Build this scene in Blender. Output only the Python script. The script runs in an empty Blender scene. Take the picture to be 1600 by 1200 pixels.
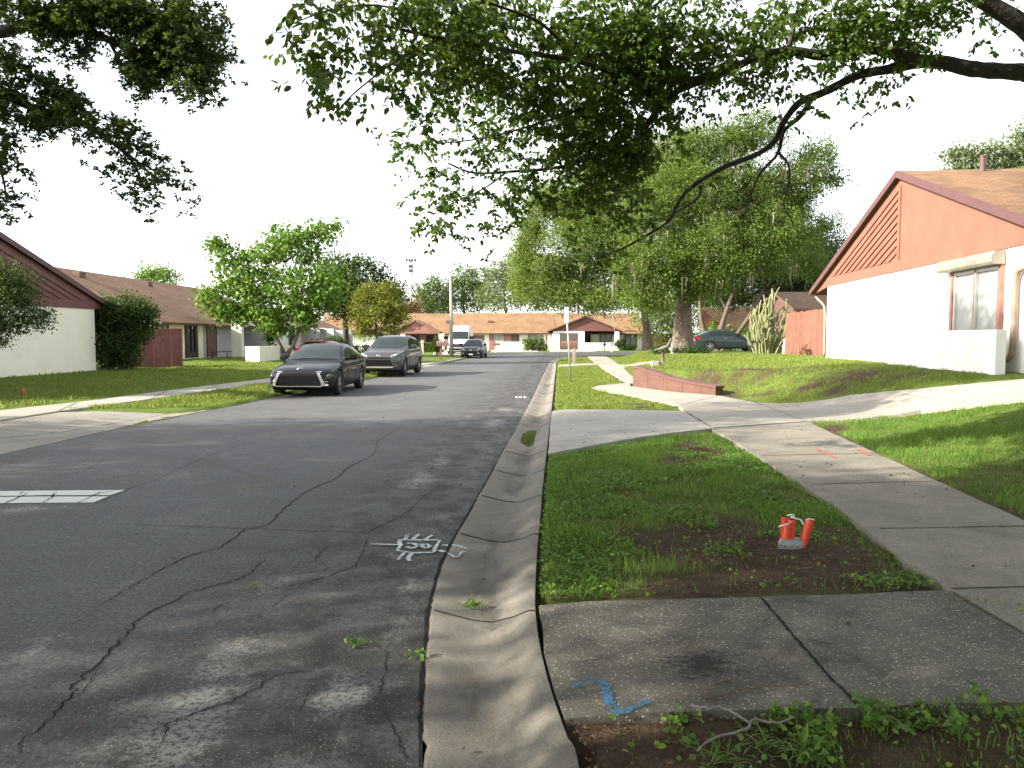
import bpy, bmesh, math, random
import numpy as np
from mathutils import Vector, Matrix

random.seed(7)
RNG = np.random.default_rng(11)
SC = bpy.context.scene
COL = SC.collection
R = math.radians

# ------------------------------------------------------------------ camera maths
CAM_H = 1.6
F = 1200.0
PITCH = math.atan(72 / F)
CP, SP = math.cos(PITCH), math.sin(PITCH)


def ray(px, py):
    u = (px - 800) / F
    v = (600 - py) / F
    return Vector((u, CP + v * SP, v * CP - SP))


def G(px, py, z=0.0):
    """point of the level z that the photograph shows at this pixel"""
    d = ray(px, py)
    t = (z - CAM_H) / d.z
    return Vector((d.x * t, d.y * t, z))


def D(px, py, Y):
    """point at distance Y ahead"""
    d = ray(px, py)
    t = Y / d.y
    return Vector((d.x * t, Y, CAM_H + d.z * t))


# ------------------------------------------------------------------ object helpers
def tag(o, label=None, cat=None, group=None, kind=None):
    if label: o['label'] = label
    if cat: o['category'] = cat
    if group: o['group'] = group
    if kind: o['kind'] = kind
    return o


def thing(name, label, cat, loc=(0, 0, 0), rotz=0.0, group=None):
    o = bpy.data.objects.new(name, None)
    o.empty_display_size = 0.2
    COL.objects.link(o)
    o.location = loc
    o.rotation_euler = (0, 0, rotz)
    return tag(o, label, cat, group)


def link(name, me, parent=None):
    o = bpy.data.objects.new(name, me)
    COL.objects.link(o)
    if parent is not None:
        o.parent = parent
    return o


def copy_tree(o, parent=None):
    c = o.copy()
    COL.objects.link(c)
    if parent is not None:
        c.parent = parent
    for ch in [k for k in bpy.data.objects if k.parent == o]:
        copy_tree(ch, c)
    return c


def np_mesh(name, V, Fc, mats, parent=None, smooth=False, mi=None):
    V = np.asarray(V, dtype=np.float32)
    Fc = np.asarray(Fc, dtype=np.int32)
    k = Fc.shape[1]
    me = bpy.data.meshes.new(name)
    me.vertices.add(len(V))
    me.vertices.foreach_set('co', V.ravel())
    me.loops.add(Fc.size)
    me.loops.foreach_set('vertex_index', Fc.ravel())
    me.polygons.add(len(Fc))
    me.polygons.foreach_set('loop_start', np.arange(0, Fc.size, k, dtype=np.int32))
    if smooth:
        me.polygons.foreach_set('use_smooth', np.ones(len(Fc), dtype=bool))
    if mi is not None:
        me.polygons.foreach_set('material_index', np.asarray(mi, dtype=np.int32))
    for m in (mats if isinstance(mats, (list, tuple)) else [mats]):
        me.materials.append(m)
    me.update(calc_edges=True)
    return link(name, me, parent)


class MB:
    """collects shapes of one mesh"""

    def __init__(self):
        self.v, self.f, self.m = [], [], []

    def add(self, V, Fc, mi=0):
        b = len(self.v)
        self.v.extend([tuple(p) for p in V])
        self.f.extend([tuple(i + b for i in q) for q in Fc])
        self.m.extend([mi] * len(Fc))
        return self

    def box(self, x0, x1, y0, y1, z0, z1, mi=0, M=None):
        V = [(x0, y0, z0), (x1, y0, z0), (x1, y1, z0), (x0, y1, z0),
             (x0, y0, z1), (x1, y0, z1), (x1, y1, z1), (x0, y1, z1)]
        if M is not None:
            V = [M @ Vector(p) for p in V]
        Fc = [(0, 3, 2, 1), (4, 5, 6, 7), (0, 1, 5, 4), (1, 2, 6, 5), (2, 3, 7, 6), (3, 0, 4, 7)]
        return self.add(V, Fc, mi)

    def bbox(self, x0, x1, y0, y1, z0, z1, b=0.02, mi=0, M=None):
        """bevelled box"""
        bm = bmesh.new()
        bmesh.ops.create_cube(bm, size=1)
        bmesh.ops.scale(bm, vec=(x1 - x0, y1 - y0, z1 - z0), verts=bm.verts)
        bmesh.ops.translate(bm, vec=((x0 + x1) / 2, (y0 + y1) / 2, (z0 + z1) / 2), verts=bm.verts)
        bmesh.ops.bevel(bm, geom=bm.edges[:], offset=b, segments=2, profile=0.6, affect='EDGES')
        bm.verts.index_update()
        V = [(M @ v.co if M is not None else v.co.copy()) for v in bm.verts]
        Fc = [[v.index for v in f.verts] for f in bm.faces]
        bm.free()
        return self.add(V, Fc, mi)

    def prism(self, poly, axis, a0, a1, mi=0):
        """poly = 2D points, extruded along axis 'x','y' or 'z' from a0 to a1"""
        def p3(p, a):
            if axis == 'y': return (p[0], a, p[1])
            if axis == 'x': return (a, p[0], p[1])
            return (p[0], p[1], a)
        n = len(poly)
        V = [p3(p, a0) for p in poly] + [p3(p, a1) for p in poly]
        Fc = [tuple(range(n))[::-1], tuple(range(n, 2 * n))]
        for i in range(n):
            j = (i + 1) % n
            Fc.append((i, j, n + j, n + i))
        return self.add(V, Fc, mi)

    def tube(self, pts, radii, n=8, mi=0, cap=True):
        V, Fc = tube_arrays(pts, radii, n, cap)
        return self.add(V, Fc, mi)

    def lathe(self, prof, n=16, mi=0, M=None):
        """prof = (r,z) list"""
        V, Fc = [], []
        for r, z in prof:
            for k in range(n):
                a = 2 * math.pi * k / n
                V.append(Vector((r * math.cos(a), r * math.sin(a), z)))
        if M is not None:
            V = [M @ p for p in V]
        for i in range(len(prof) - 1):
            for k in range(n):
                k2 = (k + 1) % n
                Fc.append((i * n + k, i * n + k2, (i + 1) * n + k2, (i + 1) * n + k))
        Fc.append(tuple(range(n))[::-1])
        Fc.append(tuple(range((len(prof) - 1) * n, len(prof) * n)))
        return self.add(V, Fc, mi)

    def build(self, name, mats, parent=None, smooth=False, angle=None):
        me = bpy.data.meshes.new(name)
        me.from_pydata(self.v, [], self.f)
        for m in (mats if isinstance(mats, (list, tuple)) else [mats]):
            me.materials.append(m)
        me.polygons.foreach_set('material_index', self.m)
        if smooth:
            me.polygons.foreach_set('use_smooth', [True] * len(self.f))
        me.update()
        if angle is not None:
            me.set_sharp_from_angle(angle=R(angle))
        return link(name, me, parent)


def tube_arrays(pts, radii, n=8, cap=True):
    pts = [Vector(p) for p in pts]
    if not hasattr(radii, '__len__'):
        radii = [radii] * len(pts)
    V, Fc = [], []
    prev = None
    for i, p in enumerate(pts):
        t = (pts[min(i + 1, len(pts) - 1)] - pts[max(i - 1, 0)])
        if t.length < 1e-9: t = Vector((0, 0, 1))
        t.normalize()
        if prev is None:
            a = Vector((1, 0, 0)) if abs(t.x) < 0.8 else Vector((0, 1, 0))
            u = (a - t * a.dot(t)).normalized()
        else:
            u = prev - t * prev.dot(t)
            u = u.normalized() if u.length > 1e-6 else t.orthogonal().normalized()
        prev = u
        w = t.cross(u)
        for k in range(n):
            a = 2 * math.pi * k / n
            V.append(p + (u * math.cos(a) + w * math.sin(a)) * radii[i])
    for i in range(len(pts) - 1):
        for k in range(n):
            k2 = (k + 1) % n
            Fc.append((i * n + k, i * n + k2, (i + 1) * n + k2, (i + 1) * n + k))
    if cap:
        Fc.append(tuple(range(n))[::-1])
        Fc.append(tuple(range((len(pts) - 1) * n, len(pts) * n)))
    return V, Fc


def spline(pts, k=6):
    """Catmull-Rom through points"""
    P = [Vector(p) for p in pts]
    if len(P) < 3: k = max(k, 2)
    out = []
    for i in range(len(P) - 1):
        p0 = P[max(i - 1, 0)]; p1 = P[i]; p2 = P[i + 1]; p3 = P[min(i + 2, len(P) - 1)]
        for j in range(k):
            t = j / k
            out.append(0.5 * ((2 * p1) + (p2 - p0) * t + (2 * p0 - 5 * p1 + 4 * p2 - p3) * t * t + (3 * p1 - p0 - 3 * p2 + p3) * t ** 3))
    out.append(P[-1])
    return out


def lerp_list(a, n):
    return list(np.interp(np.linspace(0, 1, n), np.linspace(0, 1, len(a)), a))


# ------------------------------------------------------------------ numpy noise
_PERM = np.random.default_rng(5).random((256, 256))


def vnoise(x, y):
    x = np.asarray(x, float); y = np.asarray(y, float)
    xi = np.floor(x).astype(int); yi = np.floor(y).astype(int)
    fx = x - xi; fy = y - yi
    fx = fx * fx * (3 - 2 * fx); fy = fy * fy * (3 - 2 * fy)
    a = _PERM[xi & 255, yi & 255]; b = _PERM[(xi + 1) & 255, yi & 255]
    c = _PERM[xi & 255, (yi + 1) & 255]; d = _PERM[(xi + 1) & 255, (yi + 1) & 255]
    return (a * (1 - fx) + b * fx) * (1 - fy) + (c * (1 - fx) + d * fx) * fy


def fbm(x, y, o=3):
    s, a, t = 0, 0.5, 0
    for i in range(o):
        s = s + a * vnoise(np.asarray(x) * 2 ** i + 17 * i, np.asarray(y) * 2 ** i + 31 * i); t += a; a *= .5
    return s / t


def sstep(a, b, x):
    t = np.clip((np.asarray(x, float) - a) / (b - a), 0, 1)
    return t * t * (3 - 2 * t)


def in_poly(x, y, poly):
    x = np.asarray(x); y = np.asarray(y)
    c = np.zeros(x.shape, bool)
    n = len(poly)
    j = n - 1
    for i in range(n):
        xi, yi = poly[i][0], poly[i][1]; xj, yj = poly[j][0], poly[j][1]
        if yi != yj:
            c ^= ((yi > y) != (yj > y)) & (x < (xj - xi) * (y - yi) / (yj - yi) + xi)
        j = i
    return c


# ------------------------------------------------------------------ materials
def new_mat(name):
    m = bpy.data.materials.new(name)
    m.use_nodes = True
    nt = m.node_tree
    for n in list(nt.nodes): nt.nodes.remove(n)
    out = nt.nodes.new('ShaderNodeOutputMaterial')
    return m, nt, out


def N(nt, typ, **kw):
    n = nt.nodes.new(typ)
    for k, v in kw.items():
        if k.startswith('i_'):
            n.inputs[int(k[2:])].default_value = v
        else:
            setattr(n, k, v)
    return n


def ramp(nt, stops, interp='LINEAR'):
    n = nt.nodes.new('ShaderNodeValToRGB')
    n.color_ramp.interpolation = interp
    el = n.color_ramp.elements
    while len(el) < len(stops): el.new(0.5)
    for e, (p, c) in zip(el, stops):
        e.position = p
        e.color = c if len(c) == 4 else (*c, 1)
    return n


def mixc(nt, a, b, fac, mode='MIX'):
    n = nt.nodes.new('ShaderNodeMix')
    n.data_type = 'RGBA'; n.blend_type = mode
    for s, v in ((n.inputs[0], fac), (n.inputs[6], a), (n.inputs[7], b)):
        if hasattr(v, 'is_linked') or isinstance(v, bpy.types.NodeSocket):
            nt.links.new(v, s)
        elif isinstance(v, (int, float)):
            s.default_value = v
        else:
            s.default_value = (*v, 1) if len(v) == 3 else v
    return n.outputs[2]


def mth(nt, op, a, b=None, clamp=False):
    n = nt.nodes.new('ShaderNodeMath'); n.operation = op; n.use_clamp = clamp
    for s, v in ((n.inputs[0], a), (n.inputs[1], b)):
        if v is None: continue
        if isinstance(v, bpy.types.NodeSocket): nt.links.new(v, s)
        else: s.default_value = v
    return n.outputs[0]


def maprange(nt, v, a, b, c=0.0, d=1.0, smooth=True):
    n = nt.nodes.new('ShaderNodeMapRange')
    n.interpolation_type = 'SMOOTHSTEP' if smooth else 'LINEAR'
    nt.links.new(v, n.inputs[0])
    for i, x in enumerate((a, b, c, d)): n.inputs[i + 1].default_value = x
    return n.outputs[0]


def coords(nt, scale=(1, 1, 1), loc=(0, 0, 0), rot=(0, 0, 0)):
    tc = nt.nodes.new('ShaderNodeTexCoord')
    mp = nt.nodes.new('ShaderNodeMapping')
    mp.inputs['Scale'].default_value = scale
    mp.inputs['Location'].default_value = loc
    mp.inputs['Rotation'].default_value = rot
    nt.links.new(tc.outputs['Object'], mp.inputs[0])
    return mp.outputs[0]


def noise_tex(nt, vec, scale, detail=4, rough=0.55):
    n = nt.nodes.new('ShaderNodeTexNoise')
    nt.links.new(vec, n.inputs['Vector'])
    n.inputs['Scale'].default_value = scale
    n.inputs['Detail'].default_value = detail
    n.inputs['Roughness'].default_value = rough
    return n.outputs['Fac']


def bsdf(nt, out, col, rough=0.8, metal=0.0, spec=0.5, bump=None, bump_d=0.01, bump_s=0.5, coat=0.0):
    b = nt.nodes.new('ShaderNodeBsdfPrincipled')
    for key, v in (('Base Color', col), ('Roughness', rough), ('Metallic', metal), ('Specular IOR Level', spec), ('Coat Weight', coat)):
        s = b.inputs[key]
        if isinstance(v, bpy.types.NodeSocket): nt.links.new(v, s)
        elif isinstance(v, (int, float)): s.default_value = v
        else: s.default_value = (*v, 1)
    if bump is not None:
        bp = nt.nodes.new('ShaderNodeBump')
        bp.inputs['Strength'].default_value = bump_s
        bp.inputs['Distance'].default_value = bump_d
        nt.links.new(bump, bp.inputs['Height'])
        nt.links.new(bp.outputs[0], b.inputs['Normal'])
    nt.links.new(b.outputs[0], out.inputs[0])
    return b


def plain(name, col, rough=0.7, metal=0.0, var=0.18, scale=3.0, spec=0.5, bump=0.0, bscale=40, coat=0.0):
    """painted / solid surface with mottling and fine unevenness"""
    m, nt, out = new_mat(name)
    v = coords(nt)
    f = noise_tex(nt, v, scale, 5, 0.6)
    lo = tuple(max(0, c * (1 - var)) for c in col); hi = tuple(min(1, c * (1 + var)) for c in col)
    rp = ramp(nt, [(0.3, lo), (0.7, hi)])
    nt.links.new(f, rp.inputs[0])
    bf = noise_tex(nt, v, bscale, 3, 0.6) if bump else None
    bsdf(nt, out, rp.outputs[0], rough, metal, spec, bf, bump, 0.6, coat)
    return m


def leaf_mat(name, cols, trans=0.35, rough=0.45, tcol=None, spec=0.2):
    """leaf colours vary from leaf to leaf and over the crown; light passes through"""
    m, nt, out = new_mat(name)
    geo = nt.nodes.new('ShaderNodeNewGeometry')
    v = coords(nt)
    f = noise_tex(nt, v, 0.7, 3, 0.6)
    s = mth(nt, 'ADD', mth(nt, 'MULTIPLY', geo.outputs['Random Per Island'], 0.6), mth(nt, 'MULTIPLY', f, 0.5))
    rp = ramp(nt, [(0.15 + 0.7 * i / max(1, len(cols) - 1), c) for i, c in enumerate(cols)])
    nt.links.new(s, rp.inputs[0])
    b = nt.nodes.new('ShaderNodeBsdfPrincipled')
    nt.links.new(rp.outputs[0], b.inputs['Base Color'])
    b.inputs['Roughness'].default_value = rough
    b.inputs['Specular IOR Level'].default_value = spec
    t = nt.nodes.new('ShaderNodeBsdfTranslucent')
    tc = mixc(nt, rp.outputs[0], tcol or (0.22, 0.30, 0.03), 0.5)
    nt.links.new(tc, t.inputs[0])
    mx = nt.nodes.new('ShaderNodeMixShader')
    mx.inputs[0].default_value = trans
    nt.links.new(b.outputs[0], mx.inputs[1]); nt.links.new(t.outputs[0], mx.inputs[2])
    nt.links.new(mx.outputs[0], out.inputs[0])
    return m


M = {}
M['white_wall'] = plain('white_stucco', (0.78, 0.77, 0.73), 0.9, var=0.05, scale=1.2, bump=0.004, bscale=60)
M['cream_wall'] = plain('cream_stucco', (0.74, 0.72, 0.58), 0.9, var=0.06, scale=1.2, bump=0.004, bscale=60)
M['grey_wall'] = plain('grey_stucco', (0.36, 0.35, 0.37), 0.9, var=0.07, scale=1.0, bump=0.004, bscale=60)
M['block_wall'] = plain('painted_block', (0.70, 0.70, 0.66), 0.9, var=0.10, scale=1.6, bump=0.006, bscale=30)
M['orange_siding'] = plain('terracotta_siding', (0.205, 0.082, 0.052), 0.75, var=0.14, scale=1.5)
M['orange_trim'] = plain('terracotta_trim', (0.225, 0.09, 0.057), 0.7, var=0.08, scale=2)
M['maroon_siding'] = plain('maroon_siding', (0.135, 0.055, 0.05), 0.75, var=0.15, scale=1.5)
M['maroon_trim'] = plain('maroon_trim', (0.15, 0.06, 0.055), 0.7, var=0.1, scale=2)
M['far_siding'] = plain('rose_brown_siding', (0.26, 0.12, 0.10), 0.75, var=0.12, scale=1.5)
M['rake'] = plain('plum_brown_board', (0.095, 0.042, 0.042), 0.65, var=0.12, scale=3)
M['soffit'] = plain('brown_soffit', (0.11, 0.06, 0.045), 0.7)
M['dark_frame'] = plain('dark_brown_frame', (0.035, 0.022, 0.02), 0.5)
M['mauve_frame'] = plain('mauve_brown_frame', (0.30, 0.13, 0.10), 0.6)
M['beige_metal'] = plain('beige_shutter_metal', (0.22, 0.20, 0.155), 0.5, var=0.06)
M['alu'] = plain('aluminium', (0.55, 0.55, 0.54), 0.4, 0.6, var=0.08)
M['pipe_beige'] = plain('beige_pipe', (0.30, 0.20, 0.15), 0.5, var=0.08)
M['dark_pane'] = plain('dark_pane', (0.02, 0.022, 0.024), 0.08, var=0.3, spec=0.6)
M['pale_pane'] = plain('pane_with_blinds', (0.27, 0.29, 0.27), 0.15, var=0.12, scale=1.0, spec=0.5)
M['brown_door'] = plain('brown_door', (0.16, 0.075, 0.055), 0.6, var=0.08)
M['screen'] = plain('dark_screen', (0.085, 0.07, 0.06), 0.8, var=0.15)
M['fence_red'] = plain('red_brown_fence', (0.185, 0.075, 0.048), 0.8, var=0.3, scale=4, bump=0.003, bscale=25)
M['fence_dark'] = plain('dark_red_fence', (0.15, 0.055, 0.04), 0.8, var=0.22, scale=4, bump=0.003, bscale=25)
M['retain'] = plain('rust_painted_block', (0.105, 0.050, 0.034), 0.85, var=0.2, scale=3, bump=0.005, bscale=22)
M['retain_cap'] = plain('rust_cap', (0.11, 0.05, 0.042), 0.85, var=0.2, scale=4, bump=0.005, bscale=22)
M['bark'] = plain('bark_brown', (0.10, 0.075, 0.055), 0.9, var=0.4, scale=6, bump=0.03, bscale=14)
M['bark_pale'] = plain('bark_grey', (0.13, 0.10, 0.075), 0.9, var=0.4, scale=5, bump=0.03, bscale=10)
M['bark_dark'] = plain('bark_dark', (0.045, 0.038, 0.03), 0.9, var=0.4, scale=8, bump=0.02, bscale=18)
M['white_paint'] = plain('white_paint', (0.8, 0.8, 0.8), 0.5, var=0.04)
M['black_plastic'] = plain('black_plastic', (0.004, 0.004, 0.0045), 0.6, var=0.15, spec=0.12)
M['rubber'] = plain('tyre_rubber', (0.015, 0.015, 0.016), 0.8, var=0.2)
M['chrome'] = plain('chrome', (0.75, 0.76, 0.78), 0.15, 1.0, var=0.03)
M['rim'] = plain('rim_alloy', (0.45, 0.46, 0.48), 0.3, 0.9, var=0.06)
M['rim_dark'] = plain('rim_dark', (0.10, 0.10, 0.11), 0.35, 0.8, var=0.06)
M['lamp_glass'] = plain('headlight_lens', (0.35, 0.37, 0.4), 0.08, 0.3, var=0.2, scale=14)
M['red_lens'] = plain('red_lens', (0.35, 0.01, 0.02), 0.15)
M['car_glass'] = plain('car_glass', (0.020, 0.028, 0.027), 0.03, var=0.2, spec=0.5)
M['orange_tube'] = plain('orange_tube', (0.62, 0.055, 0.015), 0.4, var=0.08)
M['grey_wrap'] = plain('grey_wrap', (0.22, 0.23, 0.24), 0.6, var=0.2, scale=30)
M['white_string'] = plain('white_string', (0.75, 0.75, 0.78), 0.7)
M['wood_post'] = plain('weathered_wood', (0.26, 0.20, 0.14), 0.85, var=0.25, scale=8)
M['brown_wood'] = plain('brown_wood', (0.17, 0.075, 0.045), 0.8, var=0.25, scale=8)
M['cream_wood'] = plain('cream_wood', (0.66, 0.55, 0.42), 0.8, var=0.12, scale=8)
M['stone'] = plain('cast_stone', (0.30, 0.27, 0.24), 0.9, var=0.3, scale=9, bump=0.004)
M['concrete_grey'] = plain('pole_concrete', (0.42, 0.40, 0.34), 0.85, var=0.12, scale=5)
M['galv'] = plain('galvanised_post', (0.34, 0.34, 0.31), 0.5, 0.6, var=0.15, scale=10)
M['flag_orange'] = plain('orange_flag', (0.7, 0.10, 0.03), 0.6)
M['twig'] = plain('grey_twig', (0.17, 0.155, 0.14), 0.85, var=0.3, scale=20)
M['dry_stem'] = plain('dry_stem', (0.12, 0.065, 0.03), 0.85, var=0.2, scale=20)
M['dark_cloth'] = plain('dark_cover', (0.06, 0.055, 0.06), 0.8)

# foliage
M['leaf_over'] = leaf_mat('camphor_leaf', [(0.018, 0.040, 0.009), (0.042, 0.088, 0.014), (0.095, 0.165, 0.022)], 0.42, 0.4)
M['leaf_oak'] = leaf_mat('live_oak_leaf', [(0.018, 0.034, 0.010), (0.035, 0.06, 0.016), (0.06, 0.09, 0.022)], 0.28, 0.5)
M['leaf_mid'] = leaf_mat('mid_green_leaf', [(0.032, 0.060, 0.012), (0.078, 0.13, 0.022), (0.16, 0.22, 0.042)], 0.42, 0.5)
M['leaf_lit'] = leaf_mat('sunlit_oak_leaf', [(0.06, 0.10, 0.02), (0.12, 0.18, 0.032), (0.20, 0.26, 0.06)], 0.42, 0.5)  # lighter oak leaf: sunlight on the left crown put into its colour
M['leaf_bright'] = leaf_mat('bright_leaf', [(0.045, 0.10, 0.016), (0.10, 0.195, 0.026), (0.19, 0.30, 0.055)], 0.32, 0.45)
M['leaf_dark'] = leaf_mat('dark_leaf', [(0.012, 0.028, 0.008), (0.022, 0.05, 0.012), (0.045, 0.085, 0.018)], 0.25, 0.45)
M['leaf_yellow'] = leaf_mat('yellow_leaf', [(0.08, 0.10, 0.015), (0.15, 0.16, 0.02), (0.20, 0.19, 0.03)], 0.35, 0.5)
M['leaf_far'] = leaf_mat('far_leaf', [(0.05, 0.085, 0.03), (0.085, 0.13, 0.04), (0.13, 0.175, 0.06)], 0.3, 0.6)
M['leaf_pale'] = leaf_mat('pale_leaf', [(0.08, 0.11, 0.05), (0.13, 0.17, 0.075), (0.18, 0.21, 0.10)], 0.3, 0.6)
M['leaf_red'] = leaf_mat('rust_leaf', [(0.13, 0.05, 0.03), (0.18, 0.08, 0.05)], 0.3, 0.6, (0.25, 0.1, 0.04))
M['moss'] = leaf_mat('spanish_moss', [(0.15, 0.15, 0.10), (0.24, 0.23, 0.16)], 0.3, 0.9, (0.25, 0.24, 0.15))
M['grass_blade'] = leaf_mat('grass_blade', [(0.045, 0.105, 0.016), (0.095, 0.195, 0.03), (0.20, 0.30, 0.065)], 0.42, 0.5)
M['grass_lawn'] = leaf_mat('lawn_blade', [(0.085, 0.135, 0.022), (0.15, 0.205, 0.034), (0.25, 0.275, 0.075)], 0.40, 0.5)
M['clover'] = leaf_mat('clover_leaf', [(0.05, 0.12, 0.02), (0.09, 0.20, 0.03), (0.16, 0.26, 0.04)], 0.32, 0.5)
M['cactus'] = leaf_mat('cactus_skin', [(0.10, 0.075, 0.05), (0.14, 0.15, 0.06), (0.22, 0.22, 0.11), (0.30, 0.24, 0.17)], 0.02, 0.6)
M['litter'] = leaf_mat('dead_leaf', [(0.06, 0.03, 0.016), (0.10, 0.05, 0.024), (0.15, 0.09, 0.045)], 0.1, 0.7, (0.2, 0.1, 0.03))


def shingle(name, c1, c2, course=0.16):
    m, nt, out = new_mat(name)
    v = coords(nt)
    br = nt.nodes.new('ShaderNodeTexBrick')
    tc = nt.nodes.new('ShaderNodeTexCoord')
    nt.links.new(tc.outputs['UV'], br.inputs['Vector'])
    br.inputs['Scale'].default_value = 1.0
    br.inputs['Brick Width'].default_value = 0.33
    br.inputs['Row Height'].default_value = course
    br.inputs['Mortar Size'].default_value = 0.012
    br.inputs['Color1'].default_value = (0.75, 0.75, 0.75, 1)
    br.inputs['Color2'].default_value = (1.1, 1.1, 1.1, 1)
    br.inputs['Mortar'].default_value = (0.45, 0.45, 0.45, 1)
    f = noise_tex(nt, v, 0.55, 5, 0.62)
    rp = ramp(nt, [(0.3, c1), (0.7, c2)]); nt.links.new(f, rp.inputs[0])
    f2 = noise_tex(nt, v, 22, 3, 0.7)
    c = mixc(nt, rp.outputs[0], br.outputs['Color'], 0.8, 'MULTIPLY')
    c = mixc(nt, c, mixc(nt, (0.6, 0.6, 0.6), (1.3, 1.3, 1.3), f2), 0.7, 'MULTIPLY')
    bsdf(nt, out, c, 0.9, 0, 0.2, br.outputs['Fac'], -0.006, 0.6)
    return m


M['shingle'] = shingle('brown_shingle', (0.15, 0.088, 0.05), (0.27, 0.16, 0.09))
M['shingle_grey'] = shingle('taupe_shingle', (0.20, 0.118, 0.075), (0.30, 0.18, 0.11))
M['shingle_tan'] = shingle('tan_shingle', (0.205, 0.122, 0.068), (0.31, 0.19, 0.10))


def car_paint(name, col, metal=0.5, rough=0.3):
    m, nt, out = new_mat(name)
    v = coords(nt)
    f = noise_tex(nt, v, 700, 1, 0.5)
    c = mixc(nt, col, tuple(min(1, x * 1.5 + 0.01) for x in col), f)
    bsdf(nt, out, c, rough, metal, 0.12, coat=0.38).inputs['Coat Roughness'].default_value = 0.04
    return m


M['paint_black'] = car_paint('black_car_paint', (0.004, 0.0045, 0.006), 0.0, 0.5)
M['paint_grey'] = car_paint('grey_car_paint', (0.062, 0.064, 0.064), 0.4)
M['paint_navy'] = car_paint('dark_blue_grey_paint', (0.030, 0.034, 0.042), 0.5)
M['paint_white'] = car_paint('white_van_paint', (0.72, 0.73, 0.74), 0.0)
M['paint_red'] = car_paint('red_car_paint', (0.12, 0.004, 0.008), 0.1)
M['paint_green'] = car_paint('slate_green_paint', (0.026, 0.036, 0.040), 0.3)
# ------------------------------------------------------------------ terrain
GROWS = [(1200, 660, 905), (1150, 660, 886), (1100, 662, 868), (1050, 664, 853), (1000, 668, 842), (960, 671, 837), (930, 677, 836), (880, 692, 838),
         (840, 712, 841), (800, 735, 845), (760, 757, 848), (690, 795, 856), (645, 820, 861), (610, 838, 865), (590, 847, 867), (575, 855, 869), (565, 860, 870)]
GUT_L = [G(l, y, 0) for y, l, r in GROWS]
GUT_R = [G(r, y, 0.08) for y, l, r in GROWS]
GL = [(-0.42, -40), (-0.40, 1.5)] + [(p.x, p.y) for p in GUT_L]
GR = [(0.20, -40), (0.22, 1.5)] + [(p.x, p.y) for p in GUT_R]


def xg(y): return np.interp(y, [p[1] for p in GL], [p[0] for p in GL])
def xr(y): return np.interp(y, [p[1] for p in GR], [p[0] for p in GR])
def xl(y): return np.interp(y, [-60, 10.7, 20.2, 28.7, 42, 58, 70, 82], [-9.2, -7.15, -6.45, -5.65, -4.7, -3.6, -3.0, -2.7])
def xs(y): return np.interp(y, [-20, 6.3, 13.85, 17.5, 20.2, 23.3, 29, 53, 60], [3.6, 4.2, 5.3, 6.0, 5.4, 3.85, 4.6, 6.8, 7.5])
def wramp(y): return np.interp(y, [0, 14, 18, 19.6, 21, 23.3, 24.6, 29, 60], [5, 4.6, 3.6, 2.4, 1.5, 0.35, 1.3, 2.6, 3.2])


def hz(x, y):
    x = np.asarray(x, float); y = np.asarray(y, float)
    s = x - xr(y)
    right = 0.08 * sstep(-0.05, 0.05, s) + 0.03 * sstep(0, 1.6, s)
    rise = 0.60 * sstep(0, 1, (x - xs(y)) / wramp(y)) + 0.20 * sstep(6.5, 10.5, x) * (1 - sstep(30, 42, y))
    fade = sstep(61, 54, y) if False else 1 - sstep(54, 61, y)
    right = np.where(s > -0.05, right * (1 - sstep(60, 66, y)) + rise * fade, 0)
    l = xl(y) - x
    left = 0.08 * sstep(-0.03, 0.1, l) + 0.04 * sstep(0.2, 1.8, l) + 0.16 * sstep(3, 9, l) + 0.10 * sstep(9, 13, l)
    left = np.where(l > -0.05, left, 0)
    far = 0.10 * sstep(86, 90, y)
    left = left * (1 - sstep(64, 80, y) * 0.8)
    return np.maximum(np.where(x > (xl(y) + xr(y)) / 2, right, left), far)


def GT(px, py, off=0.0):
    """point of the terrain that the photograph shows at this pixel"""
    z = 0.1
    for _ in range(40):
        p = G(px, py, z)
        z = 0.6 * z + 0.4 * (float(hz(p.x, p.y)) + off)
    return G(px, py, z)


ROAD_EDGE_IN = [(3.05, 55), (3.5, 59), (4.6, 63), (6.6, 66), (10, 68), (60, 71)]
ROAD_EDGE_OUT = [(60, 88), (6, 86.5), (1, 86), (-1.4, 85), (-2.5, 82)]
ROAD_POLY = [(x, y) for x, y in GL] + ROAD_EDGE_IN + ROAD_EDGE_OUT + [(float(xl(y)), y) for y in (70, 58, 50, 42, 36, 32, 28.7, 24, 20.2, 15, 10.7, 5, 0, -10, -40)]
PAVED = [(x, y) for x, y in GR] + [(3.3, 55), (3.8, 59), (4.9, 62.7), (6.8, 65.5), (10.1, 67.4), (60, 70)] + ROAD_POLY[len(GL) + len(ROAD_EDGE_IN):]

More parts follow.
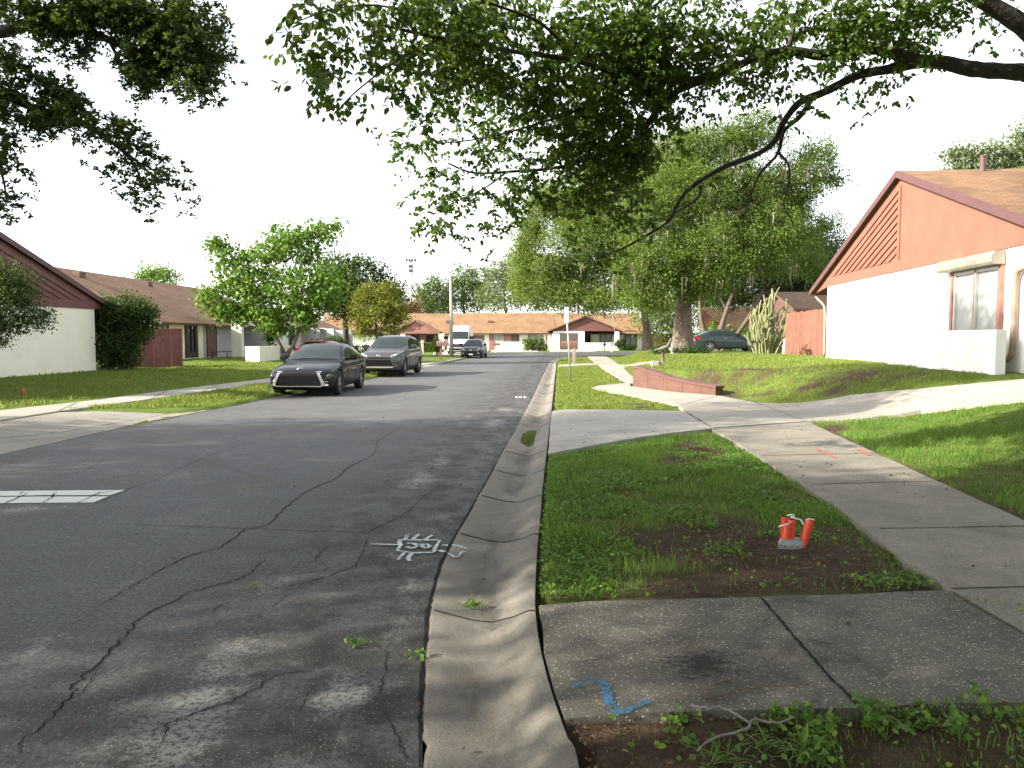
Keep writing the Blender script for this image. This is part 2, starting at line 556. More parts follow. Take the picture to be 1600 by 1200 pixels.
# bare earth: where the grass has worn away
SOIL = [(1150, 850, .6, .9, 1), (1270, 880, .75, .75, 1), (1010, 840, .40, .6, .9), (1380, 905, .45, .35, 1), (1180, 910, .7, .3, 1), (1290, 830, .25, .5, .8), (1090, 705, .32, .9, 1), (1060, 725, .25, .7, .9), (930, 930, .5, .2, .6),
        (1120, 930, .5, .25, .7), (1000, 632, .5, 1.0, .8), (950, 636, .5, .6, .5), (1100, 590, 1.3, 2.0, .74), (1200, 590, 1.6, 1.5, .78), (1320, 585, 1.6, 1.2, .72), (1430, 582, 1.4, 1.0, .68), (1180, 615, .8, .5, .6),
        (1050, 575, .9, 1.2, .5), (1330, 655, .5, .35, .9), (1300, 668, .35, .5, .8), (250, 600, 1.2, .5, .5), (1250, 550, 1.2, 2.0, .9), (1070, 556, 1.5, 2, .7),
        (930, 1170, .4, .3, 1), (1050, 1150, .6, .2, 1), (1150, 1135, .5, .1, 1), (1000, 1190, .4, .1, .7), (1250, 1190, .5, .08, .5), (1400, 1130, .6, .1, .6)]
_S = [(*GT(a, b)[:2], rx, ry, w) for a, b, rx, ry, w in SOIL]


def soil(x, y):
    x = np.asarray(x, float); y = np.asarray(y, float)
    n = fbm(x * 2.3 + 5, y * 2.3, 4)
    m = np.zeros_like(x)
    for cx, cy, rx, ry, w in _S:
        d = ((x - cx) / rx) ** 2 + ((y - cy) / ry) ** 2
        m = np.maximum(m, w * np.exp(-d * 0.7))
    s = x - xr(y)
    edge = np.exp(-np.maximum(0, s) / 0.07) * (s > 0) * 0.8            # worn strip along the kerb
    e2 = np.exp(-np.abs(x - xs(y)) / 0.16) * (y < 16) * 0.7
    m = np.maximum(m, np.maximum(edge, e2))
    return np.clip(sstep(0.32, 0.72, m * 0.95 + (n - 0.5) * 0.85), 0, 1)


def axis_steps(parts):
    out = []
    for a, b, st in parts:
        n = max(1, int(round((b - a) / st)))
        out += list(np.linspace(a, b, n, endpoint=False))
    out.append(parts[-1][1])
    return np.array(out)


GX = axis_steps([(-900, -120, 60), (-120, -30, 6), (-30, -10, 0.6), (-10, -3, 0.14), (-3, 0, 0.3), (0, 8, 0.11), (8, 16, 0.3), (16, 40, 1.2), (40, 120, 6), (120, 900, 60)])
GY = axis_steps([(-300, -60, 40), (-60, -6, 4), (-6, 2, 0.8), (2, 26, 0.12), (26, 62, 0.35), (62, 100, 1.0), (100, 200, 8), (200, 1500, 100)])
XX, YY = np.meshgrid(GX, GY)
ZZ = hz(XX, YY)
paved = in_poly(XX.ravel(), YY.ravel(), PAVED).reshape(XX.shape)
lump = (fbm(XX * 1.7, YY * 1.7, 3) - 0.5) * 0.05 + (fbm(XX * 9, YY * 9, 2) - 0.6) * 0.035 * (YY < 30)
ZZ = np.where(paved, -0.07, ZZ - 0.012 + np.where((YY < 90) & (np.abs(XX) < 30), np.minimum(lump, 0.015), 0))
nx, ny = len(GX), len(GY)
idx = np.arange(nx * ny).reshape(ny, nx)
Q = np.stack([idx[:-1, :-1], idx[:-1, 1:], idx[1:, 1:], idx[1:, :-1]], -1).reshape(-1, 4)


def ground_material():
    m, nt, out = new_mat('lawn_and_soil')
    at = nt.nodes.new('ShaderNodeAttribute'); at.attribute_name = 'soil'
    v = coords(nt)
    f1 = noise_tex(nt, v, 0.8, 5, 0.6); f2 = noise_tex(nt, v, 9, 5, 0.7); f3 = noise_tex(nt, v, 60, 3, 0.7)
    g = ramp(nt, [(0.25, (0.055, 0.09, 0.015)), (0.5, (0.095, 0.14, 0.022)), (0.75, (0.16, 0.18, 0.04))])
    nt.links.new(mth(nt, 'ADD', mth(nt, 'MULTIPLY', f1, 0.5), mth(nt, 'MULTIPLY', f2, 0.5)), g.inputs[0])
    d = ramp(nt, [(0.3, (0.028, 0.018, 0.011)), (0.5, (0.062, 0.040, 0.026)), (0.72, (0.13, 0.085, 0.055))])
    nt.links.new(mth(nt, 'ADD', mth(nt, 'MULTIPLY', f2, 0.55), mth(nt, 'MULTIPLY', f3, 0.45)), d.inputs[0])
    c = mixc(nt, g.outputs[0], d.outputs[0], at.outputs['Fac'])
    h = mth(nt, 'ADD', f3, mth(nt, 'MULTIPLY', f2, 1.5))
    bsdf(nt, out, c, 0.95, 0, 0.15, h, 0.02, 0.8)
    return m


M['ground'] = ground_material()
ground = np_mesh('ground', np.stack([XX.ravel(), YY.ravel(), ZZ.ravel()], 1), Q, M['ground'], smooth=True)
sa = ground.data.attributes.new('soil', 'FLOAT', 'POINT')
sv = soil(XX.ravel(), YY.ravel())
near = ((XX.ravel() > 0) & (YY.ravel() < 30) & (YY.ravel() > 0))
sv = np.where((YY.ravel() < 3.75) & (XX.ravel() > 0) & (XX.ravel() < 2.6), np.maximum(sv, 0.93 + 0.07 * fbm(XX.ravel() * 3, YY.ravel() * 3)), sv)
sv = np.where(near, np.maximum(sv, 0.55 * (YY.ravel() < 9)), sv)      # thin turf: earth shows between the blades close by
sa.data.foreach_set('value', sv.astype(np.float32))
tag(ground, kind='structure')


# ------------------------------------------------------------------ paved sheets
def asphalt():
    m, nt, out = new_mat('worn_asphalt')
    v = coords(nt)
    sx = nt.nodes.new('ShaderNodeSeparateXYZ'); nt.links.new(v, sx.inputs[0])
    u = mth(nt, 'SUBTRACT', sx.outputs[0], mth(nt, 'MULTIPLY', sx.outputs[1], 0.062))   # metres across the road, 0.7 m left of the gutter is -1.4
    big = noise_tex(nt, v, 0.55, 5, 0.6)
    mid = noise_tex(nt, v, 3.0, 6, 0.65)
    fine = noise_tex(nt, v, 34, 4, 0.8)
    vo = nt.nodes.new('ShaderNodeTexVoronoi'); nt.links.new(v, vo.inputs['Vector']); vo.inputs['Scale'].default_value = 115
    base = ramp(nt, [(0.3, (0.062, 0.062, 0.063)), (0.55, (0.095, 0.095, 0.095)), (0.75, (0.132, 0.130, 0.125))])
    nt.links.new(mth(nt, 'ADD', mth(nt, 'MULTIPLY', big, 0.6), mth(nt, 'MULTIPLY', mid, 0.4)), base.inputs[0])
    c = base.outputs[0]
    c = mixc(nt, c, mixc(nt, (0.45, 0.45, 0.45), (1.5, 1.5, 1.5), maprange(nt, fine, 0.34, 0.66)), 0.8, 'MULTIPLY')
    br = noise_tex(nt, coords(nt, (1, 1, 1), (9, 3, 0)), 1.1, 6, 0.7)
    c = mixc(nt, c, (0.085, 0.074, 0.056), mth(nt, 'MULTIPLY', maprange(nt, br, 0.5, 0.68), 0.55))
    # damp, mouldy margin beside the gutter
    near = maprange(nt, u, -3.3, -1.1)
    damp = mth(nt, 'MULTIPLY', near, maprange(nt, mid, 0.35, 0.62), True)
    c = mixc(nt, c, (0.016, 0.014, 0.011), mth(nt, 'MULTIPLY', damp, 0.85))
    # worn streak where the binder has gone
    w1 = mth(nt, 'MULTIPLY', maprange(nt, u, -2.25, -1.85), maprange(nt, u, -1.35, -1.75))
    n2 = noise_tex(nt, coords(nt, (1, 0.45, 1), (3.1, 0.7, 0)), 2.6, 6, 0.7)
    worn = mth(nt, 'MULTIPLY', w1, maprange(nt, n2, 0.50, 0.66), True)
    n3 = noise_tex(nt, coords(nt, (1, 0.4, 1), (7.7, 2.7, 0)), 2.0, 6, 0.75)
    w2 = mth(nt, 'MULTIPLY', maprange(nt, u, -5.2, -4.4), maprange(nt, u, -3.4, -4.0))
    worn2 = mth(nt, 'MULTIPLY', w2, maprange(nt, n3, 0.58, 0.68), True)
    w3 = mth(nt, 'MULTIPLY', maprange(nt, u, -1.25, -1.0), maprange(nt, u, -0.75, -0.9))
    worn3 = mth(nt, 'MULTIPLY', w3, maprange(nt, n3, 0.5, 0.62), True)
    wsum = mth(nt, 'ADD', mth(nt, 'ADD', worn, mth(nt, 'MULTIPLY', worn2, 0.8)), worn3, True)
    wsum = mth(nt, 'MULTIPLY', wsum, maprange(nt, fine, 0.38, 0.55), True)
    c = mixc(nt, c, (0.20, 0.19, 0.175), mth(nt, 'MULTIPLY', wsum, 0.6))
    # patches where the top layer has scoured away to pale stone
    pn = noise_tex(nt, coords(nt, (1, 1, 1), (2.2, 6.1, 0)), 5.5, 7, 0.8)
    acc = None
    for qx, qy, r_, el, st_ in ((300, 1120, .34, .38, 1.0), (345, 1040, .26, .4, .9), (530, 1085, .26, .6, 1.0), (265, 1180, .3, .4, 1.0), (640, 915, .15, .45, .9), (615, 870, .2, .8, .7), (655, 750, .4, .35, .9), (690, 722, .35, .4, .8), (770, 662, .55, .3, .9), (790, 640, .5, .4, .8), (185, 920, .22, .4, .6), (60, 1010, .3, .4, .6), (40, 795, .5, .8, .8), (100, 792, .4, .8, .6), (820, 618, .5, .5, .6)):
        g_ = G(qx, qy)
        d_ = nt.nodes.new('ShaderNodeVectorMath'); d_.operation = 'DISTANCE'
        nt.links.new(coords(nt, (1, el, 0)), d_.inputs[0]); d_.inputs[1].default_value = (g_.x, g_.y * el, 0)
        k_ = mth(nt, 'MULTIPLY', maprange(nt, d_.outputs['Value'], 0.0, r_, 1.0, 0.0, False), st_)
        acc = k_ if acc is None else mth(nt, 'MAXIMUM', acc, k_)
    pm_ = maprange(nt, mth(nt, 'SUBTRACT', mth(nt, 'ADD', acc, 0.56), mth(nt, 'MULTIPLY', pn, 1.9)), 0.0, 0.5)
    c = mixc(nt, c, (0.29, 0.28, 0.255), mth(nt, 'MULTIPLY', mth(nt, 'MULTIPLY', pm_, maprange(nt, fine, 0.38, 0.56)), 0.8))
    # pale stones of the aggregate, thick where the surface has scoured
    vsep = nt.nodes.new('ShaderNodeSeparateColor'); nt.links.new(vo.outputs['Color'], vsep.inputs[0])
    vcol = mth(nt, 'ADD', vsep.outputs[0], mth(nt, 'ADD', mth(nt, 'MULTIPLY', pm_, 0.55), mth(nt, 'MULTIPLY', wsum, 0.4)))
    pick = maprange(nt, vcol, 0.74, 0.86)
    chip = mth(nt, 'MULTIPLY', maprange(nt, vo.outputs['Distance'], 0.50, 0.24), pick)
    c = mixc(nt, c, (0.44, 0.42, 0.37), mth(nt, 'MULTIPLY', chip, mth(nt, 'ADD', mth(nt, 'MULTIPLY', mth(nt, 'POWER', vsep.outputs[1], 2.5), 0.75), 0.10)))
    h = mth(nt, 'ADD', mth(nt, 'MULTIPLY', chip, 0.6), mth(nt, 'ADD', fine, mth(nt, 'MULTIPLY', mid, 2.0)))
    bsdf(nt, out, c, 0.8, 0, 0.35, h, 0.008, 0.8)
    return m


def concrete(name, lo, hi, speck=0.5, dark=0.5, sc=1.0, stain=None):
    m, nt, out = new_mat(name)
    v = coords(nt)
    big = noise_tex(nt, v, 0.9 * sc, 5, 0.65); mid = noise_tex(nt, v, 5 * sc, 6, 0.7); fine = noise_tex(nt, v, 70, 3, 0.7)
    base = ramp(nt, [(0.3, lo), (0.7, hi)])
    nt.links.new(mth(nt, 'ADD', mth(nt, 'MULTIPLY', big, 0.55), mth(nt, 'MULTIPLY', mid, 0.45)), base.inputs[0])
    vo = nt.nodes.new('ShaderNodeTexVoronoi'); nt.links.new(v, vo.inputs['Vector']); vo.inputs['Scale'].default_value = 82
    vsep = nt.nodes.new('ShaderNodeSeparateColor'); nt.links.new(vo.outputs['Color'], vsep.inputs[0])
    chip = mth(nt, 'MULTIPLY', maprange(nt, vo.outputs['Distance'], 0.44, 0.24), maprange(nt, mth(nt, 'ADD', vsep.outputs[0], mth(nt, 'MULTIPLY', mid, 0.9)), 0.95, 1.08))
    chip = mth(nt, 'MULTIPLY', chip, mth(nt, 'ADD', mth(nt, 'MULTIPLY', mth(nt, 'POWER', vsep.outputs[1], 2.0), 0.8), 0.15))
    c = mixc(nt, base.outputs[0], (0.62, 0.59, 0.53), mth(nt, 'MULTIPLY', chip, speck))
    c = mixc(nt, c, mixc(nt, (0.7, 0.7, 0.7), (1.25, 1.25, 1.25), maprange(nt, fine, 0.36, 0.64)), 0.5, 'MULTIPLY')
    st = noise_tex(nt, coords(nt, (1, 1, 1), (4.2, 9.1, 0)), 1.3 * sc, 7, 0.72)
    c = mixc(nt, c, tuple(x * 0.28 for x in lo), mth(nt, 'MULTIPLY', maprange(nt, st, 0.50, 0.72), dark))
    if stain:
        st = noise_tex(nt, coords(nt, (1, 2.2, 1)), 14, 5, 0.75)
        px_, py_, r_ = stain
        d_ = nt.nodes.new('ShaderNodeVectorMath'); d_.operation = 'DISTANCE'
        nt.links.new(coords(nt, (1, 1, 0)), d_.inputs[0]); d_.inputs[1].default_value = (px_, py_, 0)
        k_ = maprange(nt, d_.outputs['Value'], 0.0, r_, 1.0, 0.0, False)
        sn = noise_tex(nt, coords(nt, (1, 1.6, 1), (1.7, 0.4, 0)), 22, 6, 0.8)
        k2 = maprange(nt, mth(nt, 'ADD', mth(nt, 'MULTIPLY', k_, 0.42), sn), 0.74, 0.86)
        c = mixc(nt, c, (0.030, 0.024, 0.019), mth(nt, 'MULTIPLY', k_, 0.55))
        c = mixc(nt, c, (0.010, 0.007, 0.006), mth(nt, 'MULTIPLY', k2, 0.9))
    bsdf(nt, out, c, 0.88, 0, 0.3, mth(nt, 'ADD', fine, mth(nt, 'MULTIPLY', mid, 1.5)), 0.006, 0.7)
    return m


M['asphalt'] = asphalt()
M['crack'] = plain('crack_gap', (0.016, 0.015, 0.014), 0.95, var=0.4, scale=30, spec=0.1)
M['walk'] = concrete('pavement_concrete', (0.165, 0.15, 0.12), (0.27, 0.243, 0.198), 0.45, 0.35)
M['walk_far'] = concrete('pavement_concrete_pale', (0.25, 0.23, 0.195), (0.36, 0.33, 0.28), 0.3, 0.3)  # paler copy of the pavement concrete
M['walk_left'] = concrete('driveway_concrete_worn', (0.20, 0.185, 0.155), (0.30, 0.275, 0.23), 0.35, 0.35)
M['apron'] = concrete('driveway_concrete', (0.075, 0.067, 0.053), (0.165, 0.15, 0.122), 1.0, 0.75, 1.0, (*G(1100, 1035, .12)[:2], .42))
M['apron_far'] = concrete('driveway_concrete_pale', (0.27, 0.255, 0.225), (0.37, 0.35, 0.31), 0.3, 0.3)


def gutter_mat():
    m, nt, out = new_mat('gutter_concrete')
    v = coords(nt)
    uv = nt.nodes.new('ShaderNodeUVMap')
    sx = nt.nodes.new('ShaderNodeSeparateXYZ'); nt.links.new(uv.outputs[0], sx.inputs[0])
    u = sx.outputs[0]
    big = noise_tex(nt, v, 1.6, 5, 0.65); mid = noise_tex(nt, v, 7, 6, 0.7); fine = noise_tex(nt, v, 80, 3, 0.7)
    base = ramp(nt, [(0.3, (0.13, 0.117, 0.098)), (0.7, (0.225, 0.205, 0.172))])
    nt.links.new(mth(nt, 'ADD', mth(nt, 'MULTIPLY', big, 0.5), mth(nt, 'MULTIPLY', mid, 0.5)), base.inputs[0])
    c = mixc(nt, base.outputs[0], mixc(nt, (0.7, 0.7, 0.7), (1.25, 1.25, 1.25), maprange(nt, fine, 0.36, 0.64)), 0.5, 'MULTIPLY')
    # water line: dirt settles in the trough
    tr = mth(nt, 'MULTIPLY', maprange(nt, u, 0.18, 0.5), maprange(nt, u, 0.85, 0.6))
    n = noise_tex(nt, coords(nt, (1, 0.35, 1)), 2.2, 6, 0.7)
    c = mixc(nt, c, (0.06, 0.052, 0.042), mth(nt, 'MULTIPLY', mth(nt, 'MULTIPLY', tr, maprange(nt, n, 0.42, 0.62)), 0.75))
    spots = noise_tex(nt, coords(nt, (1, 0.6, 1), (2, 5, 0)), 4.5, 5, 0.7)
    c = mixc(nt, c, (0.045, 0.035, 0.03), mth(nt, 'MULTIPLY', maprange(nt, spots, 0.64, 0.74), 0.7))
    bsdf(nt, out, c, 0.85, 0, 0.3, mth(nt, 'ADD', fine, mth(nt, 'MULTIPLY', mid, 1.5)), 0.005, 0.7)
    return m


M['gutter'] = gutter_mat()


def strip(mb, pts, w, mi, jit=0.0, sub=5, z=None, off=0.004, taper=True):
    """a ragged ribbon lying on the surface along pts"""
    P = []
    for i in range(len(pts) - 1):
        a, b = pts[i], pts[i + 1]
        for j in range(sub):
            P.append(a + (b - a) * (j / sub))
    P.append(pts[-1])
    n = len(P)
    V, Fc = [], []
    for i, p in enumerate(P):
        t = (P[min(i + 1, n - 1)] - P[max(i - 1, 0)]); t.z = 0
        t = t.normalized() if t.length > 1e-6 else Vector((1, 0, 0))
        s = Vector((-t.y, t.x, 0))
        q = p + s * random.uniform(-jit, jit)
        ww = w * random.uniform(0.55, 1.35) if jit else w
        if taper: ww *= min(1, 0.25 + 3.0 * min(i, n - 1 - i) / n)
        zz = (z if z is not None else q.z) + off
        V += [(q.x + s.x * ww / 2, q.y + s.y * ww / 2, zz), (q.x - s.x * ww / 2, q.y - s.y * ww / 2, zz)]
    for i in range(n - 1):
        Fc.append((2 * i, 2 * i + 1, 2 * i + 3, 2 * i + 2))
    mb.add(V, Fc, mi)


def fill(poly, maxlen=0.8, zf=None, skirt=0.12):
    """a sheet over the terrain inside poly with a skirt downwards -> V, F"""
    bm = bmesh.new()
    vs = [bm.verts.new((p[0], p[1], 0)) for p in poly]
    f = bm.faces.new(vs)
    if f.calc_area() == 0: pass
    f.normal_update()
    if f.normal.z < 0: f.normal_flip()
    bmesh.ops.triangulate(bm, faces=bm.faces[:])
    for _ in range(6):
        es = [e for e in bm.edges if e.calc_length() > maxlen]
        if not es or len(bm.faces) > 60000: break
        bmesh.ops.subdivide_edges(bm, edges=es, cuts=1)
        bmesh.ops.triangulate(bm, faces=bm.faces[:])
    for v in bm.verts:
        v.co.z = zf(v.co.x, v.co.y)
    if skirt:
        be = [e for e in bm.edges if e.is_boundary]
        ex = bmesh.ops.extrude_edge_only(bm, edges=be)
        for g in ex['geom']:
            if isinstance(g, bmesh.types.BMVert): g.co.z -= skirt
    bm.normal_update()
    bm.verts.index_update()
    V = [v.co.copy() for v in bm.verts]; Fc = [[v.index for v in f.verts] for f in bm.faces]
    bm.free()
    return V, Fc


def ragged(poly, amp=0.02, step=0.25):
    """break a polygon's straight edges up a little"""
    out = []
    for i in range(len(poly)):
        a = Vector(poly[i][:2]); b = Vector(poly[(i + 1) % len(poly)][:2])
        n = max(1, int((b - a).length / step))
        d = (b - a).normalized() if (b - a).length > 0 else Vector((1, 0))
        s = Vector((-d.y, d.x))
        for j in range(n):
            p = a + (b - a) * (j / n)
            if j: p = p + s * random.uniform(-amp, amp)
            out.append((p.x, p.y))
    return out


# road with its cracks
mb = MB()
V, Fc = fill(ROAD_POLY, 6.0, lambda x, y: 0.0, 0.0)
mb.add(V, Fc, 0)
CR = [
    ([(20, 1190), (30, 1165), (75, 1125), (117, 1082), (112, 1075), (145, 1042), (185, 1005), (215, 970), (295, 925), (350, 912), (385, 900), (412, 877), (407, 865)], .022),
    ([(150, 950), (175, 935), (235, 900), (285, 872), (345, 855), (385, 827), (415, 822), (450, 790), (480, 767), (530, 745), (540, 732), (585, 710), (590, 690), (625, 668), (640, 655)], .022),
    ([(50, 817), (200, 820), (350, 825), (490, 830), (575, 832), (630, 805), (665, 775), (700, 750)], .014),
    ([(245, 1175), (260, 1135), (300, 1115), (350, 1102), (400, 1077), (425, 1057), (515, 1042)], .018),
    ([(410, 925), (500, 905), (555, 885), (572, 850), (578, 836)], .015),
    ([(70, 817), (150, 787), (200, 765), (260, 742), (320, 715), (400, 688), (490, 662), (560, 640)], .013),
    ([(60, 753), (135, 735), (165, 717)], .013),
    ([(515, 887), (495, 875), (500, 862), (520, 850)], .014),
    ([(120, 1090), (130, 1080), (155, 1042)], .010), ([(185, 1005), (175, 1010), (140, 1020)], .010),
    ([(480, 767), (560, 775), (600, 760), (640, 765)], .009), ([(600, 760), (610, 745), (660, 738)], .009),
    ([(300, 715), (420, 752), (530, 745)], .007), ([(330, 958), (340, 948), (360, 945)], .008), ([(585, 1100), (600, 1060), (606, 1020), (590, 1010)], .012),
    ([(425, 950), (440, 935), (455, 928)], .012), ([(415, 1060), (410, 1055), (380, 1060)], .009), ([(462, 1130), (480, 1085), (488, 1075)], .008),
    ([(430, 905), (480, 895), (520, 892), (570, 880)], .010), ([(620, 905), (600, 880), (640, 850)], .008), ([(600, 1110), (625, 1160), (640, 1195)], .010),
]
for pts, w in CR:
    strip(mb, [G(a, b) for a, b in pts], w * 0.5, 1, jit=w * 0.8, sub=8, z=0.0)
# gap where the asphalt has shrunk from the gutter
strip(mb, [Vector((p.x - 0.012, p.y, 0)) for p in GUT_L[:12]], 0.022, 1, jit=0.005, sub=6, z=0.0)
road = mb.build('road', [M['asphalt'], M['crack']])
tag(road, kind='structure')

# gutter: shallow trough along the kerb, its far end turning into the side street
gl = spline([Vector((x, y, 0)) for x, y in [GL[1]] + GL[2:]] + [Vector((*p, 0)) for p in ROAD_EDGE_IN[1:5]], 6)
gr = spline([Vector((x, y, 0)) for x, y in [GR[1]] + GR[2:]] + [Vector((*p, 0)) for p in [(3.9, 59), (5.0, 62.7), (6.9, 65.5), (10.1, 67.4)]], 6)
prof = [(0, 0.000), (0.04, 0.008), (0.2, -0.006), (0.42, -0.022), (0.6, -0.018), (0.8, 0.030), (0.94, 0.078), (1.0, 0.080), (1.0, -0.1)]
V, Fc, UV = [], [], []
for i, (a, b) in enumerate(zip(gl, gr)):
    for u, z in prof:
        rag = (random.uniform(-0.007, 0.006) if (u < 0.02 and i < 75) else 0)
        V.append((a.x + (b.x - a.x) * u + rag, a.y + (b.y - a.y) * u, z)); UV.append((u, i))
k = len(prof)
for i in range(len(gl) - 1):
    for j in range(k - 1):
        Fc.append((i * k + j, i * k + j + 1, (i + 1) * k + j + 1, (i + 1) * k + j))
mb = MB(); mb.add(V, Fc, 0)
for py in (955, 835, 775, 735, 705, 662, 647, 628, 612, 600, 590, 582, 575):            # joints across it
    a = G(np.interp(py, [r[0] for r in GROWS][::-1], [r[1] for r in GROWS][::-1]), py); b = G(np.interp(py, [r[0] for r in GROWS][::-1], [r[2] for r in GROWS][::-1]), py, 0.08)
    pts = [(Vector((a.x + (b.x - a.x) * u, a.y + (b.y - a.y) * u, z))) for u, z in prof[1:8]]
    strip(mb, pts, 0.012 if py > 900 else 0.018, 1, jit=0.0, sub=1, off=0.004, taper=False)
gut = mb.build('gutter', [M['gutter'], M['crack']], smooth=True, angle=40)
uvl = gut.data.uv_layers.new(name='UVMap')
for lp in gut.data.loops:
    vi = lp.vertex_index
    uvl.data[lp.index].uv = UV[vi] if vi < len(UV) else (0, 0)
tag(gut, kind='structure')
# puddle lying in the trough
pm, nt, out = new_mat('still_water')
b = bsdf(nt, out, (0.03, 0.03, 0.028), 0.03, 0, 0.6)
b.inputs['Alpha'].default_value = 0.85
pc = G(829, 685, -0.02)
mb = MB()
V = [(pc.x + 0.03, pc.y, 0)] + [(pc.x + 0.03 + math.cos(a) * 0.20 * random.uniform(.9, 1.1) + math.sin(a) * 0.05, pc.y + math.sin(a) * 1.0 * random.uniform(.9, 1.08), 0) for a in [i * math.tau / 28 for i in range(28)]]
mb.add(V, [(0, i + 1, (i + 1) % 28 + 1) for i in range(28)])
pud = mb.build('puddle', pm); pud.location.z = -0.010
tag(pud, kind='structure')


SLABS = []


def slab(name, px, mat, off=0.02, maxlen=0.6, joints=(), kind='structure', amp=0.012, jw=0.014, world=None, zfun=None):
    zf = zfun or (lambda x, y: float(hz(x, y)) + off)
    poly = [GT(a, b, off)[:2] for a, b in px] if world is None else world
    poly = ragged(poly, amp); SLABS.append(poly)
    V, Fc = fill(poly, maxlen, zf)
    mb = MB(); mb.add(V, Fc, 0)
    for j in joints:
        pts = []
        for i in range(len(j) - 1):
            for t in range(6):
                q = (j[i][0] + (j[i + 1][0] - j[i][0]) * t / 6, j[i][1] + (j[i + 1][1] - j[i][1]) * t / 6)
                pts.append(GT(*q, off))
        pts.append(GT(*j[-1], off))
        strip(mb, pts, jw, 1, jit=0.004, sub=2, off=0.004, taper=False)
    o = mb.build(name, [mat, M['crack']])
    return tag(o, kind=kind)


# near driveway slab, pavement, cross slabs, far pavement
slab('driveway', [(842, 946), (1000, 938), (1150, 934), (1330, 929), (1476, 922), (1540, 958), (1600, 992), (1720, 1062), (1600, 1098), (1345, 1106), (1100, 1112), (884, 1123), (868, 1085), (850, 1020)], M['apron'], 0.022,
     joints=[[(1190, 935), (1245, 1000), (1300, 1062), (1342, 1104)]])
slab('pavement', None, M['walk'], 0.026, world=[tuple(GT(a, b, 0.026)[:2]) for a, b in [(1482, 917), (1430, 884), (1290, 781), (1200, 722), (1150, 690), (1112, 670), (1262, 659), (1420, 731), (1600, 813), (1700, 866)]] + [(3.72, 3.6), (3.5, 0), (3.1, -9), (1.75, -9), (2.15, 0), (2.42, 2.6)] + [tuple(GT(a, b, 0.026)[:2]) for a, b in [(1700, 1046), (1600, 985)]],
     joints=[[(1268, 757), (1462, 752)], [(1376, 826), (1620, 822)], [(1486, 920), (1700, 915)], [(1190, 712), (1372, 708)]])
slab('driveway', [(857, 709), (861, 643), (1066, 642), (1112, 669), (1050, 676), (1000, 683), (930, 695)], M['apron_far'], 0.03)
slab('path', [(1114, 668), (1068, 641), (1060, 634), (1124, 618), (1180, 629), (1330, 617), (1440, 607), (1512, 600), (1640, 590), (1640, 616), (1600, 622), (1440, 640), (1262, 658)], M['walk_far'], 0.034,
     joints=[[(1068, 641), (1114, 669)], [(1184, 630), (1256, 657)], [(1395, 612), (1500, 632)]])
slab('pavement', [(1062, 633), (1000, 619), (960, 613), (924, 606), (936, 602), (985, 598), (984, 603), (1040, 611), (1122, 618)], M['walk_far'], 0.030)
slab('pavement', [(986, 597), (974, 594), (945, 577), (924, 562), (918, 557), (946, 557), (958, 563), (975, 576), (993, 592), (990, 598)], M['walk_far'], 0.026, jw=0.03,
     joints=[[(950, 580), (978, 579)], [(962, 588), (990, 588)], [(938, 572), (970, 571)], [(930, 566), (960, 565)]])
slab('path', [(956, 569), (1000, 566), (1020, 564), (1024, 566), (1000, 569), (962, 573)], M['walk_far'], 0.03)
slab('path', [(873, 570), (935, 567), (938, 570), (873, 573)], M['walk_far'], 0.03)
# left side: driveway mouth, pavement behind the verge, far pavement
slab('driveway', [(-60, 722), (2, 708), (79, 691), (157, 673), (262, 649), (330, 638.5), (262, 641), (94, 643), (0, 657), (-120, 668), (-200, 700)], M['walk_left'], 0.02, zfun=lambda x, y: 0.008 + 0.115 * float(sstep(-0.1, 1.7, xl(y) - x)),
     joints=[[(-30, 688), (100, 675), (200, 658), (268, 646)]], jw=0.03)
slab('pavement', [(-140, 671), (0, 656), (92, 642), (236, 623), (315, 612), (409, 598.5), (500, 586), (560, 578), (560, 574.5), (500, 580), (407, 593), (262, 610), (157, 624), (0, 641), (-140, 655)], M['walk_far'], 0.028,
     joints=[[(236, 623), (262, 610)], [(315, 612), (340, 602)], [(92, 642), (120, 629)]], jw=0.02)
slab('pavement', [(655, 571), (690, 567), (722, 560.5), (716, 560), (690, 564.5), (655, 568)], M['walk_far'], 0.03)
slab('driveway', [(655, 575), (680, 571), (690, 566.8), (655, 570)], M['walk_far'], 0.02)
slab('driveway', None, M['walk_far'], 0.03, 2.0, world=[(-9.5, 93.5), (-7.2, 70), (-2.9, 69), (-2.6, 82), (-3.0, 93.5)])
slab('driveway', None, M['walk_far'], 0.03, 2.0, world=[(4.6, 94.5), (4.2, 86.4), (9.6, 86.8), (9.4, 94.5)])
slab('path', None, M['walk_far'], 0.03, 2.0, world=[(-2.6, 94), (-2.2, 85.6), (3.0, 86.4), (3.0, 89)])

# the earth lies lower under the paving
_co = np.empty(len(ground.data.vertices) * 3, np.float32); ground.data.vertices.foreach_get('co', _co); _co = _co.reshape(-1, 3)
_in = np.zeros(len(_co), bool)
for _p in SLABS: _in |= in_poly(_co[:, 0], _co[:, 1], _p)
_co[_in, 2] -= 0.06
ground.data.vertices.foreach_set('co', _co.ravel()); ground.data.update()
# ------------------------------------------------------------------ houses
def frame_rot(xdir):
    return math.atan2(xdir[1], xdir[0])


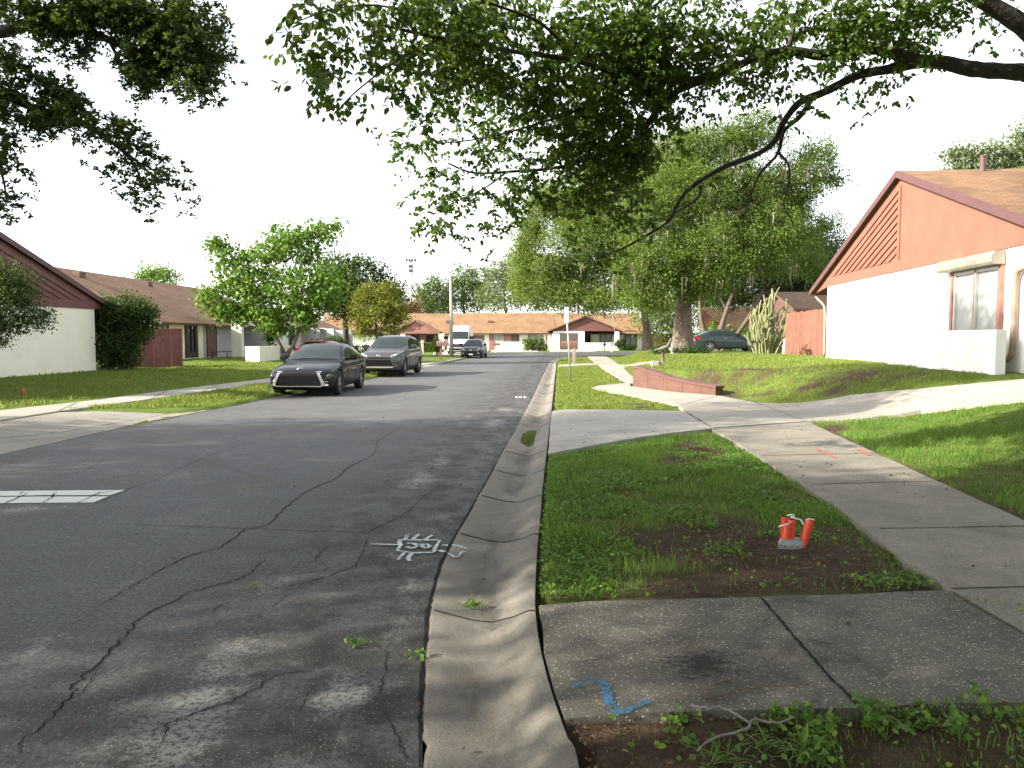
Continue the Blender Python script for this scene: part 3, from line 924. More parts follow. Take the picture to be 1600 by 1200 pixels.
def window(parent, x, z, w, h, fm, pm, fw=0.07, proud=0.05, split=True, y=0.0):
    mb = MB()
    mb.box(x - fw, x, y - proud, y + 0.02, z - fw, z + h + fw)
    mb.box(x + w, x + w + fw, y - proud, y + 0.02, z - fw, z + h + fw)
    mb.box(x, x + w, y - proud + 0.004, y + 0.02, z + h, z + h + fw)
    mb.box(x, x + w, y - proud + 0.004, y + 0.02, z - fw, z)
    if split: mb.box(x + w * 0.5 - 0.025, x + w * 0.5 + 0.025, y - proud + 0.012, y + 0.01, z, z + h)
    f = mb.build('window', fm, parent)
    g = MB(); g.box(x, x + w, y - 0.015, y + 0.01, z, z + h)
    g.build('pane', pm, f)
    return f


def door(parent, x, z, w, h, dm, fm, y=0.0, name='door'):
    mb = MB()
    mb.box(x, x + w, y - 0.02, y + 0.02, z, z + h)
    mb.box(x - 0.07, x, y - 0.05, y + 0.02, z, z + h + 0.07, 1); mb.box(x + w, x + w + 0.07, y - 0.05, y + 0.02, z, z + h + 0.07, 1)
    mb.box(x, x + w, y - 0.046, y + 0.02, z + h, z + h + 0.07, 1)
    return mb.build(name, [dm, fm], parent)


def roof_mesh(parent, quads, mat, thick=0.14, edge=None, name='roof'):
    """quads: list of 4 corners (eave a, eave b, ridge b, ridge a) given thickness, UVs in metres"""
    V, Fc, mi, UVs = [], [], [], []
    for q in quads:
        q = [Vector(p) for p in q]
        n = (q[1] - q[0]).cross(q[3] - q[0]).normalized()
        if n.z < 0: n = -n
        b = len(V)
        V += q + [p - n * thick for p in q]
        faces = [(0, 1, 2, 3), (7, 6, 5, 4), (0, 4, 5, 1), (1, 5, 6, 2), (2, 6, 7, 3), (3, 7, 4, 0)]
        du = (q[1] - q[0]).normalized(); dv = n.cross(du)
        for k, f in enumerate(faces):
            Fc.append([i + b for i in f]); mi.append(0 if k == 0 else 1)
            UVs += [((V[i + b] - q[0]).dot(du), (V[i + b] - q[0]).dot(dv)) for i in f]
    me = bpy.data.meshes.new(name)
    me.from_pydata([tuple(v) for v in V], [], Fc)
    me.materials.append(mat); me.materials.append(edge or M['rake'])
    me.polygons.foreach_set('material_index', mi)
    uv = me.uv_layers.new(name='UVMap')
    for i, c in enumerate(UVs): uv.data[i].uv = c
    me.update()
    return link(name, me, parent)


def gable_house(label, origin, xdir, W, H, rise, pitch, depth, mats, ohl, ohr, slat='L', oh=0.13, vents=()):
    """front gable at local y=0 facing -y; wall W wide and H high, roof line rise above the wall at its ends"""
    h = thing('house', label, 'house', origin, frame_rot(xdir))
    mb = MB()
    mb.box(0, W, 0, depth, -0.3, H)
    mb.build('wall', mats['wall'], h)
    c = W / 2
    zr = H + rise + pitch * c
    # gable front, plain board with a band and sloping battens on one half
    mb = MB()
    mb.prism([(-ohl, H + rise - pitch * ohl - 0.02), (0, H + 0.002), (W, H + 0.002), (W + ohr, H + rise - pitch * ohr - 0.02), (c, zr - 0.02)], 'y', 0.0, depth)
    mb.box(0.0, W, -0.035, -0.001, H + 0.004, H + 0.30)
    mb.box(c - 0.06, c + 0.06, -0.045, -0.001, H + 0.302, zr - 0.30)
    z0 = H + 0.32
    k = 0
    while k < 40:
        d = 0.16 + 0.215 * k
        k += 1
        # batten parallel to the rafter, d below it
        x_in = c - 0.07
        za = zr - d - 0.10 - pitch * (c - x_in)
        if za < z0 + 0.15: break
        x_out = c - (zr - d - 0.10 - z0) / pitch
        x_out = max(x_out, 0.05)
        zb = zr - d - 0.10 - pitch * (c - x_out)
        p = [(x_out, zb - 0.12), (x_in, za - 0.12), (x_in, za), (x_out, zb)]
        if zb - 0.12 < z0: p = [(x_out + (z0 - zb + 0.12) / pitch, z0), (x_in, za - 0.12), (x_in, za), (x_out, max(zb, z0))]
        if slat == 'R': p = [(W - a, b) for a, b in p][::-1]
        mb.prism(p, 'y', -0.04, -0.002)
    mb.build('gable', mats['siding'], h)
    # roof slopes
    ext = depth + 0.4
    rf = roof_mesh(h, [[(-ohl, -oh, H + rise - pitch * ohl + 0.12), (-ohl, ext, H + rise - pitch * ohl + 0.12), (c, ext, zr + 0.12), (c, -oh, zr + 0.12)],
                       [(W + ohr, ext, H + rise - pitch * ohr + 0.12), (W + ohr, -oh, H + rise - pitch * ohr + 0.12), (c, -oh, zr + 0.12), (c, ext, zr + 0.12)]], mats['roof'], 0.13, M['soffit'])
    # rake boards along the front edge
    mb = MB()
    for a, b in (((-ohl, H + rise - pitch * ohl), (c, zr)), ((c, zr), (W + ohr, H + rise - pitch * ohr))):
        mb.prism([(a[0], a[1] - 0.06), (b[0], b[1] - 0.06), (b[0], b[1] + 0.135), (a[0], a[1] + 0.135)], 'y', -oh - 0.03, -oh - 0.001)
    mb.build('rake_board', mats['rake'], h)
    for kind, x, y in vents:
        z = H + rise + pitch * (x + 0 if x < c else W - x) + 0.12 if True else 0
        mb = MB()
        if kind == 'pipe':
            mb.lathe([(0.075, -0.1), (0.075, 0.36), (0.085, 0.36), (0.085, 0.40)], 12, M=Matrix.Translation((x, y, z)))
            mb.build('vent_pipe', mats['rake'], rf)
        else:
            mb.bbox(x - 0.3, x + 0.3, y - 0.3, y + 0.3, z - 0.05, z + 0.22, 0.03); mb.bbox(x - 0.36, x + 0.36, y - 0.36, y + 0.36, z + 0.20, z + 0.26, 0.02)
            mb.build('roof_vent', mats['rake'], rf)
    return h, rf


# --- white house with the terracotta gable, right
od = Vector((-0.095, -1, 0)).normalized()
HR, HRroof = gable_house('white house with terracotta gable and brown shingle roof, shutter box over its window',
                         (11.40, 27.9, 0.95), od, 12.65, 2.5, 0.43, 0.352, 11,
                         dict(wall=M['white_wall'], siding=M['orange_siding'], roof=M['shingle'], rake=M['rake']), 1.75, 1.75, 'L',
                         vents=(('pipe', 6.6, 2.0), ('box', 7.6, 3.1), ('pipe', 6.5, 4.6)))
# its window under the roller shutter box
wx0, wx1 = 9.62, 11.82
f = window(HR, wx0 + 0.1, 0.75, wx1 - wx0 - 0.2, 1.42, M['mauve_frame'], M['pale_pane'], 0.12, 0.09)
mb = MB(); mb.box(wx0 + 0.12, wx0 + 0.19, -0.07, -0.02, 0.75, 2.17); mb.box(wx0 + 0.19, wx1 - 0.1, -0.06, -0.02, 2.10, 2.17); mb.box(10.70, 10.78, -0.075, -0.02, 0.75, 2.10)
mb.build('sash', M['alu'], f)
mb = MB(); mb.prism([(-0.03, 2.19), (-0.26, 2.19), (-0.30, 2.24), (-0.30, 2.36), (-0.24, 2.46), (-0.03, 2.48)], 'x', wx0 - 0.28, wx1 + 0.06)
mb.build('shutter_box', M['beige_metal'], HR)
# rainwater pipes at both corners
mb = MB(); mb.tube(spline([(-1.62, 0.1, 2.38), (-1.55, 0.06, 2.2), (-0.35, -0.02, 1.85), (-0.08, -0.05, 1.55), (-0.07, -0.05, 0.9), (-0.07, -0.05, 0.02)], 5), 0.045, 10)
mb.build('downpipe', M['pipe_beige'], HR, True)
mb = MB(); mb.tube(spline([(13.4, 0.2, 2.2), (12.7, -0.08, 2.05), (12.44, -0.10, 1.85), (12.42, -0.10, 1.0), (12.40, -0.10, 0.45), (12.34, -0.10, 0.27), (12.2, -0.10, 0.20), (11.85, -0.10, 0.19)], 6), 0.06, 10)
mb.build('downpipe', M['pipe_beige'], HR, True)
# low block wall in front of the window
lw0 = Vector((10.11, 20.85, 0)); lw1 = Vector((9.60, 15.26, 0))
dl = (lw1 - lw0).normalized()
LW = thing('low_wall', 'low white painted block wall below the shutter box window', 'wall', (lw0.x, lw0.y, 0.82), math.atan2(dl.y, dl.x))
L = (lw1 - lw0).length
mb = MB()
mb.bbox(0, L, 0, 0.2, -0.35, 0.945, 0.012)
mb.build('face', M['block_wall'], LW)
mb = MB(); mb.bbox(0, 0.2, 0.202, 0.75, -0.35, 0.945, 0.012); mb.build('return', M['block_wall'], LW)

# --- shaded house at the left edge
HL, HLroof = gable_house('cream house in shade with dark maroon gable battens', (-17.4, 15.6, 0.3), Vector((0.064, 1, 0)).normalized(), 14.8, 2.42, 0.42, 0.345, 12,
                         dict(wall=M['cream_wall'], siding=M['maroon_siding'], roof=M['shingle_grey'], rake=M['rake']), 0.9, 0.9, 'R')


def eave_house(label, origin, xdir, Lw, H, ridge_y, ridge_h, depth, mats, oh=0.7, side=0.5, vents=(), base=-0.4):
    """eave side at local y=0 facing -y, ridge parallel to it"""
    h = thing('house', label, 'house', origin, frame_rot(xdir))
    mb = MB(); mb.box(0, Lw, 0, depth, base, H); mb.build('wall', mats['wall'], h)
    p = (ridge_h - H) / (ridge_y)
    for x0, x1 in ((0.0, 0.12), (Lw - 0.12, Lw)):
        mb = MB(); mb.prism([(0, H + 0.002), (depth, H + 0.002), (ridge_y, ridge_h - 0.01)], 'x', x0, x1)
        mb.build('gable', mats['siding'], h)
    rf = roof_mesh(h, [[(-side, -oh, H - p * oh + 0.1), (Lw + side, -oh, H - p * oh + 0.1), (Lw + side, ridge_y, ridge_h + 0.1), (-side, ridge_y, ridge_h + 0.1)],
                       [(Lw + side, depth + oh, H - p * oh + 0.1), (-side, depth + oh, H - p * oh + 0.1), (-side, ridge_y, ridge_h + 0.1), (Lw + side, ridge_y, ridge_h + 0.1)]], mats['roof'], 0.14, M['soffit'])
    for x, y in vents:
        z = H + p * y + 0.1
        mb = MB(); mb.bbox(x - 0.28, x + 0.28, y - 0.22, y + 0.22, z - 0.08, z + 0.22, 0.03)
        mb.build('roof_vent', M['soffit'], rf)
    return h, rf


# --- long row house on the left, set back from the road
xd = Vector((0.03, 1, 0)).normalized()
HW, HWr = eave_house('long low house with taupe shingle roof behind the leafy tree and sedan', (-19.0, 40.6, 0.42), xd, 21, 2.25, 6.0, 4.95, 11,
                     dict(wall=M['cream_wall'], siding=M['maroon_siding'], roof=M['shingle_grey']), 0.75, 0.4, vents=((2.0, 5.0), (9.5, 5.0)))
# near end window, tall dark window, grey shade panel and pier
window(HW, 0.5, 0.6, 1.2, 1.3, M['dark_frame'], M['pale_pane'], 0.1, 0.06)
window(HW, 4.1, 0.35, 0.95, 1.65, M['dark_frame'], M['dark_pane'], 0.32, 0.09)
mb = MB(); mb.box(6.3, 13.4, -0.04, -0.004, -0.3, 2.2); mb.build('shade_panel', M['grey_wall'], HW)  # flat grey sheet: shade of the porch put into the colour
door(HW, 6.7, 0.0, 1.3, 2.05, M['brown_door'], M['dark_frame'], -0.045)
mb = MB(); mb.box(7.6, 8.0, -1.85, -1.2, -0.4, 2.24); mb.build('pier', M['white_wall'], HW)
mb = MB(); mb.box(12.75, 20.5, -1.75, -0.05, -0.4, 2.35); mb.build('side_wall', M['white_wall'], HW)
mb = MB(); mb.box(12.6, 12.748, -1.74, -0.05, -0.4, 2.3); mb.build('shade_panel', M['grey_wall'], HW)  # grey skin on the white wall's near face, its shade put into colour
window(HW, 17.2, 0.3, 1.2, 1.7, M['dark_frame'], M['dark_pane'], 0.1, 0.06, y=-1.75)
# patio wall with a pot plant behind
pw = thing('patio_wall', 'low cream patio wall beside the forked tree', 'wall', (-14.45, 41.6, 0.34), 0)
mb = MB(); mb.bbox(0, 0.78, 0, 0.16, -0.3, 0.80, 0.012); mb.build('face', M['cream_wall'], pw)
mb = MB(); mb.bbox(0.63, 0.78, 0.162, 6.5, -0.3, 0.80, 0.012); mb.build('return', M['cream_wall'], pw)

# --- third house of the left row, its far gable end showing orange
xd = Vector((-0.02, 1, 0)).normalized()
H3, H3r = eave_house('low house with taupe roof behind the black sedan, small piers along its front', (-16.6, 60.4, 0.3), xd, 15, 2.12, 3.4, 3.62, 7.5,
                     dict(wall=M['cream_wall'], siding=M['maroon_siding'], roof=M['shingle_grey']), 0.5, 0.45)
for x, w, mt, d, z1 in ((0.4, 1.6, 'grey_wall', 1.4, 2.05), (2.0, .18, 'white_wall', 1.6, 2.1), (5.6, .18, 'white_wall', 1.4, 2.1), (8.2, .9, 'brown_door', 0.3, 2.0), (10.4, .18, 'white_wall', 1.2, 2.0), (12.2, .18, 'white_wall', 1.4, 2.0), (14.0, 1.0, 'grey_wall', 1.3, 2.08)):
    mb = MB(); mb.box(x, x + w, -d, -0.01, -0.4, z1); mb.build('pier', M[mt], H3)
window(H3, 2.5, 0.3, 1.2, 1.6, M['dark_frame'], M['dark_pane']); window(H3, 11.0, 0.4, 1.0, 1.5, M['dark_frame'], M['dark_pane']); window(H3, 13.0, 0.2, 0.7, 1.7, M['dark_frame'], M['dark_pane'])

# --- long row across the end of the street
FY = 95.0
def fx(px): return (px - 800) * FY / F
def fz(py): return D(800, py, FY).z
X0 = fx(498)
HF = thing('house', 'long row house with tan roof across the end of the street', 'house', (0, FY, 0.1), 0)
HF2 = None
EZ = fz(519.5) - 0.1; RZ = fz(490.5) + 0.15 - 0.1
mb = MB(); mb.box(X0, fx(1005), 0, 11, -0.4, EZ); mb.build('wall', M['cream_wall'], HF)
for xa in (X0, fx(1005) - 0.12):
    mb = MB(); mb.prism([(0, EZ), (11, EZ), (6, RZ - 0.02)], 'x', xa, xa + 0.12); mb.build('gable_end', M['far_siding'], HF)
pf = (RZ - EZ) / 6
def roof_far(xa, xb, dz, mat):
    return roof_mesh(HF, [[(xa, -0.6, EZ - 0.6 * pf + 0.1 + dz), (xb, -0.6, EZ - 0.6 * pf + 0.1 + dz), (xb, 6, RZ + 0.1 + dz), (xa, 6, RZ + 0.1 + dz)],
                          [(xb, 11.6, EZ - 0.6 * pf + 0.1 + dz), (xa, 11.6, EZ - 0.6 * pf + 0.1 + dz), (xa, 6, RZ + 0.1 + dz), (xb, 6, RZ + 0.1 + dz)]], mat, 0.14, M['soffit'])
r1 = roof_far(X0 - 0.4, fx(727), 0.0, M['shingle_tan'])
r2 = roof_far(fx(727), fx(868), 0.06, M['shingle_tan'])
r3 = roof_far(fx(868), fx(1005) + 0.3, 0.02, M['shingle_tan'])
for rr, px in ((r1, 637), (r1, 698), (r2, 765), (r3, 905)):
    mb = MB(); x = fx(px); mb.bbox(x - 0.3, x + 0.3, 2.6, 3.2, EZ + 2.9 * pf + 0.02, EZ + 2.9 * pf + 0.36, 0.03); mb.build('roof_vent', M['soffit'], rr)


M['porch_trim'] = plain('tan_trim', (.20, .105, .068), .7)


def porch_gable(pa, pb, ppk, ztop, zb, yo, front, slab_back, name='porch_gable', vent=False):
    a, b, c = fx(pa), fx(pb), fx(ppk)
    mb = MB(); mb.prism([(a + 0.2, zb), (b - 0.2, zb), (c, ztop - 0.12)], 'y', yo, 3.5)
    g = mb.build(name, front, HF)
    roof_mesh(HF, [[(a, yo - 0.35, zb + 0.06), (a, slab_back, zb + 0.06), (c, slab_back, ztop), (c, yo - 0.35, ztop)],
                   [(b, slab_back, zb + 0.06), (b, yo - 0.35, zb + 0.06), (c, yo - 0.35, ztop), (c, slab_back, ztop)]], M['shingle_tan'], 0.16, M['porch_trim'], 'porch_roof')
    if vent:
        mb = MB(); mb.box(c - 0.42, c + 0.42, yo - 0.05, yo - 0.002, zb + 0.35, ztop - 0.35); mb.build('gable_vent', M['mauve_frame'], g)
    return g


porch_gable(615, 690, 652, fz(500) - .1, fz(519) - .1, -1.6, M['far_siding'], 6.0, vent=True)
mb = MB(); mb.box(fx(616), fx(690), -1.75, -1.5, fz(521.5) - .1, fz(518.8) - .1); mb.build('porch_beam', M['porch_trim'], HF)
mb = MB(); mb.box(fx(637), fx(687), -0.05, -0.004, -0.1, EZ - 0.12); mb.build('porch_wall', M['far_siding'], HF)
window(HF, fx(646), fz(536), fx(654) - fx(646), 1.0, M['dark_frame'], M['dark_pane'], y=-0.05)
window(HF, fx(667), fz(536), fx(677) - fx(667), 1.05, M['dark_frame'], M['dark_pane'], y=-0.05)
for a, b in ((629, 636), (687, 696)):
    mb = MB(); mb.box(fx(a), fx(b), -1.7, -0.06, -0.3, EZ - 0.12); mb.build('pier', M['cream_wall'], HF)
door(HF, fx(736), -0.1, fx(757) - fx(736), fz(523.5), M['brown_door'], M['cream_wall'], name='garage_door')
mb = MB(); mb.box(fx(764), fx(811), -0.05, -0.004, -0.1, EZ - 0.1); mb.build('front_panel', M['far_siding'], HF)
window(HF, fx(772), fz(538), fx(787) - fx(772), fz(521.5) - fz(538), M['far_siding'], M['pale_pane'], y=-0.05)
door(HF, fx(800), -0.1, fx(809) - fx(800), fz(522), M['screen'], M['dark_frame'], -0.05)
window(HF, fx(826), fz(540), fx(848) - fx(826), fz(520.5) - fz(540), M['dark_frame'], M['pale_pane'])
mb = MB(); mb.tube([(fx(854), -0.08, EZ - 0.1), (fx(854), -0.08, -0.1)], 0.06, 8); mb.build('downpipe', M['soffit'], HF)
porch_gable(853, 969, 912, fz(493.5) - .1, fz(517.5) - .1, -2.2, M['maroon_trim'], 6.0)
mb = MB(); mb.box(fx(863), fx(910.5), -2.2, -0.01, -0.3, fz(517.7) - .1); mb.build('garage_wall', M['white_wall'], HF)
mb = MB(); mb.box(fx(872.5), fx(900), -2.24, -2.204, fz(545.5) - .1, fz(521.3) - .1); mb.build('garage_screen', M['screen'], HF)
mb = MB(); mb.box(fx(872), fx(900.5), -2.23, -2.203, fz(521.2) - .1, fz(520.6) - .1); mb.box(fx(886), fx(886.6), -2.25, -2.242, fz(545) - .1, fz(521.5) - .1); mb.build('screen_frame', M['dark_frame'], HF)
window(HF, fx(911.5), fz(537), fx(922) - fx(911.5), fz(518) - fz(537), M['dark_frame'], M['dark_pane'])
window(HF, fx(938), fz(537.5), fx(954) - fx(938), fz(520) - fz(537.5), M['dark_frame'], M['pale_pane'], 0.12)
mb = MB(); mb.box(fx(957), fx(963.5), -2.15, -1.7, -0.3, fz(517.9) - .1); mb.build('pier', M['white_wall'], HF)
mb = MB(); mb.box(fx(910.8), fx(968), -2.6, -2.35, -0.3, fz(536.5)); mb.build('porch_wall', M['white_wall'], HF)
window(HF, fx(977), fz(541), fx(993) - fx(977), fz(519.5) - fz(541), M['dark_frame'], M['pale_pane'], 0.12)
mb = MB(); mb.tube([(fx(1003.5), -0.08, EZ - 0.1), (fx(1003.5), -0.08, -0.1)], 0.05, 8); mb.build('downpipe', M['soffit'], HF)
# patio wall of the row
pw2 = thing('patio_wall', 'low white patio wall before the rose brown front, at the street corner', 'wall', (fx(776.5), 90.2, 0.05))
mb = MB(); w2 = (816 - 776.5) * 90.2 / F
mb.bbox(0, w2, 0, 0.22, -0.2, 1.08, 0.02); mb.build('face', M['white_wall'], pw2)
mb = MB(); mb.bbox(w2 - 0.2, w2, 0.222, 3.5, -0.2, 1.08, 0.02); mb.build('return', M['white_wall'], pw2)

# --- houses glimpsed on the right behind the oaks
HB = thing('house', 'house with orange gable corner and white wall behind the parked green sedan', 'house', (0, 0, 0))
p0 = D(1152, 540, 70); 
mb = MB(); mb.box(p0.x, p0.x + 16, 70, 78, 0, D(0, 515, 70).z); mb.build('wall', M['white_wall'], HB)
zt = D(0, 486, 70).z; ze = D(0, 515, 70).z
roof_mesh(HB, [[(p0.x - 1.0, 69.3, ze - 0.1), (p0.x + 16.5, 69.3, ze - 0.1), (p0.x + 16.5, 74, zt + 0.5), (p0.x - 2.2, 74, zt + 0.5)],
               [(p0.x + 16.5, 78.7, ze - 0.1), (p0.x - 1.0, 78.7, ze - 0.1), (p0.x - 2.2, 74, zt + 0.5), (p0.x + 16.5, 74, zt + 0.5)]], M['shingle_tan'], 0.15, M['orange_trim'])
mb = MB(); mb.prism([(69.8, ze - 0.2), (78.2, ze - 0.2), (74, zt + 0.3)], 'x', p0.x - 0.1, p0.x + 0.02); mb.build('gable', M['orange_siding'], HB)
M['shingle_dark'] = shingle('dark_shingle', (0.05, 0.035, 0.028), (0.09, 0.06, 0.045))
p1 = D(1246, 500, 52)
HC = thing('house', 'dark weathered board house with dark roof behind the red brown fence', 'house', (p1.x, 52, 0.8))
mb = MB(); mb.box(0, 12, 0, 7, -0.5, 2.9); mb.build('wall', M['soffit'], HC)
roof_mesh(HC, [[(-0.5, -0.6, 2.75), (12.5, -0.6, 2.75), (12.5, 3.5, 4.1), (-0.5, 3.5, 4.1)], [(12.5, 7.6, 2.75), (-0.5, 7.6, 2.75), (-0.5, 3.5, 4.1), (12.5, 3.5, 4.1)]], M['shingle_dark'], 0.15, M['soffit'])
mb = MB(); mb.prism([(0, 2.902), (7, 2.902), (3.5, 3.98)], 'x', 0.0, 0.1); mb.build('gable', M['soffit'], HC)


# ------------------------------------------------------------------ fences
def board_fence(label, a, b, z, h, mat, w=0.14, ragged_gap=0.0):
    a = Vector(a); b = Vector(b)
    d = (b - a); L = d.length
    f = thing('board_fence', label, 'fence', (a.x, a.y, z), math.atan2(d.y, d.x))
    mb = MB(); n = int(L / w)
    for i in range(n):
        x = i * w; g = random.uniform(0.006, 0.014) + (0.03 if random.random() < ragged_gap else 0)
        dz = random.uniform(-0.03, 0.03); dy = random.uniform(-0.004, 0.004)
        mb.box(x, x + w - g, -0.012 + dy, 0.012 + dy, -0.25, h + dz)
    mb.build('boards', mat, f)
    mb = MB()
    for zz in (0.3, h - 0.3): mb.box(0, L, 0.018, 0.06, zz, zz + 0.09)
    mb.build('rail', mat, f)
    for i in range(int(L / 2.4) + 1):
        mb = MB(); x = min(i * 2.4, L - 0.1); mb.box(x, x + 0.09, 0.062, 0.15, -0.3, h - 0.04); mb.build('post', mat, f)
    return f


board_fence('sunlit red brown board fence beside the white gabled house', (11.95, 33.6, 0), (11.36, 28.0, 0), 0.88, 1.78, M['fence_red'], 0.14, 0.25)
board_fence('shaded dark brown board fence beside the round dark shrub', (-16.75, 33.4, 0), (-15.25, 35.6, 0), 0.32, 1.72, M['fence_dark'])
board_fence('distant dark red fence between the two oak trunks', (15.0, 86, 0), (21.5, 86, 0), 0.1, 2.0, M['fence_dark'], 0.2)

# ------------------------------------------------------------------ retaining wall
RW = thing('retaining_wall', 'rust painted block retaining wall stepping down beside the curved path', 'wall', (0, 0, 0))
ra = G(989, 605, 0.11); rb = G(1118, 617, 0.12)
d = (rb - ra); Lr = d.length; d.normalize(); nrm = Vector((d.y, -d.x, 0))
if nrm.y > 0: nrm = -nrm                  # towards the path
bk = -nrm
zs = [(0, 0.70), (0.10, 0.685), (0.3, 0.56), (0.5, 0.44), (0.75, 0.35), (1.0, 0.30)]
mb = MB(); V = []; Fc = []
def wz(t): return float(np.interp(t, [a for a, _ in zs], [b for _, b in zs]))
K = 24
for i in range(K + 1):
    t = i / K; p = ra + d * (Lr * t); z = wz(t)
    for q, zz in ((p, -0.1), (p, z), (p + bk * 0.24, z), (p + bk * 0.24, -0.1)): V.append((q.x, q.y, zz))
for i in range(K):
    for j in range(4):
        Fc.append((i * 4 + j, i * 4 + (j + 1) % 4, (i + 1) * 4 + (j + 1) % 4, (i + 1) * 4 + j))
Fc += [(3, 2, 1, 0), tuple(K * 4 + j for j in range(4))]
mb.add(V, Fc, 0)
for t in (0.2, 0.4, 0.63, 0.85):          # block joints
    p = ra + d * (Lr * t); z = wz(t)
    Mx = Matrix.Translation((p.x + nrm.x * 0.003, p.y + nrm.y * 0.003, 0)) @ Matrix.Rotation(math.atan2(d.y, d.x), 4, 'Z')
    mb.box(-0.008, 0.008, -0.004, 0.004, 0.1, z - 0.03, 1, Mx)
Mx = Matrix.Translation((ra.x + nrm.x * 0.003, ra.y + nrm.y * 0.003, 0)) @ Matrix.Rotation(math.atan2(d.y, d.x), 4, 'Z')
mb.box(0.0, Lr * 0.45, -0.004, 0.004, 0.40, 0.412, 1, Mx)
mb.build('blocks', [M['retain'], M['retain_cap']], RW)
V = []; Fc = []
for i in range(K + 1):
    t = i / K; p = ra + d * (Lr * t - 0.04 + 0.08 * t); z = wz(t)
    for q, zz in ((p + nrm * 0.035, z + 0.002), (p + nrm * 0.035, z + 0.055), (p + bk * 0.275, z + 0.055), (p + bk * 0.275, z + 0.002)): V.append((q.x, q.y, zz))
Fc = []
for i in range(K):
    for j in range(4): Fc.append((i * 4 + j, i * 4 + (j + 1) % 4, (i + 1) * 4 + (j + 1) % 4, (i + 1) * 4 + j))
Fc += [(3, 2, 1, 0), tuple(K * 4 + j for j in range(4))]
mb = MB(); mb.add(V, Fc); mb.build('cap', M['retain_cap'], RW)
mb = MB(); q = ra + bk * 0.25
e = Vector((0.45, 1.0, 0)).normalized(); s2 = Vector((-e.y, e.x, 0))
V = [(*(q + s2 * 0.0).xy, -0.1), (*(q - s2 * 0.24).xy, -0.1), (*(q + e * 1.5 - s2 * 0.24).xy, -0.1), (*(q + e * 1.5).xy, -0.1)]
V += [(x, y, 0.69) for x, y, _ in V[:2]] + [(x, y, 0.55) for x, y, _ in V[2:4]]
mb.add(V, [(0, 3, 2, 1), (4, 5, 6, 7), (0, 1, 5, 4), (1, 2, 6, 5), (2, 3, 7, 6), (3, 0, 4, 7)]); mb.build('return', M['retain'], RW)
# ------------------------------------------------------------------ vehicles (nose towards local -y, ground centre at the origin)
def smooth_interp(s, xs_, ys_, k=0.06):
    s = np.asarray(s, float)
    tot = 0
    for w, off in ((.2, -k), (.2, -k / 2), (.2, 0), (.2, k / 2), (.2, k)):
        tot = tot + w * np.interp(s + off, xs_, ys_)
    return tot


def chaikin(P, n=1):
    for _ in range(n):
        Q = [P[0]]
        for a, b in zip(P[:-1], P[1:]):
            Q.append((a[0] * .75 + b[0] * .25, a[1] * .75 + b[1] * .25)); Q.append((a[0] * .25 + b[0] * .75, a[1] * .25 + b[1] * .75))
        Q.append(P[-1]); P = Q
    return P


def loft(sections):
    """sections: list of closed point rings of equal length"""
    n = len(sections[0]); V = [p for s in sections for p in s]; Fc = []
    for i in range(len(sections) - 1):
        for j in range(n):
            k = (j + 1) % n
            Fc.append((i * n + j, i * n + k, (i + 1) * n + k, (i + 1) * n + j))
    Fc.append(tuple(range(n))[::-1]); Fc.append(tuple(range((len(sections) - 1) * n, len(sections) * n)))
    return V, Fc


def bool_cut(o, cutters):
    for c in cutters:
        m = o.modifiers.new('cut', 'BOOLEAN'); m.operation = 'DIFFERENCE'; m.object = c; m.solver = 'EXACT'
    dg = bpy.context.evaluated_depsgraph_get()
    me = bpy.data.meshes.new_from_object(o.evaluated_get(dg))
    o.modifiers.clear(); old = o.data; o.data = me
    bpy.data.meshes.remove(old)
    for c in cutters:
        me2 = c.data; bpy.data.objects.remove(c); bpy.data.meshes.remove(me2)
    return o


def make_wheel(parent, x, y, r, w, side, rim_mat, spokes=5):
    root = bpy.data.objects.new('wheel', None); COL.objects.link(root); root.parent = parent; root.empty_display_size = 0.1
    root.location = (x, y, r); root.rotation_euler = (0, math.pi / 2 * side, 0)      # local z points outwards
    h = w / 2
    mb = MB(); mb.lathe([(r * 0.66, -h), (r * 0.93, -h), (r, -h * 0.7), (r, h * 0.7), (r * 0.93, h), (r * 0.70, h), (r * 0.66, h * 0.85), (r * 0.66, -h * 0.2)], 28)
    mb.build('tyre', M['rubber'], root, True, 40)
    mb = MB()
    mb.lathe([(r * 0.665, -h * 0.1), (r * 0.665, h * 0.82), (r * 0.61, h * 0.86), (r * 0.60, h * 0.4), (r * 0.1, h * 0.35)], 28, 1)
    for k in range(spokes):
        Mx = Matrix.Rotation(2 * math.pi * k / spokes, 4, 'Z')
        mb.add([Mx @ Vector(p) for p in ((r * .1, -r * .09, h * .8), (r * .62, -r * .13, h * .78), (r * .62, r * .13, h * .78), (r * .1, r * .09, h * .8),
                                          (r * .1, -r * .09, h * .45), (r * .62, -r * .13, h * .4), (r * .62, r * .13, h * .4), (r * .1, r * .09, h * .45))],
               [(0, 1, 2, 3), (0, 4, 5, 1), (1, 5, 6, 2), (2, 6, 7, 3), (3, 7, 4, 0)], 0)
    mb.lathe([(r * 0.14, h * .4), (r * 0.14, h * .84), (r * 0.08, h * .88)], 14, 0)
    mb.build('rim', [rim_mat, M['rim_dark']], root, True, 40)
    return root


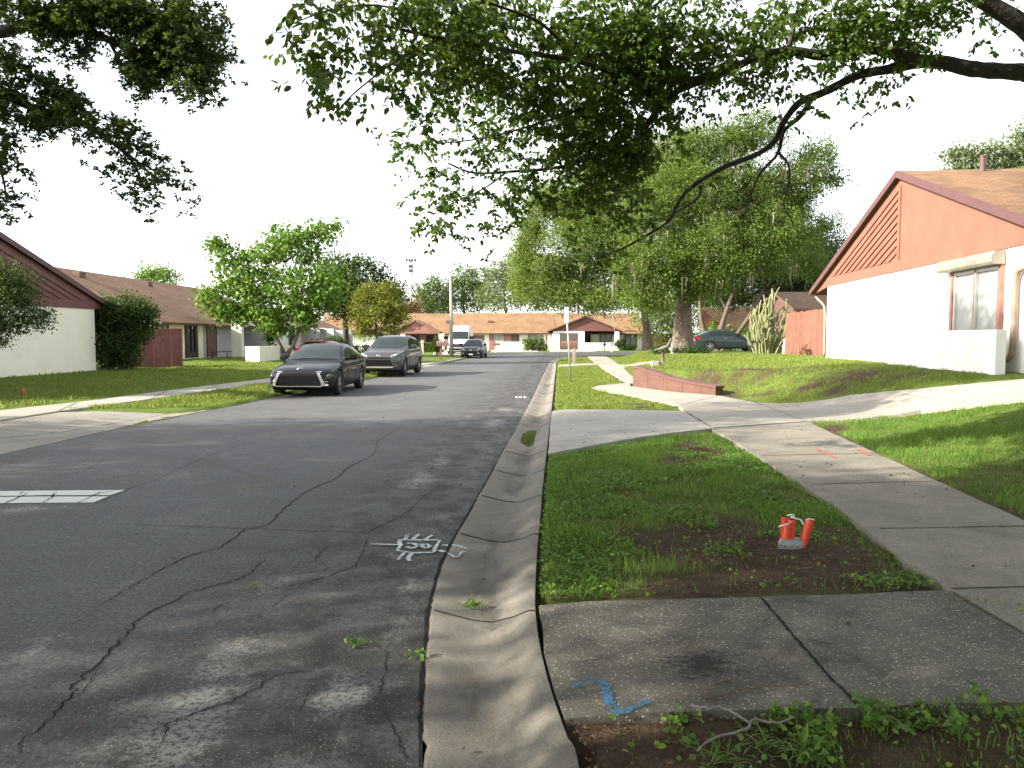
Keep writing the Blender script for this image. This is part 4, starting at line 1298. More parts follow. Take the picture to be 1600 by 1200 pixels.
class Car:
    def __init__(s, name, label, cat, loc, rotz, L, W, body_s, deck, halfw, low, green, belt, roofw, wheel_s, wr, paint, rim='rim', ww=0.21, spokes=5, group=None):
        """body_s: stations; deck/halfw/low: values there. green: (s,z) profile of the glasshouse top. belt: (z, halfwidth)."""
        s.L, s.W = L, W
        s.root = thing(name, label, cat, loc, rotz, group)
        s.bs, s.dk, s.hw, s.lo = body_s, deck, halfw, low
        s.gs = [g[0] for g in green]; s.gz = [g[1] for g in green]
        s.belt = belt; s.roofw = roofw
        ss = np.unique(np.concatenate([np.linspace(0, 0.5, 14), np.linspace(0.5, L - 0.4, 40), np.linspace(L - 0.4, L, 12)]))
        secs = []
        for t in ss:
            zd, w, zl = s.deckz(t), s.halfwid(t), float(smooth_interp(t, s.bs, s.lo))
            hgt = zd - zl
            half = [(0, zl), (w * .84, zl), (w * .95, zl + hgt * .13), (w * .985, zl + hgt * .40), (w, zl + hgt * .62), (w * .975, zl + hgt * .80), (w * .90, zd - 0.03), (w * .62, zd + 0.015), (0, zd + 0.03)]
            half = chaikin(half, 1)
            ring = [(x, t - L / 2, z) for x, z in half] + [(-x, t - L / 2, z) for x, z in half[-2:0:-1]]
            secs.append(ring)
        mb = MB(); mb.add(*loft(secs))
        o = mb.build('body', [paint], s.root, True)
        cuts = []
        for y in wheel_s:
            for sd in (-1, 1):
                c = MB(); c.lathe([(wr * 1.13, -0.22), (wr * 1.13, 0.3)], 32, M=Matrix.Translation((sd * (W / 2 - 0.06), y - L / 2, wr * 1.02)) @ Matrix.Rotation(math.pi / 2 * sd, 4, 'Y'))
                co = c.build('cutter', paint, s.root); cuts.append(co)
        bpy.context.view_layer.update()
        o = bool_cut(o, cuts)
        o.data.polygons.foreach_set('use_smooth', [True] * len(o.data.polygons)); o.data.set_sharp_from_angle(angle=R(35))
        s.body = o
        # dark wheel housings
        mb = MB()
        for y in wheel_s:
            mb.box(-W / 2 + 0.28, W / 2 - 0.28, y - L / 2 - wr * 1.1, y - L / 2 + wr * 1.1, 0.17, wr * 2.05)
        mb.box(-W / 2 + 0.2, W / 2 - 0.2, -L / 2 + 0.35, L / 2 - 0.35, 0.19, 0.32)
        mb.build('underbody', M['black_plastic'], s.root)
        # glasshouse
        secs = []
        gss = np.linspace(s.gs[0], s.gs[-1], 44)
        for t in gss:
            ring = s.gsec(t); secs.append([(x, t - L / 2, z) for x, z in ring] + [(-x, t - L / 2, z) for x, z in ring[-2::-1]])
        mb = MB(); mb.add(*loft(secs))
        s.cabin = mb.build('cabin', paint, s.root, True, 50)
        for y in wheel_s:
            for sd in (-1, 1):
                make_wheel(s.root, sd * (W / 2 - ww / 2 - 0.015), y - L / 2, wr, ww, sd, M[rim], spokes)

    def deckz(s, t): return float(smooth_interp(t, s.bs, s.dk))
    def halfwid(s, t): return float(smooth_interp(t, s.bs, s.hw, 0.04))
    def topz(s, t): return float(smooth_interp(t, s.gs, s.gz, 0.09))

    def topw(s, t):
        bz, bw = s.belt
        f = min(1, max(0, (s.topz(t) - bz) / (max(s.gz) - bz)))
        return bw + (s.roofw - bw) * f

    def gsec(s, t):
        bz, bw = s.belt
        bw = min(bw, s.halfwid(t) * 0.95)
        zt, wt = max(s.topz(t), bz - 0.02), s.topw(t)
        wt = min(wt, bw)
        e = max(0.02, min(0.06, (zt - bz) * 0.4))
        return [(bw, bz - 0.12), (bw, bz), (wt + (bw - wt) * .45, bz + (zt - bz) * .52), (wt, zt - e), (wt * .90, zt - e * .35), (wt * .6, zt), (0, zt + 0.012)]

    def screen(s, name, s0, s1, mat, off=0.012, inset=0.90, n=10):
        """windscreen or back light: the sloping top surface between two stations"""
        V, Fc = [], []
        for i in range(n + 1):
            t = s0 + (s1 - s0) * i / n
            dz = (s.topz(t + 0.02) - s.topz(t - 0.02)) / 0.04
            nn = Vector((0, -dz, 1)).normalized()
            for j in range(9):
                x = (j / 4 - 1)
                w = s.topw(t) * inset
                bow = (1 - abs(x) ** 3)
                p = Vector((x * w, t - s.L / 2, s.topz(t) - 0.022 * (1 - bow) + 0.012 * bow)) + nn * off
                V.append(p)
        for i in range(n):
            for j in range(8): Fc.append((i * 9 + j, i * 9 + j + 1, (i + 1) * 9 + j + 1, (i + 1) * 9 + j))
        mb = MB(); mb.add(V, Fc)
        return mb.build(name, mat, s.root, True)

    def side_window(s, s0, s1, mat, lo=0.10, hi=0.86, sd=1, off=0.012, n=10, name='side_window'):
        bz, bw = s.belt
        V, Fc = [], []
        for i in range(n + 1):
            t = s0 + (s1 - s0) * i / n
            ring = s.gsec(t)
            zt = ring[3][1]
            for f in (lo, (lo + hi) / 2, hi):
                z = bz + (zt - bz) * f
                x = float(np.interp(z, [ring[1][1], ring[2][1], ring[3][1] + 1e-4], [ring[1][0], ring[2][0], ring[3][0]])) + off
                V.append((sd * x, t - s.L / 2, z))
        for i in range(n):
            for j in range(2): Fc.append((i * 3 + j, i * 3 + j + 1, (i + 1) * 3 + j + 1, (i + 1) * 3 + j))
        mb = MB(); mb.add(V, Fc)
        return mb.build(name, mat, s.root, True)

    def plate(s, name, poly, mat, y, thick=0.02, parent=None, curve=0.0, back=0.35):
        """shape on the nose or tail: poly of (x,z); wraps back with distance from the middle"""
        n = len(poly)
        V = []
        for dy in (0, thick):
            for x, z in poly: V.append((x, y + curve * x * x + dy, z))
        Fc = [tuple(range(n)), tuple(range(n, 2 * n))[::-1]] + [(i, n + i, n + (i + 1) % n, (i + 1) % n) for i in range(n)]
        mb = MB(); mb.add(V, Fc)
        o = mb.build(name, mat, parent or s.root)
        return o

    def nose(s, x, z, d=0.012):
        """y of the body's front at (x,z)"""
        for t in np.linspace(0, 1.4, 141):
            w, zd, zl = s.halfwid(t), s.deckz(t), float(smooth_interp(t, s.bs, s.lo))
            if abs(x) <= w * (0.97 if z < zd - 0.1 else .9) and zl <= z <= zd: return t - s.L / 2 - d
        return -s.L / 2 + 0.9

    def patch(s, name, poly, mat, parent=None, d=0.015, res=7):
        """panel that lies on the nose: poly of 4 corners (x,z) -> grid following the body front"""
        V, Fc = [], []
        a, b, c, e = [Vector((p[0], 0, p[1])) for p in poly]
        for i in range(res + 1):
            for j in range(res + 1):
                u, v = i / res, j / res
                p = (a * (1 - u) + b * u) * (1 - v) + (e * (1 - u) + c * u) * v
                V.append((p.x, s.nose(p.x, p.z, d), p.z))
        for i in range(res):
            for j in range(res):
                k = i * (res + 1) + j
                Fc.append((k, k + res + 1, k + res + 2, k + 1))
        mb = MB(); mb.add(V, Fc)
        return mb.build(name, mat, parent or s.root, True)

    def mirror(s, sd, y, z, mat, sz=1.0):
        bw = s.belt[1]
        mb = MB()
        mb.bbox(sd * (bw + 0.05) if sd > 0 else -(bw + 0.27 * sz), (bw + 0.27 * sz) if sd > 0 else -(bw + 0.05), y - 0.07 * sz, y + 0.08 * sz, z - 0.02, z + 0.14 * sz, 0.035)
        mb.box(min(sd * (bw - 0.06), sd * (bw + 0.1)), max(sd * (bw - 0.06), sd * (bw + 0.1)), y - 0.03, y + 0.03, z - 0.02, z + 0.02)
        return mb.build('wing_mirror', mat, s.root, True, 40)

    def emblem(s, z, rx, rz, x=0, d=0.03, style='slant'):
        y = s.nose(0, z, d)
        mb = MB()
        ring = [(x + rx * math.cos(a), y, z + rz * math.sin(a)) for a in [i * math.tau / 20 for i in range(21)]]
        mb.tube(ring, 0.009, 6)
        if style == 'slant':
            mb.tube([(x - rx * .45, y, z - rz * .7), (x - rx * .25, y, z + rz * .7)], .010, 6); mb.tube([(x + rx * .25, y, z - rz * .7), (x + rx * .45, y, z + rz * .7)], .010, 6)
            mb.tube([(x - rx * .35, y, z - rz * .05), (x + rx * .35, y, z + rz * .05)], .010, 6)
        else:
            mb.tube([(x + rx * .42 * math.cos(a), y - .002, z + rz * .9 * math.sin(a)) for a in [i * math.tau / 16 for i in range(17)]], .009, 6)
            mb.tube([(x + rx * .62 * math.cos(a), y - .002, z + rz * .45 + rz * .42 * math.sin(a)) for a in [i * math.tau / 16 for i in range(17)]], .009, 6)
        return mb.build('badge', M['chrome'], s.root, True)

    def seam(s, pts, sd, mat=None, name='door_seam'):
        mb = MB(); mb.tube([(sd * x, t - s.L / 2, z) for x, t, z in pts], 0.006, 5)
        return mb.build(name, mat or M['black_plastic'], s.root)

    def flank(s, t, f):
        """point on the body side at station t and height fraction f"""
        zd, w, zl = s.deckz(t), s.halfwid(t), float(smooth_interp(t, s.bs, s.lo))
        return (float(np.interp(f, [0, .13, .40, .62, .80, .95], [.86, .95, .985, 1, .975, .90])) * w, t, zl + (zd - zl) * f)

    def door(s, s0, s1, sd, mat):
        """door skin: seam outline and handle"""
        o = s.seam([(lambda q: (q[0] + .001, q[1], q[2]))(s.flank(s0, f)) for f in (.12, .3, .5, .7, .9)] + [(lambda q: (q[0], q[1], q[2]))(s.flank(s0 + (s1 - s0) * k / 6, .10)) for k in range(0)], sd)
        q = s.flank(s1 - 0.18, .86); mb = MB()
        mb.bbox(min(sd * q[0], sd * (q[0] + .03)), max(sd * q[0], sd * (q[0] + .03)), q[1] - s.L / 2 - .1, q[1] - s.L / 2 + .1, q[2] - .012, q[2] + .018, .008)
        mb.build('door_handle', mat, s.root)


# --- black sedan
L, W = 4.91, 1.86
c = Car('parked_car', 'black sedan with wide dark grille between chrome slashes, parked nose on at kerb', 'car', (-5.72, 23.15, 0.0), R(-1.0), L, W,
        [0, .10, .3, .7, 1.2, 1.7, 2.6, 3.6, 4.2, 4.6, 4.82, 4.91],
        [.60, .70, .765, .83, .895, .95, .965, .985, 1.01, 1.02, .99, .80],
        [.70, .80, .875, .915, .925, .93, .93, .93, .92, .885, .83, .74],
        [.30, .20, .17, .17, .17, .17, .17, .17, .18, .22, .28, .42],
        [(1.45, .90), (1.75, 1.05), (2.1, 1.24), (2.5, 1.40), (2.9, 1.445), (3.3, 1.435), (3.7, 1.37), (4.1, 1.24), (4.45, 1.08), (4.65, .98)],
        (.95, .86), .60, (.93, 3.77), .345, M['paint_black'], 'rim')
SED = c
c.screen('windscreen', 1.62, 2.50, M['car_glass']); c.screen('rear_window', 3.66, 4.42, M['car_glass'])
for sd in (-1, 1):
    c.side_window(2.0, 2.92, M['car_glass'], sd=sd); c.side_window(3.0, 3.85, M['car_glass'], sd=sd)
    c.mirror(sd, 2.02 - L / 2, 0.98, M['black_plastic'] if sd > 0 else M['paint_black'])
    c.door(1.75, 2.95, sd, M['paint_black']); c.door(2.95, 3.95, sd, M['paint_black'])
    c.patch('headlight', [(sd * .70, .52), (sd * .84, .54), (sd * .86, .66), (sd * .70, .655)], M['black_plastic'])
    c.patch('headlight_lens', [(sd * .74, .565), (sd * .82, .57), (sd * .83, .615), (sd * .74, .61)], M['lamp_glass'], d=.022)
    c.patch('fog_light', [(sd * .70, .405), (sd * .83, .41), (sd * .83, .44), (sd * .70, .435)], M['chrome'], d=.02)
    c.patch('chrome_slash', [(sd * .50, .655), (sd * .575, .655), (sd * .72, .36), (sd * .62, .36)], M['chrome'], d=.026)
    c.patch('chrome_corner', [(sd * .60, .30), (sd * .80, .31), (sd * .78, .345), (sd * .62, .365)], M['chrome'], d=.022)
c.patch('grille', [(-.62, .33), (.62, .33), (.50, .66), (-.50, .66)], M['black_plastic'], d=.014)
c.patch('light_bar', [(-.82, .672), (.82, .672), (.82, .70), (-.82, .70)], M['lamp_glass'], d=.018)
c.patch('chrome_strip', [(-.60, .262), (.60, .262), (.62, .305), (-.62, .305)], M['chrome'], d=.02)
c.patch('lower_lip', [(-.72, .20), (.72, .20), (.72, .25), (-.72, .25)], M['black_plastic'], d=.02)
c.emblem(.745, .085, .038, d=.035)

# --- grey compact SUV
L, W = 4.60, 1.845
c = Car('parked_car', 'grey compact SUV with black roof rails and trapezoid lower grille behind the sedan', 'car', (-5.18, 33.35, 0.04), R(-5.5), L, W,
        [0, .12, .35, .8, 1.2, 1.55, 2.4, 3.4, 4.1, 4.45, 4.60],
        [.74, .90, .99, 1.04, 1.09, 1.13, 1.13, 1.15, 1.17, 1.15, 1.0],
        [.70, .82, .89, .915, .92, .92, .92, .92, .905, .87, .80],
        [.36, .26, .22, .21, .21, .21, .21, .21, .24, .28, .4],
        [(1.25, 1.06), (1.5, 1.18), (1.85, 1.42), (2.2, 1.60), (2.5, 1.66), (3.2, 1.675), (3.9, 1.61), (4.2, 1.42), (4.4, 1.20), (4.46, 1.1)],
        (1.12, .86), .63, (.92, 3.58), .36, M['paint_grey'], 'rim', 0.23)
SUV = c
c.screen('windscreen', 1.42, 2.18, M['car_glass']); c.screen('rear_window', 4.0, 4.38, M['car_glass'])
for sd in (-1, 1):
    c.side_window(1.95, 2.75, M['car_glass'], sd=sd); c.side_window(2.83, 3.55, M['car_glass'], sd=sd); c.side_window(3.63, 4.0, M['car_glass'], .12, .8, sd=sd)
    c.mirror(sd, 1.86 - L / 2, 1.12, M['paint_navy'], 1.1)
    c.door(1.6, 2.78, sd, M['paint_grey']); c.door(2.78, 3.7, sd, M['paint_grey'])
    c.patch('headlight', [(sd * .46, .80), (sd * .82, .86), (sd * .80, .965), (sd * .50, .855)], M['lamp_glass'])
    c.patch('fog_light', [(sd * .68, .50), (sd * .80, .50), (sd * .80, .66), (sd * .70, .62)], M['black_plastic'])
    c.patch('bumper_guard', [(sd * .47, .69), (sd * .53, .74), (sd * .80, .42), (sd * .70, .38)], M['rim_dark'], d=.03)
    mb = MB(); mb.tube(spline([(sd * .60, 2.35 - L / 2, 1.63), (sd * .60, 2.5 - L / 2, 1.70), (sd * .60, 3.7 - L / 2, 1.69), (sd * .60, 3.9 - L / 2, 1.62)], 4), .02, 8); mb.build('roof_rail', M['black_plastic'], c.root, True)
    mb = MB(); q0 = c.flank(1.35, .06); q1 = c.flank(3.15, .06)
    mb.bbox(min(sd * (q0[0] - .05), sd * (q0[0] + .055)), max(sd * (q0[0] - .05), sd * (q0[0] + .055)), q0[1] - L / 2, q1[1] - L / 2, .22, .36, .02); mb.build('sill_cladding', M['black_plastic'], c.root)
c.patch('upper_grille', [(-.50, .735), (.50, .735), (.40, .79), (-.40, .79)], M['black_plastic'], d=.02)
c.patch('nose_panel', [(-.46, .80), (.46, .80), (.46, .86), (-.46, .86)], M['paint_grey'], d=.018)
c.patch('lower_grille', [(-.60, .44), (.60, .44), (.47, .68), (-.47, .68)], M['black_plastic'], d=.018)
c.patch('skid_plate', [(-.58, .345), (.58, .345), (.60, .40), (-.60, .40)], M['beige_metal'], d=.025)
c.emblem(.815, .09, .06, d=.04, style='oval')

# --- small dark hatchback far down the street
L, W = 4.1, 1.74
c = Car('parked_car', 'small dark blue grey hatchback parked before the white van', 'car', (-3.05, 62.2, 0.0), R(-5), L, W,
        [0, .12, .35, .8, 1.1, 2.2, 3.3, 3.8, 4.02, 4.1], [.66, .78, .85, .93, 1.0, 1.0, 1.03, 1.03, 1.0, .85], [.62, .75, .83, .86, .87, .87, .87, .84, .80, .74],
        [.30, .2, .17, .17, .17, .17, .17, .2, .26, .36],
        [(.85, .93), (1.15, 1.10), (1.6, 1.36), (2.0, 1.49), (2.6, 1.525), (3.2, 1.48), (3.7, 1.3), (3.98, 1.05)], (1.0, .81), .57, (.78, 3.32), .31, M['paint_navy'], 'rim', .19)
c.screen('windscreen', .95, 1.85, M['car_glass']); c.screen('rear_window', 3.4, 3.85, M['car_glass'])
for sd in (-1, 1):
    c.side_window(1.45, 2.3, M['car_glass'], sd=sd); c.side_window(2.38, 3.2, M['car_glass'], sd=sd)
    c.mirror(sd, 1.35 - L / 2, 1.0, M['black_plastic'])
    c.patch('headlight', [(sd * .46, .62), (sd * .74, .68), (sd * .72, .80), (sd * .52, .70)], M['chrome'])
    c.patch('fog_light', [(sd * .55, .36), (sd * .68, .36), (sd * .68, .44), (sd * .55, .44)], M['lamp_glass'])
c.patch('grille', [(-.5, .34), (.5, .34), (.42, .56), (-.42, .56)], M['black_plastic'])
c.patch('chrome_strip', [(-.44, .60), (.44, .60), (.46, .625), (-.46, .625)], M['chrome'], d=.02)
c.emblem(.66, .06, .045, style='oval')
pl = MB(); pl.box(-.16, .16, -L / 2 - .05, -L / 2 - .03, .27, .36); pl.build('number_plate', M['white_paint'], c.root)

# --- white high-roof van
L, W = 5.6, 2.06
c = Car('van', 'white high roof van with dark grille standing on the far driveway', 'van', (-5.0, 75.2, 0.06), R(-3), L, W,
        [0, .12, .3, .7, 1.05, 1.4, 2.5, 5.2, 5.6], [.98, 1.10, 1.18, 1.27, 1.36, 1.42, 1.42, 1.42, 1.42], [.86, .95, .99, 1.02, 1.03, 1.03, 1.03, 1.03, 1.02],
        [.42, .3, .27, .27, .27, .27, .27, .27, .3], [(.78, 1.20), (1.0, 1.42), (1.35, 1.85), (1.6, 2.15), (1.9, 2.42), (2.4, 2.66), (3.0, 2.74), (5.3, 2.74), (5.56, 2.70), (5.59, 1.4)],
        (1.38, .99), .82, (.98, 4.5), .36, M['paint_white'], 'rim_dark', .22)
c.screen('windscreen', .98, 1.62, M['car_glass'], .02, .93)
for sd in (-1, 1):
    c.side_window(1.35, 2.1, M['car_glass'], .02, .62, sd=sd)
    c.mirror(sd, 1.2 - L / 2, 1.45, M['black_plastic'], 1.8)
    c.patch('headlight', [(sd * .62, .80), (sd * .88, .84), (sd * .86, 1.08), (sd * .64, 1.04)], M['lamp_glass'])
    c.seam([(1.035, 1.2, .5), (1.035, 1.2, 1.36)], sd); c.seam([(1.035, 2.2, .5), (1.035, 2.2, 1.36)], sd)
c.patch('grille', [(-.60, .64), (.60, .64), (.58, 1.06), (-.58, 1.06)], M['rim_dark'])
for z in (.72, .84, .98): c.patch('grille_bar', [(-.56, z), (.56, z), (.56, z + .03), (-.56, z + .03)], M['chrome'], d=.026)
c.patch('bumper', [(-.84, .38), (.84, .38), (.84, .58), (-.84, .58)], M['black_plastic'], d=.03)
c.emblem(.91, .14, .06, d=.04)

# --- red car behind the sedan
L, W = 4.2, 1.78
c = Car('parked_car', 'red hatchback mostly hidden behind the black sedan', 'car', (-9.25, 38.0, 0.06), R(176), L, W,
        [0, .12, .35, .8, 1.2, 2.2, 3.4, 3.9, 4.12, 4.2], [.64, .76, .84, .92, .98, 1.0, 1.03, 1.03, 1.0, .8], [.62, .76, .85, .88, .89, .89, .89, .86, .82, .74],
        [.3, .2, .17, .17, .17, .17, .17, .2, .26, .36],
        [(1.1, .95), (1.4, 1.12), (1.8, 1.34), (2.15, 1.38), (2.7, 1.43), (3.4, 1.41), (3.85, 1.29), (4.08, 1.06)], (.97, .83), .62, (.85, 3.42), .32, M['paint_red'], 'rim', .2)
c.screen('windscreen', 1.2, 2.05, M['car_glass']); c.screen('rear_window', 3.6, 4.0, M['car_glass'])
for sd in (-1, 1):
    c.side_window(1.75, 2.55, M['car_glass'], sd=sd); c.side_window(2.63, 3.5, M['car_glass'], sd=sd)
    c.mirror(sd, 1.6 - L / 2, 1.0, M['paint_red'])
mb = MB(); mb.bbox(-.60, .60, 3.7 - L / 2, 4.15 - L / 2, 1.38, 1.42, .015); mb.build('spoiler', M['paint_red'], c.root)

# --- slate green sedan beside the oak, seen from its right side
L, W = 4.75, 1.84
q = D(1136, 549, 50.5)
c = Car('parked_car', 'slate green fastback sedan parked between oak trunk and tall cactus', 'car', (q.x, 50.5, float(hz(q.x, 50.5)) + .01), R(90), L, W,
        [0, .10, .3, .7, 1.2, 1.7, 2.6, 3.6, 4.2, 4.5, 4.68, 4.75], [.60, .70, .765, .83, .88, .93, .95, .98, 1.02, 1.03, 1.0, .80],
        [.70, .80, .87, .905, .915, .92, .92, .92, .905, .87, .82, .74], [.30, .20, .17, .17, .17, .17, .17, .17, .18, .22, .28, .42],
        [(1.40, .90), (1.7, 1.05), (2.1, 1.27), (2.45, 1.40), (2.9, 1.45), (3.3, 1.43), (3.7, 1.34), (4.1, 1.20), (4.5, 1.05), (4.62, .98)],
        (.95, .85), .60, (.92, 3.72), .335, M['paint_green'], 'rim')
c.screen('windscreen', 1.6, 2.4, M['car_glass']); c.screen('rear_window', 3.62, 4.4, M['car_glass'])
for sd in (-1, 1):
    c.side_window(1.95, 2.85, M['car_glass'], sd=sd); c.side_window(2.93, 3.75, M['car_glass'], sd=sd)
    c.mirror(sd, 1.98 - L / 2, 0.97, M['black_plastic'])
    c.door(1.7, 2.9, sd, M['chrome']); c.door(2.9, 3.8, sd, M['chrome'])
    x, t, z = c.flank(4.45, .72)
    mb = MB(); mb.bbox(min(sd * (x - .3), sd * (x + .012)), max(sd * (x - .3), sd * (x + .012)), 4.30 - L / 2, 4.73 - L / 2, .78, .93, .02); mb.build('tail_light', M['red_lens'], c.root)
# ------------------------------------------------------------------ foliage
def unit(v):
    return v / np.maximum(1e-9, np.linalg.norm(v, axis=1, keepdims=True))


def leaf_arrays(P, size, rng, droop=0.3, var=0.35, width=0.30, fold=True, dirs=None):
    n = len(P)
    s = size * (1 + var * (rng.random(n) * 2 - 1))[:, None]
    d = rng.normal(size=(n, 3)) if dirs is None else dirs + rng.normal(size=(n, 3)) * 0.45
    d[:, 2] -= droop
    d = unit(d)
    nn = rng.normal(size=(n, 3)) * 0.8 + np.array([0, 0, 0.9])
    sd = unit(np.cross(d, nn)); nn = unit(np.cross(sd, d))
    if not fold:
        V = np.stack([P, P + d * s * .45 + sd * s * width, P + d * s, P + d * s * .45 - sd * s * width], 1).reshape(-1, 3)
        Fq = (np.arange(n) * 4)[:, None] + np.array([0, 1, 2, 3])
        return V, Fq
    up = nn * s * 0.06
    V = np.stack([P, P + d * s * .33 + sd * s * width * .92 + up, P + d * s * .70 + sd * s * width * .70 + up, P + d * s,
                  P + d * s * .70 - sd * s * width * .70 + up, P + d * s * .33 - sd * s * width * .92 + up], 1).reshape(-1, 3)
    b = (np.arange(n) * 6)[:, None]
    Fq = np.concatenate([b + np.array([0, 1, 2, 3]), b + np.array([0, 3, 4, 5])], 0)
    return V, Fq


def crown_points(blobs, n, rng, clump=0.35, per=36, shell=0.45, squash=0.75):
    """leaf positions gathered in clumps that sit mostly in the outer part of each blob"""
    vol = np.array([(b[3] * b[4] * b[5]) ** (2 / 3) * (b[6] if len(b) > 6 else 1) for b in blobs]); vol = vol / vol.sum()
    out = []
    for b, f in zip(blobs, vol):
        m = max(3, int(n * f / per))
        u = unit(rng.normal(size=(m, 3)))
        r = (shell + (1 - shell) * rng.random(m) ** 0.6) * (1 + 0.10 * rng.normal(size=m))
        c = np.array(b[:3]) + u * r[:, None] * np.array(b[3:6])
        k = rng.poisson(per, m) + 4
        cc = np.repeat(c, k, 0)
        sg = np.repeat(clump * (0.55 + 0.9 * rng.random(m)), k)[:, None]
        out.append(cc + rng.normal(size=cc.shape) * sg * np.array([1, 1, squash]))
    return np.concatenate(out, 0)


def limb(mb, a, b, r0, r1, bend=0.15, n=6, mi=0, seg=7):
    a = Vector(a); b = Vector(b); L = (b - a).length
    k1 = a.lerp(b, 0.35) + Vector((random.uniform(-1, 1), random.uniform(-1, 1), random.uniform(0.0, 1))) * L * bend
    k2 = a.lerp(b, 0.7) + Vector((random.uniform(-1, 1), random.uniform(-1, 1), random.uniform(0.0, 1))) * L * bend
    P = spline([a, k1, k2, b], seg)
    rr = [r0 + (r1 - r0) * i / (len(P) - 1) for i in range(len(P))]
    mb.tube(P, rr, n, mi)
    return P


def tree(name, label, cat, base, trunks, blobs, n, size, leaf, bark, seed=1, clump=0.35, per=36, group=None, fold=False, droop=0.3, width=0.3, shell=0.45, moss=0, flare=1.0, twig=0.03, limbs=True, lower=None):
    """base: ground point; trunks: list of (list of local points, r0, r1); blobs local (x,y,z,rx,ry,rz[,weight])"""
    rng = np.random.default_rng(seed); random.seed(seed)
    t = thing(name, label, cat, base, 0, group)
    mb = MB()
    tips = []
    for pts, r0, r1 in trunks:
        P = spline([Vector(p) for p in pts], 6)
        k = len(P)
        rr = [(r0 + (r1 - r0) * i / (k - 1)) * (1 + (0.55 * flare) * math.exp(-6.0 * i / k)) for i in range(k)]
        mb.tube(P, rr, 10)
        tips.append((P[-1], r1, P))
    if limbs:
        for b in blobs:
            c = Vector(b[:3])
            tp = min(tips, key=lambda q: (q[0] - c).length)
            st = tp[2][int(len(tp[2]) * random.uniform(0.6, 0.98))]
            P = limb(mb, st, c, max(twig, tp[1] * random.uniform(0.35, 0.6)), twig * 0.6, 0.10)
            for _ in range(3):
                u = Vector(rng.normal(size=3)); u.normalize()
                e = c + Vector((u.x * b[3], u.y * b[4], u.z * b[5])) * 0.8
                limb(mb, P[random.randrange(len(P) // 2, len(P))], e, twig * 0.7, twig * 0.25, 0.1, 5, 0, 4)
    mb.build('trunk', bark, t, True)
    P = crown_points(blobs, n, rng, clump, per, shell)
    if lower is not None: P = P[P[:, 2] > lower]
    V, Fq = leaf_arrays(P, size, rng, droop, 0.4, width, fold)
    np_mesh('crown', V, Fq, leaf, t, smooth=False)
    if moss:
        k = moss
        ii = rng.integers(0, len(P), k)
        S = P[ii]
        Vm, Fm = [], []
        for j in range(k):
            for q in range(5):
                a = S[j] + rng.normal(size=3) * [0.12, 0.12, 0.1]
                ln = rng.uniform(0.4, 1.5); w = rng.uniform(0.02, 0.05)
                th = rng.uniform(0, math.pi); sx, sy = math.cos(th) * w, math.sin(th) * w
                b0 = len(Vm)
                for i in range(4):
                    f = i / 3; off = rng.normal(size=2) * 0.05 * (i > 0)
                    ww = (1 - f * 0.9)
                    Vm += [(a[0] + off[0] + sx * ww, a[1] + off[1] + sy * ww, a[2] - ln * f), (a[0] + off[0] - sx * ww, a[1] + off[1] - sy * ww, a[2] - ln * f)]
                for i in range(3): Fm.append((b0 + 2 * i, b0 + 2 * i + 1, b0 + 2 * i + 3, b0 + 2 * i + 2))
        tag(np_mesh('moss', Vm, Fm, M['moss'], t), kind='stuff')
    return t


def px_blobs(base, lst, Y, dfac=0.8):
    """(px,py,rpx,rpy[,dY[,weight]]) ellipses in the photograph at distance Y -> local blobs of real size"""
    out = []
    for b in lst:
        dy = b[4] if len(b) > 4 else 0
        c = D(b[0], b[1], Y + dy); k = (Y + dy) / F
        rx, rz = b[2] * k, b[3] * k
        out.append((c.x - base[0], c.y - base[1], c.z - base[2], rx, max(rx, rz) * dfac, rz, b[5] if len(b) > 5 else 1))
    return out


def gb(px, py, Y):
    p = D(px, py, Y)
    return Vector((p.x, Y, float(hz(p.x, Y)) - 0.03))


# --- the two oaks on the right lawn and the mass behind them
B = gb(1066, 553, 44)
tree('oak_tree', 'broad oak with thick straight trunk on the raised lawn left of the green sedan', 'tree', B,
     [([(0, 0, -.2), (0.02, 0, 1.2), (0.05, .1, 2.6), (0.2, .2, 4.2), (0.1, .2, 6.0)], .56, .36)],
     px_blobs(B, [(1000, 420, 40, 36, -2), (1015, 350, 55, 50, 0), (1080, 300, 70, 50, 0), (1150, 290, 55, 45, 1), (1195, 300, 45, 40, 2), (1110, 225, 60, 30, 2), (1175, 210, 50, 30, 2),
                  (1250, 280, 40, 42, 2), (1235, 330, 30, 30, 2), (1030, 410, 60, 50, -1), (1120, 390, 70, 55, -1), (1200, 370, 60, 60, 0), (1060, 250, 50, 45, 1), (1280, 235, 26, 24, 3), (1300, 275, 22, 18, 3), (1010, 465, 40, 22, -2), (1255, 365, 30, 28, 2), (1270, 410, 24, 22, 3), (1100, 440, 50, 25, -1)], 44, 0.9),
     165000, 0.12, M['leaf_mid'], M['bark_pale'], 3, 0.34, 75, droop=0.5, moss=190, twig=0.05, shell=0.4)
B = gb(1012, 545, 66)
